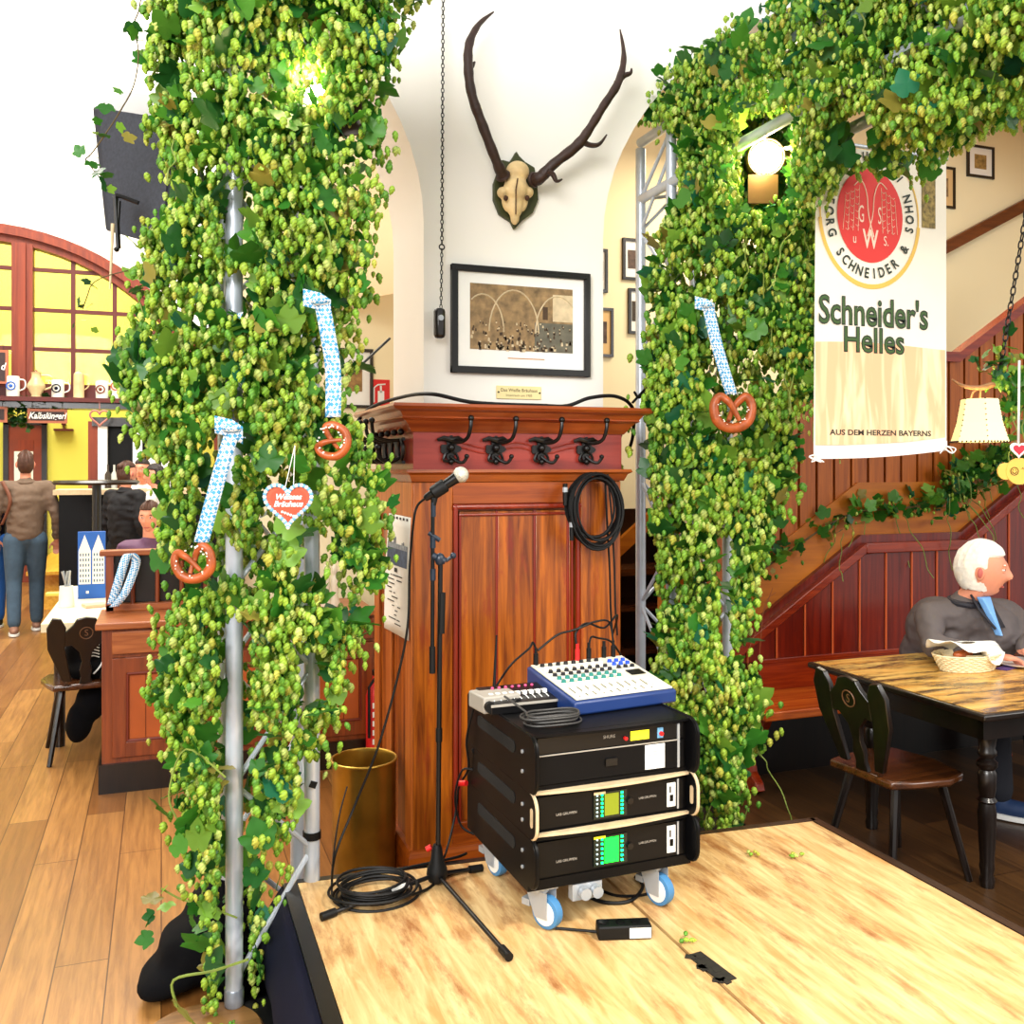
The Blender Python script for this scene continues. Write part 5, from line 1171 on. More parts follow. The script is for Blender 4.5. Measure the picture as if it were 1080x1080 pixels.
# microphone
d0_, d1_ = mp_(448, 526), mp_(487, 500)
mic = thing('microphone', 'vocal microphone with silver ball grille clipped on the stand', 'microphone', mp_(457, 530))
ax_ = (d1_-d0_).normalized()
m = MB(); m.lathe([(.010, 0), (.013, .01), (.019, (d1_-d0_).length-.03), (.021, (d1_-d0_).length-.02)], d0_, 18, axis=ax_); m.build('handle', M_blk2, mic)
m = MB(); m.ell(d1_-ax_*.004, (.027, .027, .027), 20, 14); m.lathe([(.022, 0), (.028, .004), (.028, .010), (.022, .014)], d1_-ax_*.012, 20, axis=ax_); m.build('grille', mat('mic_silver', (208, 204, 190), .45, metal=.4, var=.25, vscale=180, bump=.4), mic)
m = MB(); m.lathe([(.018, 0), (.023, .005), (.024, .05), (.020, .055)], d0_+ax_*.03, 16, axis=ax_); m.cyl(mp_(457, 533), d0_+ax_*.05, .009, n=10); m.build('clip', M_rub, mic)
cab = [mp_(448, 526, -.01), mp_(440, 534), mp_(436, 552), mp_(432, 600, .03), mp_(430, 660, .03), mp_(418, 720, .03), mp_(398, 790), mp_(374, 850), P(354, 900, 3.1), PZ(350, 932, SZ+.008), PZ(352, 948, SZ+.008), PZ(366, 956, SZ+.012)]
m = MB(); m.tube(smooth_path(cab, 8), .0042, 6); m.build('microphone_cable', M_rub, label='thin black cable falling from the microphone to the floor coil', cat='cable')
cg = PZ(396, 942, SZ+.01); m = MB()
for i in range(9):
    rx = .125+random.uniform(-.025, .02); ox, oy = random.uniform(-.015, .015), random.uniform(-.02, .02); ph = random.random()*6
    m.tube([(cg.x+ox+rx*math.cos(a), cg.y+oy+rx*.85*math.sin(a), SZ+.006+i*.0055+.003*math.sin(a*2+ph)) for a in np.linspace(0, 2*PI, 33)[:-1]], .0048, 6, closed=True)
m.tube(smooth_path([PZ(365, 955, SZ+.03), PZ(360, 945, SZ+.006), PZ(385, 925, SZ+.006), PZ(430, 915, SZ+.006), PZ(478, 905, SZ+.006), PZ(492, 900, SZ+.006)], 6), .0048, 6)
m.tube(smooth_path([PZ(430, 945, SZ+.03), PZ(450, 938, SZ+.006), PZ(470, 924, SZ+.006), PZ(500, 915, SZ+.006)], 6), .0048, 6)
m.build('cable_coil', M_rub, label='coil of black cable lying on the stage under the tripod leg', cat='cable')
m = MB(); m.tube(smooth_path([PZ(350, 935, SZ+.006), P(352, 900, 3.25), P(358, 860, 3.4), P(366, 830, 3.6)], 6), .003, 6); m.build('thin_cable', M_rub, label='thin dark wire hanging in front of the brass umbrella stand', cat='cable')

# ================================================================ RACK TOWER
RX, RY, RR = 1.025, 2.635, math.radians(1.5)
RW, RD = .565, .55
def rack_root(name, label, z): return thing(name, label, 'rack', (RX, RY, z), RR)
# dolly
dl = thing('caster_dolly', 'black wheeled dolly with blue tyres carrying the rack cases', 'dolly', (RX, RY, SZ), RR)
zb_c = .449-.0
MB().bb(.0, RW, .0, RD, .13, .148).build('board', M_black, dl, local=True)
for i, (x_, y_, a_) in enumerate(((.06, .05, .5), (.46, .06, .35), (.06, .46, .2), (.46, .46, .3))):
    m = MB(); m.box((x_, y_, .126), (.085, .085, .006)); m.cyl((x_, y_, .126), (x_, y_, .108), .03, n=16); R = Matrix.Rotation(a_, 3, 'Z'); c_ = V((x_, y_, .05))+R@V((0, -.03, 0))
    for s_ in (-1, 1):
        pts = [V((-.03, .0)), V((.03, .0)), V((.02, -.075)), V((-.012, -.075))]
        o_ = V((x_, y_, .115))+R@V((s_*.022, 0, 0)); m.prism([(-.045+0, 0), (.035, 0), (.0, -.08), (-.045, -.08)], o_, R@V((0, 1, 0)), (0,0,1), R@V((s_*.003, 0, 0)))
    m.box(V((x_, y_, .09))+R@V((0, .035, -.02)), (.05, .03, .02), R=R); cst = m.build('caster', M_zinc, dl, local=True, smooth=False)
    m = MB(); axw = R@V((1, 0, 0)); m.lathe([(.034, -.017), (.048, -.014), (.0495, 0), (.048, .014), (.034, .017)], c_, 28, axis=axw); m.build('tyre', M_blue, cst, local=True)
    m = MB(); m.lathe([(0, -.022), (.012, -.022), (.014, -.0185), (.037, -.0178), (.037, .0178), (.014, .0185), (.012, .022), (0, .022)], c_, 24, axis=axw); m.build('wheel_hub', M_white, cst, local=True)
m = MB(); m.box((.20, .02, .10), (.10, .03, .05)); m.cyl((.185, 0, .10), (.185, -.02, .10), .018, n=14).cyl((.225, 0, .10), (.225, -.02, .10), .018, n=14); m.build('connector_box', M_zinc, dl, local=True)
def side_poly(h, rd=.045, back=RD):
    p = [(back, 0), (back, h)]
    n = 8
    for i in range(n+1): a = PI/2+PI/2*i/n; p.append((-.055+rd+rd*math.cos(a), h-rd+rd*math.sin(a)))
    for i in range(n+1): a = PI+PI/2*i/n; p.append((-.055+rd+rd*math.cos(a), rd+rd*math.sin(a)))
    return p
def slot(mb, x, h, L=.30, w=.034, y0=.10, m=0):
    pass
def rack_case(label, z, h, edge, amp):
    th = rack_root('rack_case', label, z)
    for x_ in (0, RW-.014):
        m = MB(); m.prism(side_poly(h), (x_, 0, 0), (0,1,0), (0,0,1), (.014, 0, 0)); sd = m.build('side_panel', M_black, th, local=True, smooth=False)
        p = side_poly(h); sx = -.0008 if x_ == 0 else .0148
        m = MB(); pts = [(x_+.007, a, b_) for a, b_ in p]; m.tube([V(q) for q in pts[1:]]+[V(pts[0])], .0055, 6, closed=False); m.build('edge', edge, sd, local=True)
        # slot handle and oval grip
        m = MB(); xs2 = x_-.002 if x_ == 0 else x_+.014
        sl_ = [(.12+.15+(.15)*(1 if math.cos(a) > 0 else -1)+.02*math.cos(a), h*.62+.02*math.sin(a)) for a in np.linspace(0, 2*PI, 17)[:-1]]
        m.prism(sl_, (xs2, 0, 0), (0,1,0), (0,0,1), (.002, 0, 0)); m.build('slot', mat('slot_black', (4, 4, 5), .9), sd, local=True)
        m = MB(); ov = [(-.030+.009*math.cos(a), h*.5+(.02 if math.sin(a) > 0 else -.02)+.009*math.sin(a)) for a in np.linspace(0, 2*PI, 17)[:-1]]
        if edge is M_edge and x_ == 0: m.prism([(a, b_) for a, b_ in ov], (xs2, 0, 0), (0,1,0), (0,0,1), (.002, 0, 0)); m.build('grip', M_edge, sd, local=True)
        elif edge is M_edge: m.prism([(a, b_) for a, b_ in ov], (x_-.002, 0, 0), (0,1,0), (0,0,1), (.002, 0, 0)); m.build('grip', M_edge, sd, local=True)
        m = MB()
        for (a, b_) in ((.04, h*.65), (.04, h*.3)): m.cyl((xs2-.002, a, b_), (xs2+.004, a, b_), .006, n=10)
        m.build('bolt', M_zinc, sd, local=True)
    MB().bb(.014, RW-.014, .0, RD, h-.012, h).bb(.014, RW-.014, .0, RD, 0, .012).build('shell', M_black, th, local=True)
    for zz in (.0005, h-.0085):
        bow = [(.014+(RW-.028)*i/16, -.012-.020*math.sin(PI*i/16)) for i in range(17)]+[(RW-.014, .01), (.014, .01)]
        if edge is M_edge or zz > .01: MB().prism(bow, (0, 0, zz), (1,0,0), (0,1,0), (0,0,.008)).build('front_lip', edge, th, local=True)
    fp_ = MB(); fp_.bb(.016, RW-.016, .004, .02, .012, h-.012); face = fp_.build('front_panel', mat('panel_black', (8, 8, 9), .35, spec=.16), th, local=True)
    return th, face
def front(poly_mb): pass
# top case with wireless receiver and drawer
z3 = SZ+.433-.004; z2 = SZ+.2935; z1 = SZ+.148
h1, h2, h3 = z2-z1-.001, z3-z2-.001, .170
c1_, f1 = rack_case('lowest black amplifier rack case with bright green display', z1, h1, M_black, True)
c2_, f2 = rack_case('middle amplifier rack case with pale plywood edges and green display', z2, h2, M_edge, True)
c3_, f3 = rack_case('tall top rack case with a yellow display and closed drawer', z3, h3, M_black, False)
def ampface(face, h, bright, sc):
    m = MB(); m.bb(.03, RW-.03, -.004, .004, .02, h-.02); m.build('amplifier_front', mat('amp_black', (12, 12, 14), .3, spec=.2), face, local=True)
    m = MB(); m.bb(.215, .33, -.009, -.004, .026, h-.028); m.build('control_panel', mat('amp_panel', (16, 30, 24), .25), face, local=True)
    m = MB(); m.bb(.252, .30, -.011, -.009, .034, h-.034); m.build('display', M_green if bright else mat('screen_dim', (110, 120, 20), .4, emit=.8), face, local=True)
    m = MB()
    for k in range(6):
        z = .036+k*(h-.072)/5; m.box((.312, -.010, z), (.008, .003, .006)); m.box((.243, -.010, z), (.006, .003, .006)); m.box((.226, -.010, z), (.005, .003, .004), m=1)
    m.build('led', [M_greenl, mat('led_white', (200, 240, 240), .4, emit=1.2)], face, local=True)
    m = MB(); m.cyl((.338, -.018, h*.52), (.338, -.004, h*.52), .010, n=14); m.build('knob', M_blk2, face, local=True)
    m = MB(); m.bb(.215, .255, -.0095, -.0085, h-.034, h-.026); m.build('name_strip', M_yell if bright else M_edge, face, local=True)
    m = MB(); text_geo('LAB GRUPPEN', .011, (.125, -.005, h*.42), (1,0,0), (0,0,1), mb=m); text_geo('LAB.GRUPPEN', .010, (.405, -.005, h*.52), (1,0,0), (0,0,1), mb=m); m.build('lettering', M_grey, face, local=True)
    m = MB(); m.bb(.475, .505, -.007, -.004, .03, h-.03); m.build('label', M_paper, face, local=True)
    m = MB(); m.bb(.484, .496, -.0085, -.007, h*.35, h*.5).bb(.483, .488, -.0085, -.007, h*.55, h*.7); m.build('label_print', M_black, face, local=True)
ampface(f1, h1, True, 1); ampface(f2, h2, False, 1)
h = h3
m = MB(); m.bb(.03, RW-.03, -.004, .004, h-.062, h-.014); m.build('receiver', M_blk2, f3, local=True)
m = MB(); m.bb(.03, RW-.03, -.006, .004, .016, h-.068); m.build('drawer', mat('drawer_black', (9, 9, 11), .5, spec=.16), f3, local=True)
m = MB(); m.bb(.03, RW-.05, -.008, -.004, h-.068, h-.065); m.build('drawer_edge', M_grey, f3, local=True)
m = MB(); m.bb(.255, .295, -.012, -.006, .050, .072); m.build('drawer_lock', mat('lock_black', (6, 6, 7), .4), f3, local=True)
m = MB(); m.bb(.345, .41, -.006, -.004, h-.052, h-.024); m.build('display', mat('display_yellow', (250, 236, 40), .4, emit=.9), f3, local=True)
m = MB(); m.bb(.395, .465, -.0085, -.006, .022, .098); m.build('paper_label', M_paper, f3, local=True)
m = MB(); m.bb(.405, .45, -.0092, -.0085, .066, .068).bb(.405, .44, -.0092, -.0085, .075, .077); m.build('label_print', M_grey, f3, local=True)
m = MB(); m.bb(.44, .46, -.007, -.004, h-.054, h-.022); m.build('sticker', M_icbl, f3, local=True)
m = MB(); m.cyl((.452, -.014, h-.04), (.452, -.006, h-.04), .007, n=10).cyl((.325, -.014, h-.042), (.325, -.004, h-.042), .006, n=10); m.build('knob', M_red, f3, local=True)
m = MB(); text_geo('SHURE', .014, (.27, -.005, h-.032), (1,0,0), (0,0,1), mb=m); m.build('lettering', M_grey, f3, local=True)
m = MB(); m.bb(.512, .52, -.008, -.004, .016, h-.016); m.build('rack_rail', M_zinc, f3, local=True)
for f_2, hh_ in ((f1, h1), (f2, h2)): MB().bb(.512, .518, -.006, -.003, .02, hh_-.02).build('rack_rail', M_zinc, f_2, local=True)
RT_ = z3+h3
def onrack(px, py, z=None): return PZ(px, py, RT_ if z is None else z)
# mixer
pA = onrack(606, 756); pB = onrack(714, 741)
mxr = thing('mixing_console', 'cream topped blue mixing console full of knobs on the rack', 'mixer', (pA.x, pA.y, RT_), math.atan2(pB.y-pA.y, pB.x-pA.x)+.0)
MW = (pB-pA).length; MD = .33; hf, hb_ = .045, .10
m = MB(); m.add([(0,0,0),(MW,0,0),(MW,MD,0),(0,MD,0),(0,0,hf),(MW,0,hf),(MW,MD,hb_),(0,MD,hb_)], [(0,3,2,1),(4,5,6,7),(0,1,5,4),(1,2,6,5),(2,3,7,6),(3,0,4,7)]); m.build('body', M_mixb, mxr, local=True, bevel=.008)
def onm(u, v, o=0): return V((u*MW, v*MD, hf+(hb_-hf)*v+o))
m = MB(); m.add([onm(.03,.03,.002), onm(.97,.03,.002), onm(.97,.97,.002), onm(.03,.97,.002), onm(.03,.03,.006), onm(.97,.03,.006), onm(.97,.97,.006), onm(.03,.97,.006)], [(0,3,2,1),(4,5,6,7),(0,1,5,4),(1,2,6,5),(2,3,7,6),(3,0,4,7)]); m.build('top_panel', M_mixw, mxr, local=True)
km = [mat('knob_teal', (40, 130, 120), .4), mat('knob_black', (24, 24, 28), .4), mat('knob_blue', (30, 80, 220), .4), M_white]
base_k = {}
def knob_at(u, v, mi, r_=.0085, hgt_=.016):
    key = (mi, r_)
    if key not in base_k:
        m = MB(); m.lathe([(r_*1.15, 0), (r_*1.15, hgt_*.35)], (0,0,0), 12, m=1); m.lathe([(r_, hgt_*.35), (r_*.85, hgt_), (0, hgt_)], (0,0,0), 12, m=0); o = m.build('knob', [km[mi], M_white], mxr, local=True); base_k[key] = o
    else: o = base_k[key].copy(); COL.objects.link(o); o.parent = mxr
    o.location = onm(u, v, .006)
for ci in range(8):
    u = .09+ci*.078
    for ri, mi in enumerate((0, 0, 1, 1, 3, 1)): knob_at(u, .40+ri*.09, mi)
for ci in range(3):
    for ri in range(3): knob_at(.74+ci*.07, .60+ri*.09, 2 if ri > 0 else 1)
for ci in range(10):
    u = .09+ci*.078; m = MB(); m.bar(onm(u, .08, .0065), onm(u, .30, .0065), .003, .001); o = m.build('fader_slot', M_black, mxr, local=True)
    m = MB(); m.box(onm(u, .12+.03*(ci % 3), .012), (.010, .014, .012)); m.build('fader', M_white, mxr, local=True)
m = MB(); m.add([onm(.78, .42, .008), onm(.93, .42, .008), onm(.93, .56, .008), onm(.78, .56, .008)], [(0,1,2,3)]); m.build('meter_window', M_black, mxr, local=True)
Mx = Matrix.Translation(mxr.location) @ mxr.rotation_euler.to_matrix().to_4x4()
def om(u, v, o=0): return Mx @ onm(u, v, o)
for k, (u, v) in enumerate(((.08, .97), (.50, .97), (.62, .97), (.78, .97), (.88, .97))):
    m = MB(); m.cyl(om(u, v, .0), om(u, v, .045), .009, n=10).cyl(om(u, v, .045), om(u, v, .065), .006, n=8)
    m.build('audio_plug', M_red if k == 1 else M_rub, label=('black plug at the far left back corner of the mixer', 'red plug standing in the back edge of the mixer', 'black plug just right of the red plug on the mixer', 'black plug second from the right on the mixer', 'black plug nearest the back right corner of the mixer')[k], cat='plug', group='plugs along the back of the mixing console')
m = MB()
m.tube(smooth_path([om(.08, .97, .06), om(.05, .97, .085), P(558, 684, 3.3), P(540, 700, 3.25), P(527, 718, 3.25), P(520, 730, 3.2)], 7), .004, 6)
m.tube(smooth_path([om(.10, .97, .055), om(.3, .99, .10), om(.45, 1.0, .11), om(.55, .99, .12), om(.7, 1.0, .135), om(.85, 1.0, .13), om(.88, .97, .06)], 7), .004, 6)
m.tube(smooth_path([om(.50, .97, .05), om(.5, 1.0, .10), om(.62, 1.02, .13), om(.8, 1.0, .11), om(.95, 1.02, .15), PY(646, 670, CF-.08)], 7), .004, 6)
m.tube(smooth_path([om(.62, .97, .05), om(.66, 1.0, .08), om(.75, 1.04, .07), om(.9, 1.05, .05), om(1.05, 1.1, -.02)], 7), .004, 6)
m.build('patch_cable', M_rub, label='tangle of black patch cables behind the mixing console', cat='cable')
# small black mixer
qA, qB = onrack(508, 757), onrack(585, 750)
dm = thing('lighting_controller', 'small black fader desk left of the mixing console', 'controller', (qA.x+.035, qA.y+.01, RT_), .03)
W2, D2 = .245, .15
m = MB(); m.add([(0,0,0),(W2,0,0),(W2,D2,0),(0,D2,0),(0,0,.035),(W2,0,.035),(W2,D2,.06),(0,D2,.06)], [(0,3,2,1),(4,5,6,7),(0,1,5,4),(1,2,6,5),(2,3,7,6),(3,0,4,7)]); m.build('body', M_blk2, dm, local=True, bevel=.004)
for k in range(9):
    x_ = .02+k*.024; MB().bar((x_, .02, .0405), (x_, .085, .051), .003, .002).box((x_, .055, .052), (.013, .012, .012)).build('fader', [M_white], dm, local=True)
m = MB()
for k in range(7): m.ell((.05+k*.024, .12, .058), (.006, .006, .005), 8, 5)
m.build('button', mat('pink_button', (220, 80, 130), .5), dm, local=True)
MB().bb(.0, W2, -.003, 0, .026, .034).build('front_strip', M_grey, dm, local=True)
# receiver with antenna
rc = thing('wireless_receiver', 'light grey wireless receiver box with an upright black antenna', 'receiver', (RX+.0, RY+.27, RT_), .12)
m = MB(); m.bb(-.05, .085, 0, .12, .0, .055); m.build('body', M_grey, rc, local=True, bevel=.006)
m = MB(); m.cyl((.04, .11, .045), (.055, .12, .23), .006, .003, n=8); m.build('antenna', M_rub, rc, local=True)
m = MB(); m.cyl((-.03, .005, .025), (-.035, -.02, .025), .018, n=12).cyl((.06, 0.005, .025), (.065, -.02, .025), .018, n=12); m.build('connector', M_rub, rc, local=True)
# cable coil on the rack
cg = onrack(583, 768); m = MB()
for i in range(6):
    a_, b_ = .085+random.uniform(-.02, .015), .055+random.uniform(-.012, .01); ox = random.uniform(-.01, .01)
    m.tube([(cg.x+ox+.02+a_*math.cos(t_), cg.y+.06+b_*math.sin(t_), RT_+.005+i*.005+.002*math.sin(3*t_)) for t_ in np.linspace(0, 2*PI, 25)[:-1]], .0035, 6, closed=True)
m.tube(smooth_path([(cg.x-.05, cg.y+.08, RT_+.03), (cg.x-.08, cg.y+.13, RT_+.055), (cg.x-.10, cg.y+.16, RT_+.07)], 5), .0035, 6)
m.build('cable_coil', mat('cable_grey', (58, 56, 54), .5), label='small loose coil of grey cable on top of the rack', cat='cable')
# cables left of the rack, under it, and power box
m = MB()
m.tube(smooth_path([P(500, 745, 3.25), P(492, 780, 3.28), P(494, 810, 3.3), P(484, 830, 3.35), P(480, 860, 3.35), P(470, 900, 3.3), PZ(462, 912, SZ+.006)], 6), .004, 6)
m.tube(smooth_path([P(498, 790, 3.28), P(505, 812, 3.28), P(488, 812, 3.3), P(480, 840, 3.3), P(486, 870, 3.3), P(500, 880, 3.28)], 6), .004, 6)
m.build('loose_cable', M_rub, label='loose black cables dangling behind the left side of the rack', cat='cable')
m = MB(); m.cyl(P(484, 826, 3.32), P(492, 826, 3.3), .010, n=10); m.cyl(P(455, 893, 3.2), P(450, 896, 3.2), .010, n=10); m.build('red_plug', M_red, label='small red plug hanging left of the rack cases', cat='plug')
m = MB(); m.tube(smooth_path([PZ(612, 935, SZ+.03), PZ(620, 945, SZ+.006), PZ(640, 952, SZ+.006), PZ(665, 950, SZ+.006), PZ(678, 935, SZ+.006), PZ(670, 925, SZ+.006)], 6), .006, 6); m.tube(smooth_path([PZ(585, 979, SZ+.006), PZ(600, 980, SZ+.006), PZ(632, 983, SZ+.012)], 5), .004, 6)
m.tube(smooth_path([PZ(625, 930, SZ+.03), PZ(632, 938, SZ+.006), PZ(655, 945, SZ+.006), PZ(688, 940, SZ+.006), PZ(690, 915, SZ+.006)], 6), .005, 6)
m.build('power_cable', M_rub, label='black power cables on the stage beneath the wheeled dolly', cat='cable')
pA = PZ(631, 993, SZ); pB = PZ(688, 991, SZ)
pb = thing('power_strip', 'short black power strip with white label in front of the dolly', 'power strip', (pA.x, pA.y, SZ), math.atan2(pB.y-pA.y, pB.x-pA.x))
L_ = (pB-pA).length; MB().bb(0, L_, 0, .055, 0, .042).build('housing', M_rub, pb, local=True, bevel=.006)
MB().bb(L_*.58, L_*.98, -.001, .0, .006, .036).build('label', M_paper, pb, local=True); MB().cyl((.02, .0275, .042), (.02, .0275, .046), .014).cyl((.07, .0275, .042), (.07, .0275, .046), .014).cyl((.115, .0275, .042), (.115, .0275, .046), .014).build('socket', M_blk2, pb, local=True)

# ================================================================ UMBRELLA STAND, BAG, LEFT FLOOR
ub = P(384, 800, 3.95); um = thing('umbrella_stand', 'tall aged brass umbrella stand between truss tower and pillar', 'umbrella stand', (ub.x, ub.y, 0))
m = MB(); hR = .132; m.lathe([(0, .012), (hR-.004, .012), (hR, 0), (hR, .012), (hR, ub.z-.01), (hR+.004, ub.z), (hR-.003, ub.z+.002), (hR-.006, ub.z-.01), (hR-.006, .02), (0, .02)], (ub.x, ub.y, 0), 36); m.build('body', M_brass, um)
MB().tube([(ub.x+(hR+.002)*math.cos(a), ub.y+(hR+.002)*math.sin(a), ub.z) for a in np.linspace(0, 2*PI, 37)[:-1]], .006, 8, closed=True).build('rim', M_brass, um)
bgp = PZ(205, 1062, 0)
m = MB()
for (dx, dy, z, rx, ry, rz) in ((.03, .16, .10, .15, .15, .12), (.10, .22, .17, .12, .14, .15), (-.05, .12, .06, .13, .12, .06), (.14, .12, .08, .12, .14, .09)): m.ell((bgp.x+dx, bgp.y+dy, z), (rx, ry, rz), 20, 14)
for p in m.v: p += V((mnoise.noise(p*7), mnoise.noise(p*7+V((5,5,5))), mnoise.noise(p*6+V((9,1,1)))))*.03; p.z = max(p.z, .012)
bb_ = blob(m, .012, 5); bb_.build('cloth_bag', M_blkcl, label='limp black cloth bag slumped at the foot of the left tower', cat='bag')
sb = PZ(212, 1090, 0)
m = MB(); m.lathe([(0, .03), (.17, .03), (.18, .02), (.18, 0)], (sb.x, sb.y-.06, 0), 36); m.build('round_board', wood('round_wood', (112, 78, 40), (150, 108, 60), 'X', 4, .4), label='round brown wooden board under the black cloth bag', cat='board')
m = MB(); m.box((LT[0][0]+.10, LT[0][1]-.12, .012), (.30, .3, .02), rz=.2); m.build('rubber_mat', M_rub, label='flat black rubber mat at the bottom of the left tower', cat='mat')

# ================================================================ SIDEBOARD
sA = PZ(107, 838, 0); SYF = sA.y; SX0 = sA.x; SX1 = PY(396, 700, SYF).x
yl_ = SYF/ray(150)[1]
sz_ = PY(115, 657, SYF).z
sd = thing('sideboard', 'reddish brown wooden sideboard with drawer and door behind the left tower', 'sideboard', ((SX0+SX1)/2, SYF+.25, 0))
m = MB(); m.bb(SX0, SX1, SYF+.02, SYF+.5, .0, sz_-.04); m.build('carcass', M_side, sd, bevel=.003)
MB().bb(SX0-.03, SX1, SYF-.02, SYF+.52, sz_-.035, sz_).build('worktop', M_sidet, sd, bevel=.006)
MB().bb(SX0-.015, SX1, SYF-.005, SYF+.5, 0, .15).build('plinth', M_dark, sd)
nb = 3; bw_ = (SX1-SX0)/nb
for i in range(nb):
    xa = SX0+.05+i*bw_; xb = xa+bw_-.06
    zdt = PY(130, 692, SYF).z
    m = MB(); m.bb(xa, xb, SYF-.002, SYF+.02, zdt+.01, sz_-.05); dw = m.build('drawer', M_sidet if i == 0 else M_side, sd, bevel=.004)
    m = MB(); m.bar(((xa+xb)/2-.03+.02, SYF-.02, (zdt+sz_)/2-.02), ((xa+xb)/2+.05, SYF-.02, (zdt+sz_)/2-.02), .01, .01).cyl(((xa+xb)/2, SYF-.02, (zdt+sz_)/2-.02), ((xa+xb)/2, SYF, (zdt+sz_)/2-.02), .005); m.build('handle', M_brass, dw)
    zd0 = .18
    m = MB(); m.bb(xa, xa+.07, SYF, SYF+.02, zd0, zdt-.01); m.bb(xb-.07, xb, SYF, SYF+.02, zd0, zdt-.01); m.bb(xa, xb, SYF+.0005, SYF+.02, zd0, zd0+.08); m.bb(xa, xb, SYF+.0005, SYF+.02, zdt-.09, zdt-.01); dd = m.build('door', M_side, sd, bevel=.003)
    m = MB(); n3 = 3; wx = (xb-xa-.16)/n3
    for k in range(n3): m.bb(xa+.08+k*wx, xa+.08+(k+1)*wx-.004, SYF+.012, SYF+.02, zd0+.085, zdt-.095)
    m.build('door_panel', mat('panel_orange', (176, 84, 30), .4, var=.2, vscale=5), dd)
    m = MB()
    for (p, q) in (((xa+.075, zd0+.085), (xb-.075, zd0+.085)), ((xb-.075, zd0+.085), (xb-.075, zdt-.095)), ((xb-.075, zdt-.095), (xa+.075, zdt-.095)), ((xa+.075, zdt-.095), (xa+.075, zd0+.085))): m.cyl((p[0], SYF+.004, p[1]), (q[0], SYF+.004, q[1]), .008, n=6)
    m.build('panel_bead', mat('bead_brown', (108, 36, 16), .4), dd)
zrl = PY(130, 580, SYF+.42).z
m = MB(); m.bb(SX0-.03, SX0+.7, SYF+.38, SYF+.48, zrl-.03, zrl); m.bb(SX0, SX0+.7, SYF+.40, SYF+.46, sz_, sz_+.04); m.build('gallery_rail', M_sidet, sd, bevel=.004)
m = MB(); m.bb(SX0, SX0+.04, SYF+.40, SYF+.46, sz_, zrl-.03); m.bb(SX0+.66, SX0+.70, SYF+.40, SYF+.46, sz_, zrl-.03)
m.build('post', M_side, sd)
for k in range(4): MB().cyl((SX0+.14+k*.13, SYF+.42, sz_+.03), (SX0+.14+k*.13, SYF+.42, zrl-.03), .012, n=10).build('spindle', M_side, sd)
MB().bb(SX0+.04, SX0+.66, SYF+.47, SYF+.48, sz_, zrl-.03).build('back_board', M_dark, sd)
m = MB(); a = PY(135, 590, SYF+.3); band(m, smooth_path([PY(118, 637, SYF+.25), PY(126, 610, SYF+.27), PY(134, 586, SYF+.34), PY(141, 586, SYF+.36), PY(143, 596, SYF+.36), PY(132, 625, SYF+.26), PY(120, 640, SYF+.24)], 5), .05, (1, .3, 0)); m.build('ribbon_loop', M_rib, label='pale blue folded ribbon loop hanging over the sideboard gallery', cat='ribbon', solid=.002)
# red lantern-like fire box beyond
p = PY(393, 705, SYF-.15); fe = thing('fire_extinguisher', 'narrow red fire extinguisher standing right of the sideboard against the pillar', 'fire extinguisher', (SX1-.02, SYF-.1, 0))
m = MB(); m.lathe([(.05, 0), (.055, .01), (.055, .42), (.04, .47), (.018, .5), (.018, .53)], (SX1-.02, SYF-.1, 0), 20); m.build('cylinder', M_red, fe); m = MB(); m.box((SX1-.02, SYF-.1, .545), (.03, .05, .03)); m.tube([(SX1-.02, SYF-.14, .54), (SX1-.07, SYF-.16, .48), (SX1-.07, SYF-.16, .2)], .008, 6); m.build('valve', M_rub, fe); m = MB()
for k in range(5): m.bb(SX1-.05, SX1+.0, SYF-.158, SYF-.156, .16+k*.05, .19+k*.05)
m.build('label', M_paper, fe)
# things on the sideboard's right end
for k, (px, lab) in enumerate(((344, 'small pale figurine on the sideboard, left one'), (353, 'small pale figurine on the sideboard, right one'))):
    p = PY(px, 632, SYF+.2); p.z = sz_; m = MB(); m.lathe([(.03, 0), (.032, .02), (.018, .06), (.024, .12), (.02, .16), (.010, .18), (.016, .20), (.014, .23), (0, .245)], p, 14); m.build('figurine', mat('porcelain', (232, 222, 200), .4), label=lab, cat='figurine')

# ================================================================ LEFT TABLE, BENCH, BAR
tz = .76
f0 = PZ(46, 658, tz); lt0x, lt0y = f0.x, f0.y
lt2 = thing('side_table', 'table under a white paper cloth behind the dark carved chair at left', 'table', (lt0x+.4, lt0y+1, 0))
m = MB(); m.bb(lt0x, lt0x+.75, lt0y, lt0y+1.9, tz-.035, tz-.003); m.build('table_top', M_dark, lt2)
m = MB(); m.bb(lt0x-.012, lt0x+.762, lt0y-.012, lt0y+1.91, tz-.003, tz); m.bb(lt0x-.014, lt0x-.012, lt0y-.012, lt0y+1.91, tz-.05, tz); m.bb(lt0x-.012, lt0x+.762, lt0y-.014, lt0y-.012, tz-.05, tz); m.build('paper_cloth', mat('cloth_cream', (244, 230, 190), .8, var=.08, vscale=6), lt2)
for x_, y_ in ((.08, .08), (.67, .08), (.08, 1.8), (.67, 1.8)): MB().cyl((lt0x+x_, lt0y+y_, 0), (lt0x+x_, lt0y+y_, tz-.035), .03, .035).build('leg', M_dark, lt2)
q = c3.location; m = MB(); m.ell((q.x+.02, q.y+.02, .60), (.13, .10, .15), 20, 14); m.ell((q.x+.06, q.y, .50), (.15, .12, .08), 20, 14); m.ell((q.x+.10, q.y+.05, .40), (.10, .10, .14)); m.ell((q.x+.04, q.y+.02, .30), (.09, .09, .12)); m.ell((q.x-.03, q.y+.0, .18), (.08, .08, .12))
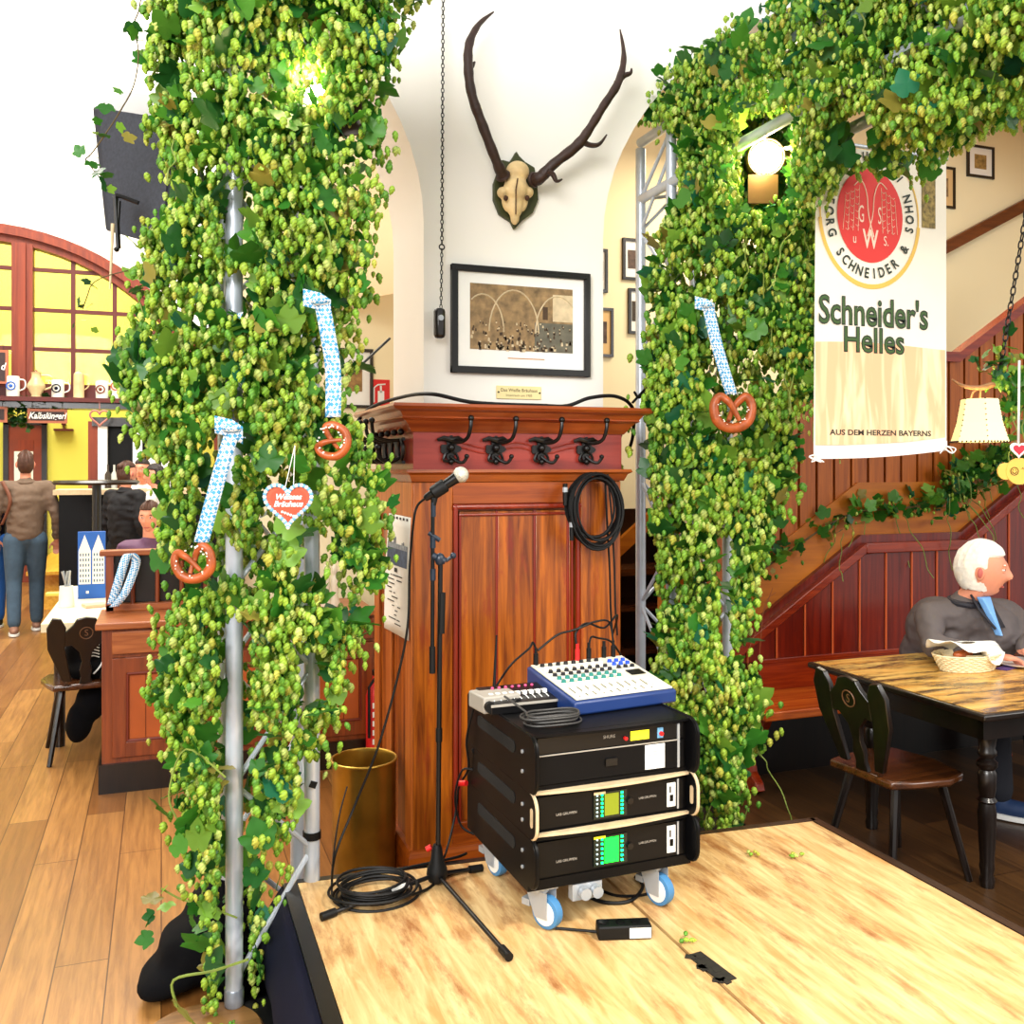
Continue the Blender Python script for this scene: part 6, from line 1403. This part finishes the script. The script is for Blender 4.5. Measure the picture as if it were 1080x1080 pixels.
for p in m.v: p += V((mnoise.noise(p*8), mnoise.noise(p*8+V((3,3,3))), 0))*.02
rk = thing('rucksack', 'black rucksack and coat slumped on the carved chair at left', 'bag', (q.x, q.y, .05)); blob(m, .014, 4).build('body', M_blkcl, rk)
m = MB()
for k in range(5): m.tube(smooth_path([(q.x+.03, q.y-.115, .66-.018*k), (q.x+.06, q.y-.125, .667-.018*k), (q.x+.09, q.y-.115, .655-.018*k)], 4), .0035, 5)
m.tube(smooth_path([(q.x+.13, q.y-.10, .62), (q.x+.10, q.y-.13, .54), (q.x+.06, q.y-.13, .49)], 5), .005, 5); m.build('badge', M_white, rk)
# condiment holder and house-front brochure
hq = PZ(70, 640, tz); m = MB(); m.lathe([(.045, 0), (.05, .01), (.042, .14), (.038, .14), (.036, .02), (0, .02)], hq, 16); cd = thing('cutlery_holder', 'cream jar of cutlery on the white covered table', 'holder', hq); m.build('jar', M_paper, cd)
m = MB()
for k in range(6): m.bar(hq+V((random.uniform(-.02, .02), random.uniform(-.02, .02), .06)), hq+V((random.uniform(-.05, .05), random.uniform(-.04, .04), .24)), .012, .004)
m.build('cutlery', M_zinc, cd)
hb1, hb2 = PZ(82, 632, tz), PZ(111, 636, tz)
br = thing('brochure_stand', 'blue and white card stand printed with tall gabled house fronts', 'brochure', hb1)
yb_ = hb1.y; bx0, bx1 = hb1.x, PY(111, 600, yb_).x; bzt = PY(95, 561, yb_).z; bh = bzt-tz
MB().bb(bx0, bx1, yb_, yb_+.06, tz, bzt).build('card', M_cobalt, br)
m = MB(); w_ = (bx1-bx0)/2
for k in range(2):
    xq = bx0+k*w_; m.prism([(.06*w_, bh*.22), (.94*w_, bh*.22), (.94*w_, bh*.72), (.5*w_, bh*.96), (.06*w_, bh*.72)], (xq, yb_-.001, tz), (1,0,0), (0,0,1), (0, -.002, 0))
m.prism([(0, 0), (.018, 0), (.018, .018), (0, .018)], (bx0+w_*.6, yb_-.001, tz+bh*.08), (1,0,0), (0,0,1), (0, -.002, 0)); m.build('house_front', M_paper, br)
m = MB()
for k in range(2):
    for r_i in range(6):
        for c_i in range(4): m.box((bx0+k*w_+w_*(.2+.2*c_i), yb_-.004, tz+bh*(.27+.078*r_i)), (w_*.09, .002, bh*.04))
m.build('house_window', mat('window_grey', (70, 96, 130), .6), br)
for k, (px, py, c_, lab) in enumerate(((60, 628, (240, 214, 90), 'yellow menu card leaning near the cutlery jar'), (100, 640, (220, 180, 150), 'small stack of pink flyers before the brochure stand'))):
    p = PZ(px, py, tz); MB().box(p+V((0,0,.012)), (.14, .12, .018), rz=.3*k).build('menu_card', mat('card_%d' % k, c_, .7), label=lab, cat='card')
# golden wooden bench beyond
p = PZ(62, 590, .46); wb = thing('wooden_bench', 'honey yellow wooden bench beyond the white covered table', 'bench', (p.x, p.y, 0)); gold = wood('golden_pine', (214, 150, 40), (240, 188, 76), 'Y', 4, .3)
MB().bb(p.x-.2, p.x+.35, p.y-1.6, p.y+1.2, .42, .46).build('seat', gold, wb); MB().bb(p.x+.30, p.x+.35, p.y-1.6, p.y+1.2, .46, .95).build('backrest', gold, wb)
for yy in (p.y-1.5, p.y+1.1): MB().bb(p.x-.15, p.x+.3, yy, yy+.05, 0, .42).build('bench_leg', gold, wb)
# black bar counter
CYb = 10.6; a, b_ = PY(62, 522, CYb), PY(170, 522, CYb)
bc = thing('bar_counter', 'long black bar counter with a pale top at the back left', 'counter', ((a.x+b_.x)/2, CYb, 0))
MB().bb(a.x, b_.x+.6, CYb, CYb+.6, 0, a.z).build('front', M_black, bc); MB().bb(a.x-.05, b_.x+.65, CYb-.06, CYb+.62, a.z, a.z+.05).build('counter_top', M_edge, bc)
p = PY(102, 511, 9.6); ht_ = thing('high_table', 'dark round standing table in front of the bar counter', 'table', (p.x, 9.6, 0)); MB().lathe([(0, 0), (.36, 0), (.38, .02), (.36, .04), (0, .04)], (p.x, 9.6, p.z), 28).build('top', M_dark, ht_); MB().cyl((p.x, 9.6, 0), (p.x, 9.6, p.z), .04).build('column', M_dark, ht_)
# white post and dark bar shelving
a, b_ = PY(97, 440, 11.6), PY(131, 440, 11.6)
bs = thing('bar_shelving', 'dark bar cabinet with white posts and standing bottles behind the women', 'cabinet', (a.x, 11.6, 0))
e_ = PY(182, 440, 11.6)
MB().bb(a.x, e_.x, 11.75, 11.8, 0, PY(100, 440, 11.6).z).build('back', M_black, bs)
for px in (98, 108, 145, 160, 175): q = PY(px, 450, 11.6); MB().bb(q.x-.05, q.x+.05, 11.6, 11.75, 0, q.z+.06).build('post', M_white if px != 98 else M_timb, bs)
MB().bb(a.x, e_.x, 11.58, 11.75, PY(100, 440, 11.6).z-.1, PY(100, 440, 11.6).z).build('head_board', M_dark, bs)
for k in range(9):
    q = PY(114+k*6.5, 500, 11.5); zz = bc_z = 1.1; MB().lathe([(.035, 0), (.035, .16), (.012, .2), (.012, .27), (0, .27)], (q.x, 11.5, 1.45), 10).build('bottle', mat('bottle_%d' % (k % 3), ((60, 50, 40), (200, 200, 190), (110, 60, 30))[k % 3], .2), bs)
MB().bb(a.x, e_.x, 11.4, 11.6, 1.41, 1.45).build('shelf_board', M_dark, bs)
q = PY(105, 440, 11.3); m = MB(); m.tube([(q.x+.01*16*math.sin(t_)**3*.6, 11.3, q.z+.006*(13*math.cos(t_)-5*math.cos(2*t_)-2*math.cos(3*t_)-math.cos(4*t_))) for t_ in np.linspace(0, 2*PI, 33)[:-1]], .012, 6, closed=True); m.tube([(q.x, 11.3, q.z+.06), (q.x, 11.3, zsh-.05)], .004, 4); m.build('wire_heart', mat('rose_wire', (170, 110, 100), .5), label='small wire heart hanging below the beam shelf', cat='heart')
q = PY(67, 453, 15.5); m = MB(); m.bb(q.x-.13, q.x+.13, 15.45, 15.6, q.z-.02, q.z+.01).bb(q.x-.03, q.x+.03, 15.5, 15.6, q.z+.07, q.z+.09).bb(q.x-.005, q.x+.005, 15.5, 15.6, q.z, q.z+.08); m.build('wall_bracket', M_timbD, label='small dark red bracket shelf on the yellow wall', cat='bracket')
# signs and steins
def sign(label, px0, px1, py0, py1, txt, Y=11.95):
    a, b_ = PY(px0, py0, Y), PY(px1, py1, Y); zt_ = a.z; zb3 = PY(px0, py1, Y).z
    th = thing('menu_sign', label, 'sign', ((a.x+b_.x)/2, Y, zb3)); MB().bb(a.x, b_.x, Y-.02, Y+.01, zb3, zt_).build('frame', mat('sign_frame', (170, 96, 66), .5), th)
    MB().bb(a.x+.03, b_.x-.03, Y-.025, Y-.02, zb3+.03, zt_-.03).build('board', mat('slate', (52, 34, 34), .6), th)
    if txt: text_geo(txt if len(txt) < 14 else 'd', (zt_-zb3)*(.62 if len(txt) < 14 else .3), ((a.x+b_.x)/2+(0 if len(txt) < 14 else .12), Y-.028, (zt_+zb3)/2), (1,0,0), (0,0,1), sx=.78, shear=.3, bold=.02).build('lettering', M_white, th)
    MB().tube([(a.x+.05, Y, zt_), (a.x+.05, Y, zt_+.08)], .004, 5).tube([(b_.x-.05, Y, zt_), (b_.x-.05, Y, zt_+.08)], .004, 5).build('wire', M_iron, th)
sign('dark sign with white script hanging below the beam shelf', 29, 71, 431, 446, 'Kalbslüngerl')
sign('dark sign cut off by the left edge, below the beam shelf', -38, 8, 428, 445, 'Bier')
sign('dark slate menu board on the shelf at the left edge', -28, 9, 368, 404, 'Mittagskarte Abend', 12.0)
g10 = thing('hop_garland', 'dark ivy like garland hanging round the small signs under the beam', 'hop garland', PY(20, 440, 11.9)); 
gp_ = [list(PY(a, b_, 11.99)) for a, b_ in ((-20, 428), (8, 430), (17, 446), (22, 434), (28, 450), (14, 430), (50, 427), (80, 427))]
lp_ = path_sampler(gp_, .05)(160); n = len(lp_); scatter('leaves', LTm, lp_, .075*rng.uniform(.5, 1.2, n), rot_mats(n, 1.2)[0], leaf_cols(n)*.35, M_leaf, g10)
zs2 = zsh+.03
def stein(px, kind, wpx, hpx, label, blue):
    q = PY(px, 420, 12.0); s_ = q.length/1000*0+ (12.0/ray(px)[1])/1000; r_ = wpx/2*s_; h_ = hpx*s_; o = V((q.x, 12.02, zs2))
    th = thing('beer_stein' if kind != 'jug' else 'ceramic_jug', label, 'stein' if kind != 'jug' else 'jug', o, 0, None)
    cm = mat('stoneware_pale', (232, 232, 220), .3) if kind == 'mug' else mat('stoneware_tan', (216, 190, 140), .3, var=.25, vscale=8)
    if kind == 'mug': pr = [(0, 0), (r_, 0), (r_, h_*.95), (r_*.94, h_), (r_*.88, h_*.97), (r_*.85, h_*.1), (0, h_*.1)]
    elif kind == 'tall': pr = [(0, 0), (r_*1.1, 0), (r_, h_*.05), (r_*.92, h_*.86), (r_*.6, h_*.92), (r_*.2, h_), (0, h_)]
    else: pr = [(0, 0), (r_*.6, 0), (r_*.55, h_*.1), (r_, h_*.4), (r_*.95, h_*.5), (r_*.55, h_*.72), (r_*.5, h_*.9), (r_*.58, h_*.95), (r_*.5, h_*.94), (0, h_*.8)]
    MB().lathe(pr, o, 20).build('body', cm, th)
    hx = r_*.9; MB().tube(smooth_path([o+V((hx*(.6 if kind == 'jug' else 1), 0, h_*.85)), o+V((hx*1.9, 0, h_*.8)), o+V((hx*1.9, 0, h_*.45)), o+V((hx*.95, 0, h_*.3))], 5), r_*.12, 6).build('handle', cm, th)
    if kind != 'mug': MB().lathe([(r_*.5, 0), (r_*.4, h_*.04), (r_*.1, h_*.06), (r_*.1, h_*.12), (0, h_*.13)], o+V((0, 0, h_*.93)), 14).build('pewter_lid', mat('pewter_red', (130, 70, 60), .4, metal=.4), th)
    else:
        m = MB(); c = o+V((-.2*r_, -r_*1.0, h_*.52)); m.tube([c+V((.045*math.cos(a), 0, .045*math.sin(a))) for a in np.linspace(0, 2*PI, 13)[:-1]], .008, 5, closed=True).ell(c, (.02, .01, .02)); m.build('painted_badge', blue, th)
stein(13.5, 'mug', 13, 22, 'pale beer stein with blue badge, nearest to the slate board', M_cobalt)
stein(38, 'jug', 18, 28, 'bulbous tan ceramic jug with lid on the beam shelf', None)
stein(61, 'mug', 12.5, 19, 'pale beer stein with dark badge, between jug and tall stein', M_navy)
stein(83, 'tall', 11, 30, 'tall slim tan lidded stein on the beam shelf', None)
stein(107.5, 'mug', 12.5, 19, 'pale beer stein with orange badge right of the tall stein', M_timb)
stein(123, 'mug', 12, 26, 'tall pale beer stein at the right end, partly behind hops', M_ging)

# ================================================================ PEOPLE
def head_geo(mb, c, fwd, s=1.0, look_up=0.0):
    f = V(fwd).normalized(); r = f.cross(V((0, 0, 1))).normalized(); u = r.cross(f)
    n, k = 36, 28; vs_ = []
    for i in range(k+1):
        t = PI*i/k
        for j in range(n):
            a = 2*PI*j/n; x, y, z = math.sin(t)*math.cos(a), math.sin(t)*math.sin(a), math.cos(t)
            X, Y_, Z = x*.074, y*.094, z*.116
            if z < 0: X *= 1+.28*z; Y_ *= (1+.20*z) if y < 0 else (1+.04*z)
            if y > 0:
                g = lambda cx, cz, w, h_: math.exp(-((x-cx)/w)**2-((z-cz)/h_)**2)
                Y_ += .022*g(0, -.20, .17, .14)+.018*g(0, 0, .10, .2)+.007*g(0, .30, .5, .10)-.013*(g(.34, .10, .2, .13)+g(-.34, .10, .2, .13))+.012*g(0, -.80, .35, .18)-.006*g(0, -.62, .3, .06)+.006*g(0, -.52, .25, .07)+.006*(g(.42, -.2, .22, .2)+g(-.42, -.2, .22, .2))
            vs_.append(V(c)+(r*X+f*Y_+u*Z)*s)
    mb.add(vs_, [(i*n+j, (i+1)*n+j, (i+1)*n+(j+1) % n, i*n+(j+1) % n) for i in range(k) for j in range(n)], 0)
    Rm = Matrix((r, f, u)).transposed()
    for sx in (-1, 1):
        e = V(c)+(r*(.074*sx)+f*-.012+u*-.008)*s
        mb.ell(e, (.009*s, .020*s, .032*s), 12, 8, 0, R=Rm); mb.ell(e+r*sx*.007*s, (.006*s, .012*s, .022*s), 10, 6, 3, R=Rm)
        ey = V(c)+(r*(.030*sx)+f*.0775+u*.012)*s
        mb.ell(ey, (.0125*s, .009*s, .0065*s), 12, 8, 1, R=Rm); mb.ell(ey+f*.0055*s, .0055*s, 10, 6, 2)
        mb.ell(ey+u*.008*s, (.017*s, .009*s, .006*s), 10, 6, 0, R=Rm); mb.ell(ey-u*.009*s, (.015*s, .008*s, .005*s), 10, 6, 0, R=Rm)
        mb.ell(ey+f*.004*s+u*.020*s, (.017*s, .006*s, .004*s), 10, 6, 4, R=Rm)
    mb.ell(V(c)+(f*.084+u*-.064)*s, (.024*s, .006*s, .004*s), 12, 6, 3, R=Rm)
    return r, f, u, Rm
def hair_geo(c, fwd, s, cover=.2, vol=1.0, bun=False):
    f = V(fwd).normalized(); r = f.cross(V((0, 0, 1))).normalized(); u = r.cross(f); mb = MB(); n, k = 36, 22; vs_ = []
    for i in range(k+1):
        t = PI*.78*i/k
        for j in range(n):
            a = 2*PI*j/n; x, y, z = math.sin(t)*math.cos(a), math.sin(t)*math.sin(a), math.cos(t)
            w = 1.10*vol; nz = .004*mnoise.noise(V((x*9, y*9, z*3)))+.003*math.sin(a*17)
            ss = lambda e0, e1, t_: (lambda q: q*q*(3-2*q))(min(1, max(0, (t_-e0)/(e1-e0))))
            w = 1.10*vol-.27*max(ss(cover-.30, cover+.02, y)*(1-ss(.38, .58, z)), ss(-.38, -.12, y)*(1-ss(-.08, .18, z)))
            vs_.append(V(c)+(r*(x*.074*w+nz*x)+f*(y*.094*w-.006+nz*y)+u*(z*.116*(1.07 if z > 0 else 1.0)*min(vol, 1.05)+.004+nz))*s)
    mb.add(vs_, [(i*n+j, (i+1)*n+j, (i+1)*n+(j+1) % n, i*n+(j+1) % n) for i in range(k) for j in range(n)])
    if bun: mb.ell(V(c)-f*.09*s+u*.07*s, .035*s, 12, 8)
    return mb
def hand_geo(mb, wrist, d, up_, s=1, side=1, curl=.5):
    d = V(d).normalized(); lat = d.cross(V(up_)).normalized(); u = lat.cross(d); w = V(wrist)
    Rm = Matrix((lat, d, u)).transposed(); mb.ell(w+d*.05*s, (.042*s, .052*s, .016*s), 12, 8, R=Rm)
    for k, (off, L_) in enumerate(((-.030, .062), (-.010, .074), (.010, .070), (.029, .055))):
        p = w+d*.085*s+lat*off*s*side; q = [p]; a = 0
        for seg in (.45, .32, .23):
            a += curl*.6; q.append(q[-1]+(d*math.cos(a)-u*math.sin(a))*L_*seg*s)
        limb(mb, q, [.0095*s, .009*s, .0082*s, .0072*s], 8)
    p = w+d*.025*s-lat*.032*s*side; limb(mb, [p, p+(d*.6-lat*.6*side-u*.2)*.04*s, p+(d*.9-lat*.5*side-u*.3)*.072*s], [.012*s, .010*s, .008*s], 8)
def person(label, J, fwd, hs, mats, hair, bald=.2, voxel=.014, shoulders=.2, bun=False, legs=True, sleeves=True, collar=None, group=None, loc=None, hands=True):
    th = thing('person', label, 'person', loc if loc is not None else (J['pelvis'].x, J['pelvis'].y, 0), 0, group)
    m = MB(); h = J['head']
    # body
    lat = (J['shR']-J['shL']).normalized()
    for a, b_, r1, r2 in ((J['pelvis'], J['chest'], .10, .10), (J['chest'], J['neck'], .09, .050), (J['neck'], h-V((0,0,.07)), .052, .05)): limb(m, [a, b_], [r1, r2])
    for S in 'RL':
        limb(m, [J['chest'].lerp(J['sh'+S], .5), J['sh'+S]], [.07, .05]); limb(m, [J['sh'+S], J['el'+S], J['wr'+S]], [.048, .040, .026])
        if legs: limb(m, [J['pelvis'].lerp(J['hip'+S], .8), J['kn'+S], J['an'+S]], [.085, .055, .038])
        if hands: hand_geo(m, J['wr'+S], (J['wr'+S]-J['el'+S]) if S+'hd' not in J else J[S+'hd'], (0, 0, 1), 1, 1 if S == 'R' else -1, J.get('curl', .6))
    body = blob(m, min(voxel, .009), 2); hd = MB(); head_geo(hd, h, fwd, hs)
    body.merge(hd); body.build('body', [M_skin, M_eye, M_iris, M_lip, hair], th)
    hair_geo(h, fwd, hs, bald, 1.04, bun).build('hair', hair, th)
    # top
    m = MB()
    p0, p1 = J['pelvis'], J['chest']; top = J['neck']-V((0,0,.03))
    fw = lat.cross(V((0,0,1)))
    for i in range(9):
        t = i/8; c = p0.lerp(p1, t); m.ell(c, (.17+.02*t, .14, .10), 18, 10, R=Matrix((lat, lat.cross(up)*-1, up)).transposed())
    m.ell(p1.lerp(top, .45), (.18, .13, .10), 16, 10, R=Matrix((lat, lat.cross(up)*-1, up)).transposed()); limb(m, [p1, top], [.135, .08])
    for S in 'RL':
        limb(m, [p1.lerp(top, .6), J['sh'+S]], [.09, .075]); e = J['wr'+S] if sleeves else J['sh'+S].lerp(J['el'+S], .6)
        if sleeves: limb(m, [J['sh'+S], J['sh'+S].lerp(J['el'+S], .5), J['el'+S], J['el'+S].lerp(e, .85)], [.074, .066, .058, .044])
        else: limb(m, [J['sh'+S], e], [.07, .06])
    for c_, r_ in J.get('bulk', ()): m.ell(c_, r_, 16, 10)
    jk = blob(m, voxel, 5)
    for p in jk.v:
        nz = mnoise.noise(V((p.x*10, p.y*10, p.z*22)))*.014+mnoise.noise(p*34)*.004; p += V((nz, nz, nz*.5))
    jk.build('jacket', mats[0], th)
    if collar:
        m = MB(); m.tube([J['neck']+(V((math.cos(a), math.sin(a), 0))*.072)+V((0, 0, -.012+.01*math.sin(a))) for a in np.linspace(0, 2*PI, 17)[:-1]], .016, 8, closed=True, flat=1.0); m.build('collar', collar, th)
    if legs:
        m = MB()
        limb(m, [J['pelvis']+V((0,0,.06)), J['pelvis']-V((0,0,.02))], [.13, .135])
        for S in 'RL': limb(m, [J['hip'+S], J['hip'+S].lerp(J['kn'+S], .5), J['kn'+S], J['kn'+S].lerp(J['an'+S], .9)], [.115, .10, .078, .065])
        tr = blob(m, voxel, 4); tr.build('trousers', mats[1], th)
        for S in 'RL':
            f = J.get('foot'+S, fw); f = V((f.x, f.y, 0)).normalized(); a = J['an'+S]; r2 = f.cross(up); R = Matrix((r2, f, up)).transposed(); zf = a.z-.055
            m = MB(); m.ell(a+f*.06+V((0,0,-.03)), (.045, .13, .042), 16, 10, R=R); limb(m, [a, a+V((0,0,-.03))], [.045, .045])
            s3 = blob(m, .008, 3); so = s3.build('shoe', mats[2], th)
            m = MB(); m.prism([(.05*math.cos(t)*(1-.15*math.sin(t)), .138*math.sin(t)) for t in np.linspace(0, 2*PI, 25)[:-1]], a+f*.06+V((0,0,-.078)), r2, f, V((0,0,.022))); m.build('sole', M_white, so)
    return th
# seated old man on the bench
hd_ = P(1036, 601, 4.62)
fwdm = (V((.72, -.69, -.08)))
yj = lambda px, py, yc: P(px, py, yc)
J = dict(head=hd_, neck=P(1018, 632, 4.68), chest=P(1012, 662, 4.78), pelvis=V((0,0,0)), shR=P(980, 650, 4.66), shL=P(1060, 646, 4.88),
         elR=P(984, 682, 4.50), elL=P(1092, 672, 4.62), wrR=V((0,0,0)), wrL=V((0,0,0)))
J['bulk'] = [(P(992, 664, 4.80), (.17, .17, .17)), (P(985, 690, 4.88), (.17, .17, .16)), (P(1020, 655, 4.78), (.18, .15, .13)), (P(1045, 668, 4.72), (.15, .13, .15))]
pv = P(1000, 720, 5.05); J['pelvis'] = V((pv.x, pv.y, .57)); J['elR'].z = TZ+.08; w_ = P(1052, 690, 4.38); w_.z = TZ+.05; J['wrR'] = w_
w2 = P(1078, 690, 4.5); w2.z = TZ+.06; J['wrL'] = w2; J['elL'].z = TZ+.09; J['Rhd'] = V((1, -.1, -.1)); J['Lhd'] = V((.2, -.9, -.1))
lat_ = (J['shR']-J['shL']).normalized()
for S, s_ in (('R', 1), ('L', -1)):
    J['hip'+S] = J['pelvis']+V((-s_*.10, 0, -.0)); k_ = V((J['pelvis'].x-s_*.14, J['pelvis'].y-.42, .53)); J['kn'+S] = k_; J['an'+S] = V((k_.x+.02, k_.y-.02, .085)); J['foot'+S] = V((.5, -.8, 0))
om_ = person('white haired man in a grey jacket seated on the red bench at the table', J, fwdm, 1.12, (M_jack, mat('dark_trousers', (24, 26, 36), .8), mat('sneaker_blue', (24, 50, 90), .7)), M_hairw, bald=.35, voxel=.012, collar=mat('collar_dark', (34, 34, 44), .7))
m = MB(); nk = J['neck']; fd = (SIDE*.62+TOC*.78).normalized(); sdn = fd.cross(up).normalized()
for s_ in (-1, 1):       # jacket lapels and shirt collar
    band(m, [nk+sdn*s_*.05+fd*.055+up*.035, nk+sdn*s_*.06+fd*.10-up*.03, nk+sdn*s_*.035+fd*.165-up*.12], .034, sdn+fd*.3*s_)
m.build('lapel', mat('collar_dark', (34, 34, 44), .7), om_, solid=.006)
m = MB(); m.prism([(-.04, .035), (.04, .035), (.018, -.06), (.007, -.16), (-.007, -.16), (-.018, -.06)], nk+fd*.085-up*.01, sdn, (up+fd*-.42).normalized(), fd*.035); m.build('shirt_front', mat('shirt_blue', (120, 176, 240), .7), om_, bevel=.006)
# standing man seen from behind
def stander(label, px, py_feet, hpx, mats, hair, fwd, stride=.12, bun=False, head_py=None, sleeves=True, w=1.0):
    b0 = PZ(px, py_feet, 0); f = V(fwd).normalized(); r = f.cross(up).normalized(); sc = hpx*(1000*H/(py_feet-492))/1000/1.74
    T_ = lambda x, y, z: b0+(r*x*w+f*y+up*z)*sc
    J = dict(head=T_(0, .03, 1.62), neck=T_(0, 0, 1.46), chest=T_(0, -.01, 1.27), pelvis=T_(0, 0, .95), shR=T_(.19, 0, 1.40), shL=T_(-.19, 0, 1.40), elR=T_(.26, -.05, 1.12), elL=T_(-.26, .0, 1.12), wrR=T_(.27, .05, .88), wrL=T_(-.25, .12, .90))
    for S, s_ in (('R', 1), ('L', -1)):
        J['hip'+S] = T_(s_*.09, 0, .90); J['kn'+S] = T_(s_*.10, .04+s_*stride*.4, .50); J['an'+S] = T_(s_*.10, s_*stride, .08); J['foot'+S] = f
    return person(label, J, f, sc*1.0, mats, hair, -.2, .018, bun=bun, sleeves=sleeves, collar=mats[0]), J
sm_, Js = stander('man in brown jacket and jeans walking away toward the bar', 27, 668, 192, (M_coat, M_jean, mat('shoe_beige', (150, 110, 90), .7)), M_hairb, V((-.15, 1, 0)), .14)
m = MB(); f0_ = Js['chest']; band(m, smooth_path([Js['shL']+V((0,-.06,.06)), Js['chest']+V((-.12,-.15,-.0)), Js['pelvis']+V((-.2,-.12,.1))], 6), .035, (1, 0, .3)); m.build('bag_strap', mat('strap_brown', (110, 60, 36), .6), sm_, solid=.004)
stander('person in blue trousers cut off by the left edge beside the walking man', -14, 664, 180, (M_navy, mat('cobalt_trousers', (20, 84, 160), .8), M_rub), M_hairk, V((-.1, 1, 0)), .1)
blk = mat('dress_black', (16, 16, 22), .8); whb = mat('blouse_white', (240, 238, 236), .7)
stander('woman in black with brown hair bun standing at the bar counter', 132, 671, 184, (blk, blk, M_rub), M_hairb, V((.7, .7, 0)), .03, bun=True)
stander('dark haired woman in white blouse, further one behind the bar guests', 151, 660, 176, (whb, blk, M_rub), M_hairk, V((-.3, -.9, 0)), .03)
stander('dark haired woman in white blouse partly hidden by hops', 166, 664, 174, (whb, blk, M_rub), M_hairk, V((-.8, .3, 0)), .03)
p = P(158, 546, 7.2)
J = dict(head=p, neck=p+V((0,.02,-.17)), chest=p+V((0,.05,-.36)), pelvis=V((p.x, p.y+.1, .52)))
for S, s_ in (('R', -1), ('L', 1)):
    J['sh'+S] = p+V((s_*.17, .04, -.24)); J['el'+S] = p+V((s_*.22, -.05, -.48)); J['wr'+S] = p+V((s_*.10, -.28, -.45)); J['hip'+S] = J['pelvis']+V((s_*.1, 0, 0)); J['kn'+S] = J['pelvis']+V((s_*.12, -.42, 0)); J['an'+S] = V((J['kn'+S].x, J['kn'+S].y, .085)); J['foot'+S] = V((0, -1, 0))
person('seated person with reddish face behind the sideboard gallery', J, V((-.3, -1, -.1)), 1.0, (mat('top_purple', (96, 60, 90), .7), blk, M_rub), M_hairb, voxel=.02)
st_ = MB().bb(J['pelvis'].x-.25, J['pelvis'].x+.25, J['pelvis'].y-.2, J['pelvis'].y+.25, .36, .40); sl2 = thing('stool', 'plain dark stool under the seated person behind the sideboard', 'stool', (J['pelvis'].x, J['pelvis'].y, 0)); st_.build('seat', M_dark, sl2)
for sx in (-1, 1):
    for sy in (-1, 1): MB().cyl((J['pelvis'].x+sx*.2, J['pelvis'].y+sy*.18, 0), (J['pelvis'].x+sx*.2, J['pelvis'].y+sy*.18, .36), .018).build('leg', M_dark, sl2)
# fallen hops on the stage
for k, (px, py, lab) in enumerate(((838, 902, 'single hop cones dropped near the rear right stage corner'), (790, 899, 'small dry hop sprig on the rear of the stage'), (718, 990, 'green hop crumbs scattered along the stage seam'))):
    p = PZ(px, py, SZ+.012); n = 4; pos = np.array([[p.x+random.uniform(-.03, .03), p.y+random.uniform(-.02, .02), p.z] for _ in range(n)]); R = rot_mats(n, .1)[0] @ np.array([[[1, 0, 0], [0, 0, -1], [0, 1, 0]]])
    o = scatter('fallen_hops', CT, pos, np.full(n, .022), R, cone_cols(n), M_cone, None, kind='stuff', label=lab, cat='hops')

# ---------------------------------------------------------------- repeats carry a common group
GR = {'dining_chair': 'carved Bavarian board chairs', 'beer_stein': 'steins along the beam shelf', 'rack_case': 'stacked rack cases on the dolly', 'wall_picture': 'small framed pictures on the back wall',
      'pretzel_ornament': 'pretzels hanging on ribbons', 'hop_garland': 'hop garlands in the hall', 'hop_shoot': 'stray hop shoots', 'truss_tower': 'aluminium truss towers', 'menu_sign': 'menu signs round the beam shelf',
      'spotlight': 'spotlights in the hops', 'stage_platform': 'stage decks side by side', 'figurine': 'figurines on the sideboard', 'person': 'guests in the beer hall', 'fallen_hops': 'hops dropped on the stage', 'menu_card': 'cards on the white covered table'}
for o in list(bpy.data.objects):
    n_ = o.name.split('.')[0]
    if o.parent is None and n_ in GR and 'label' in o: o['group'] = GR[n_]
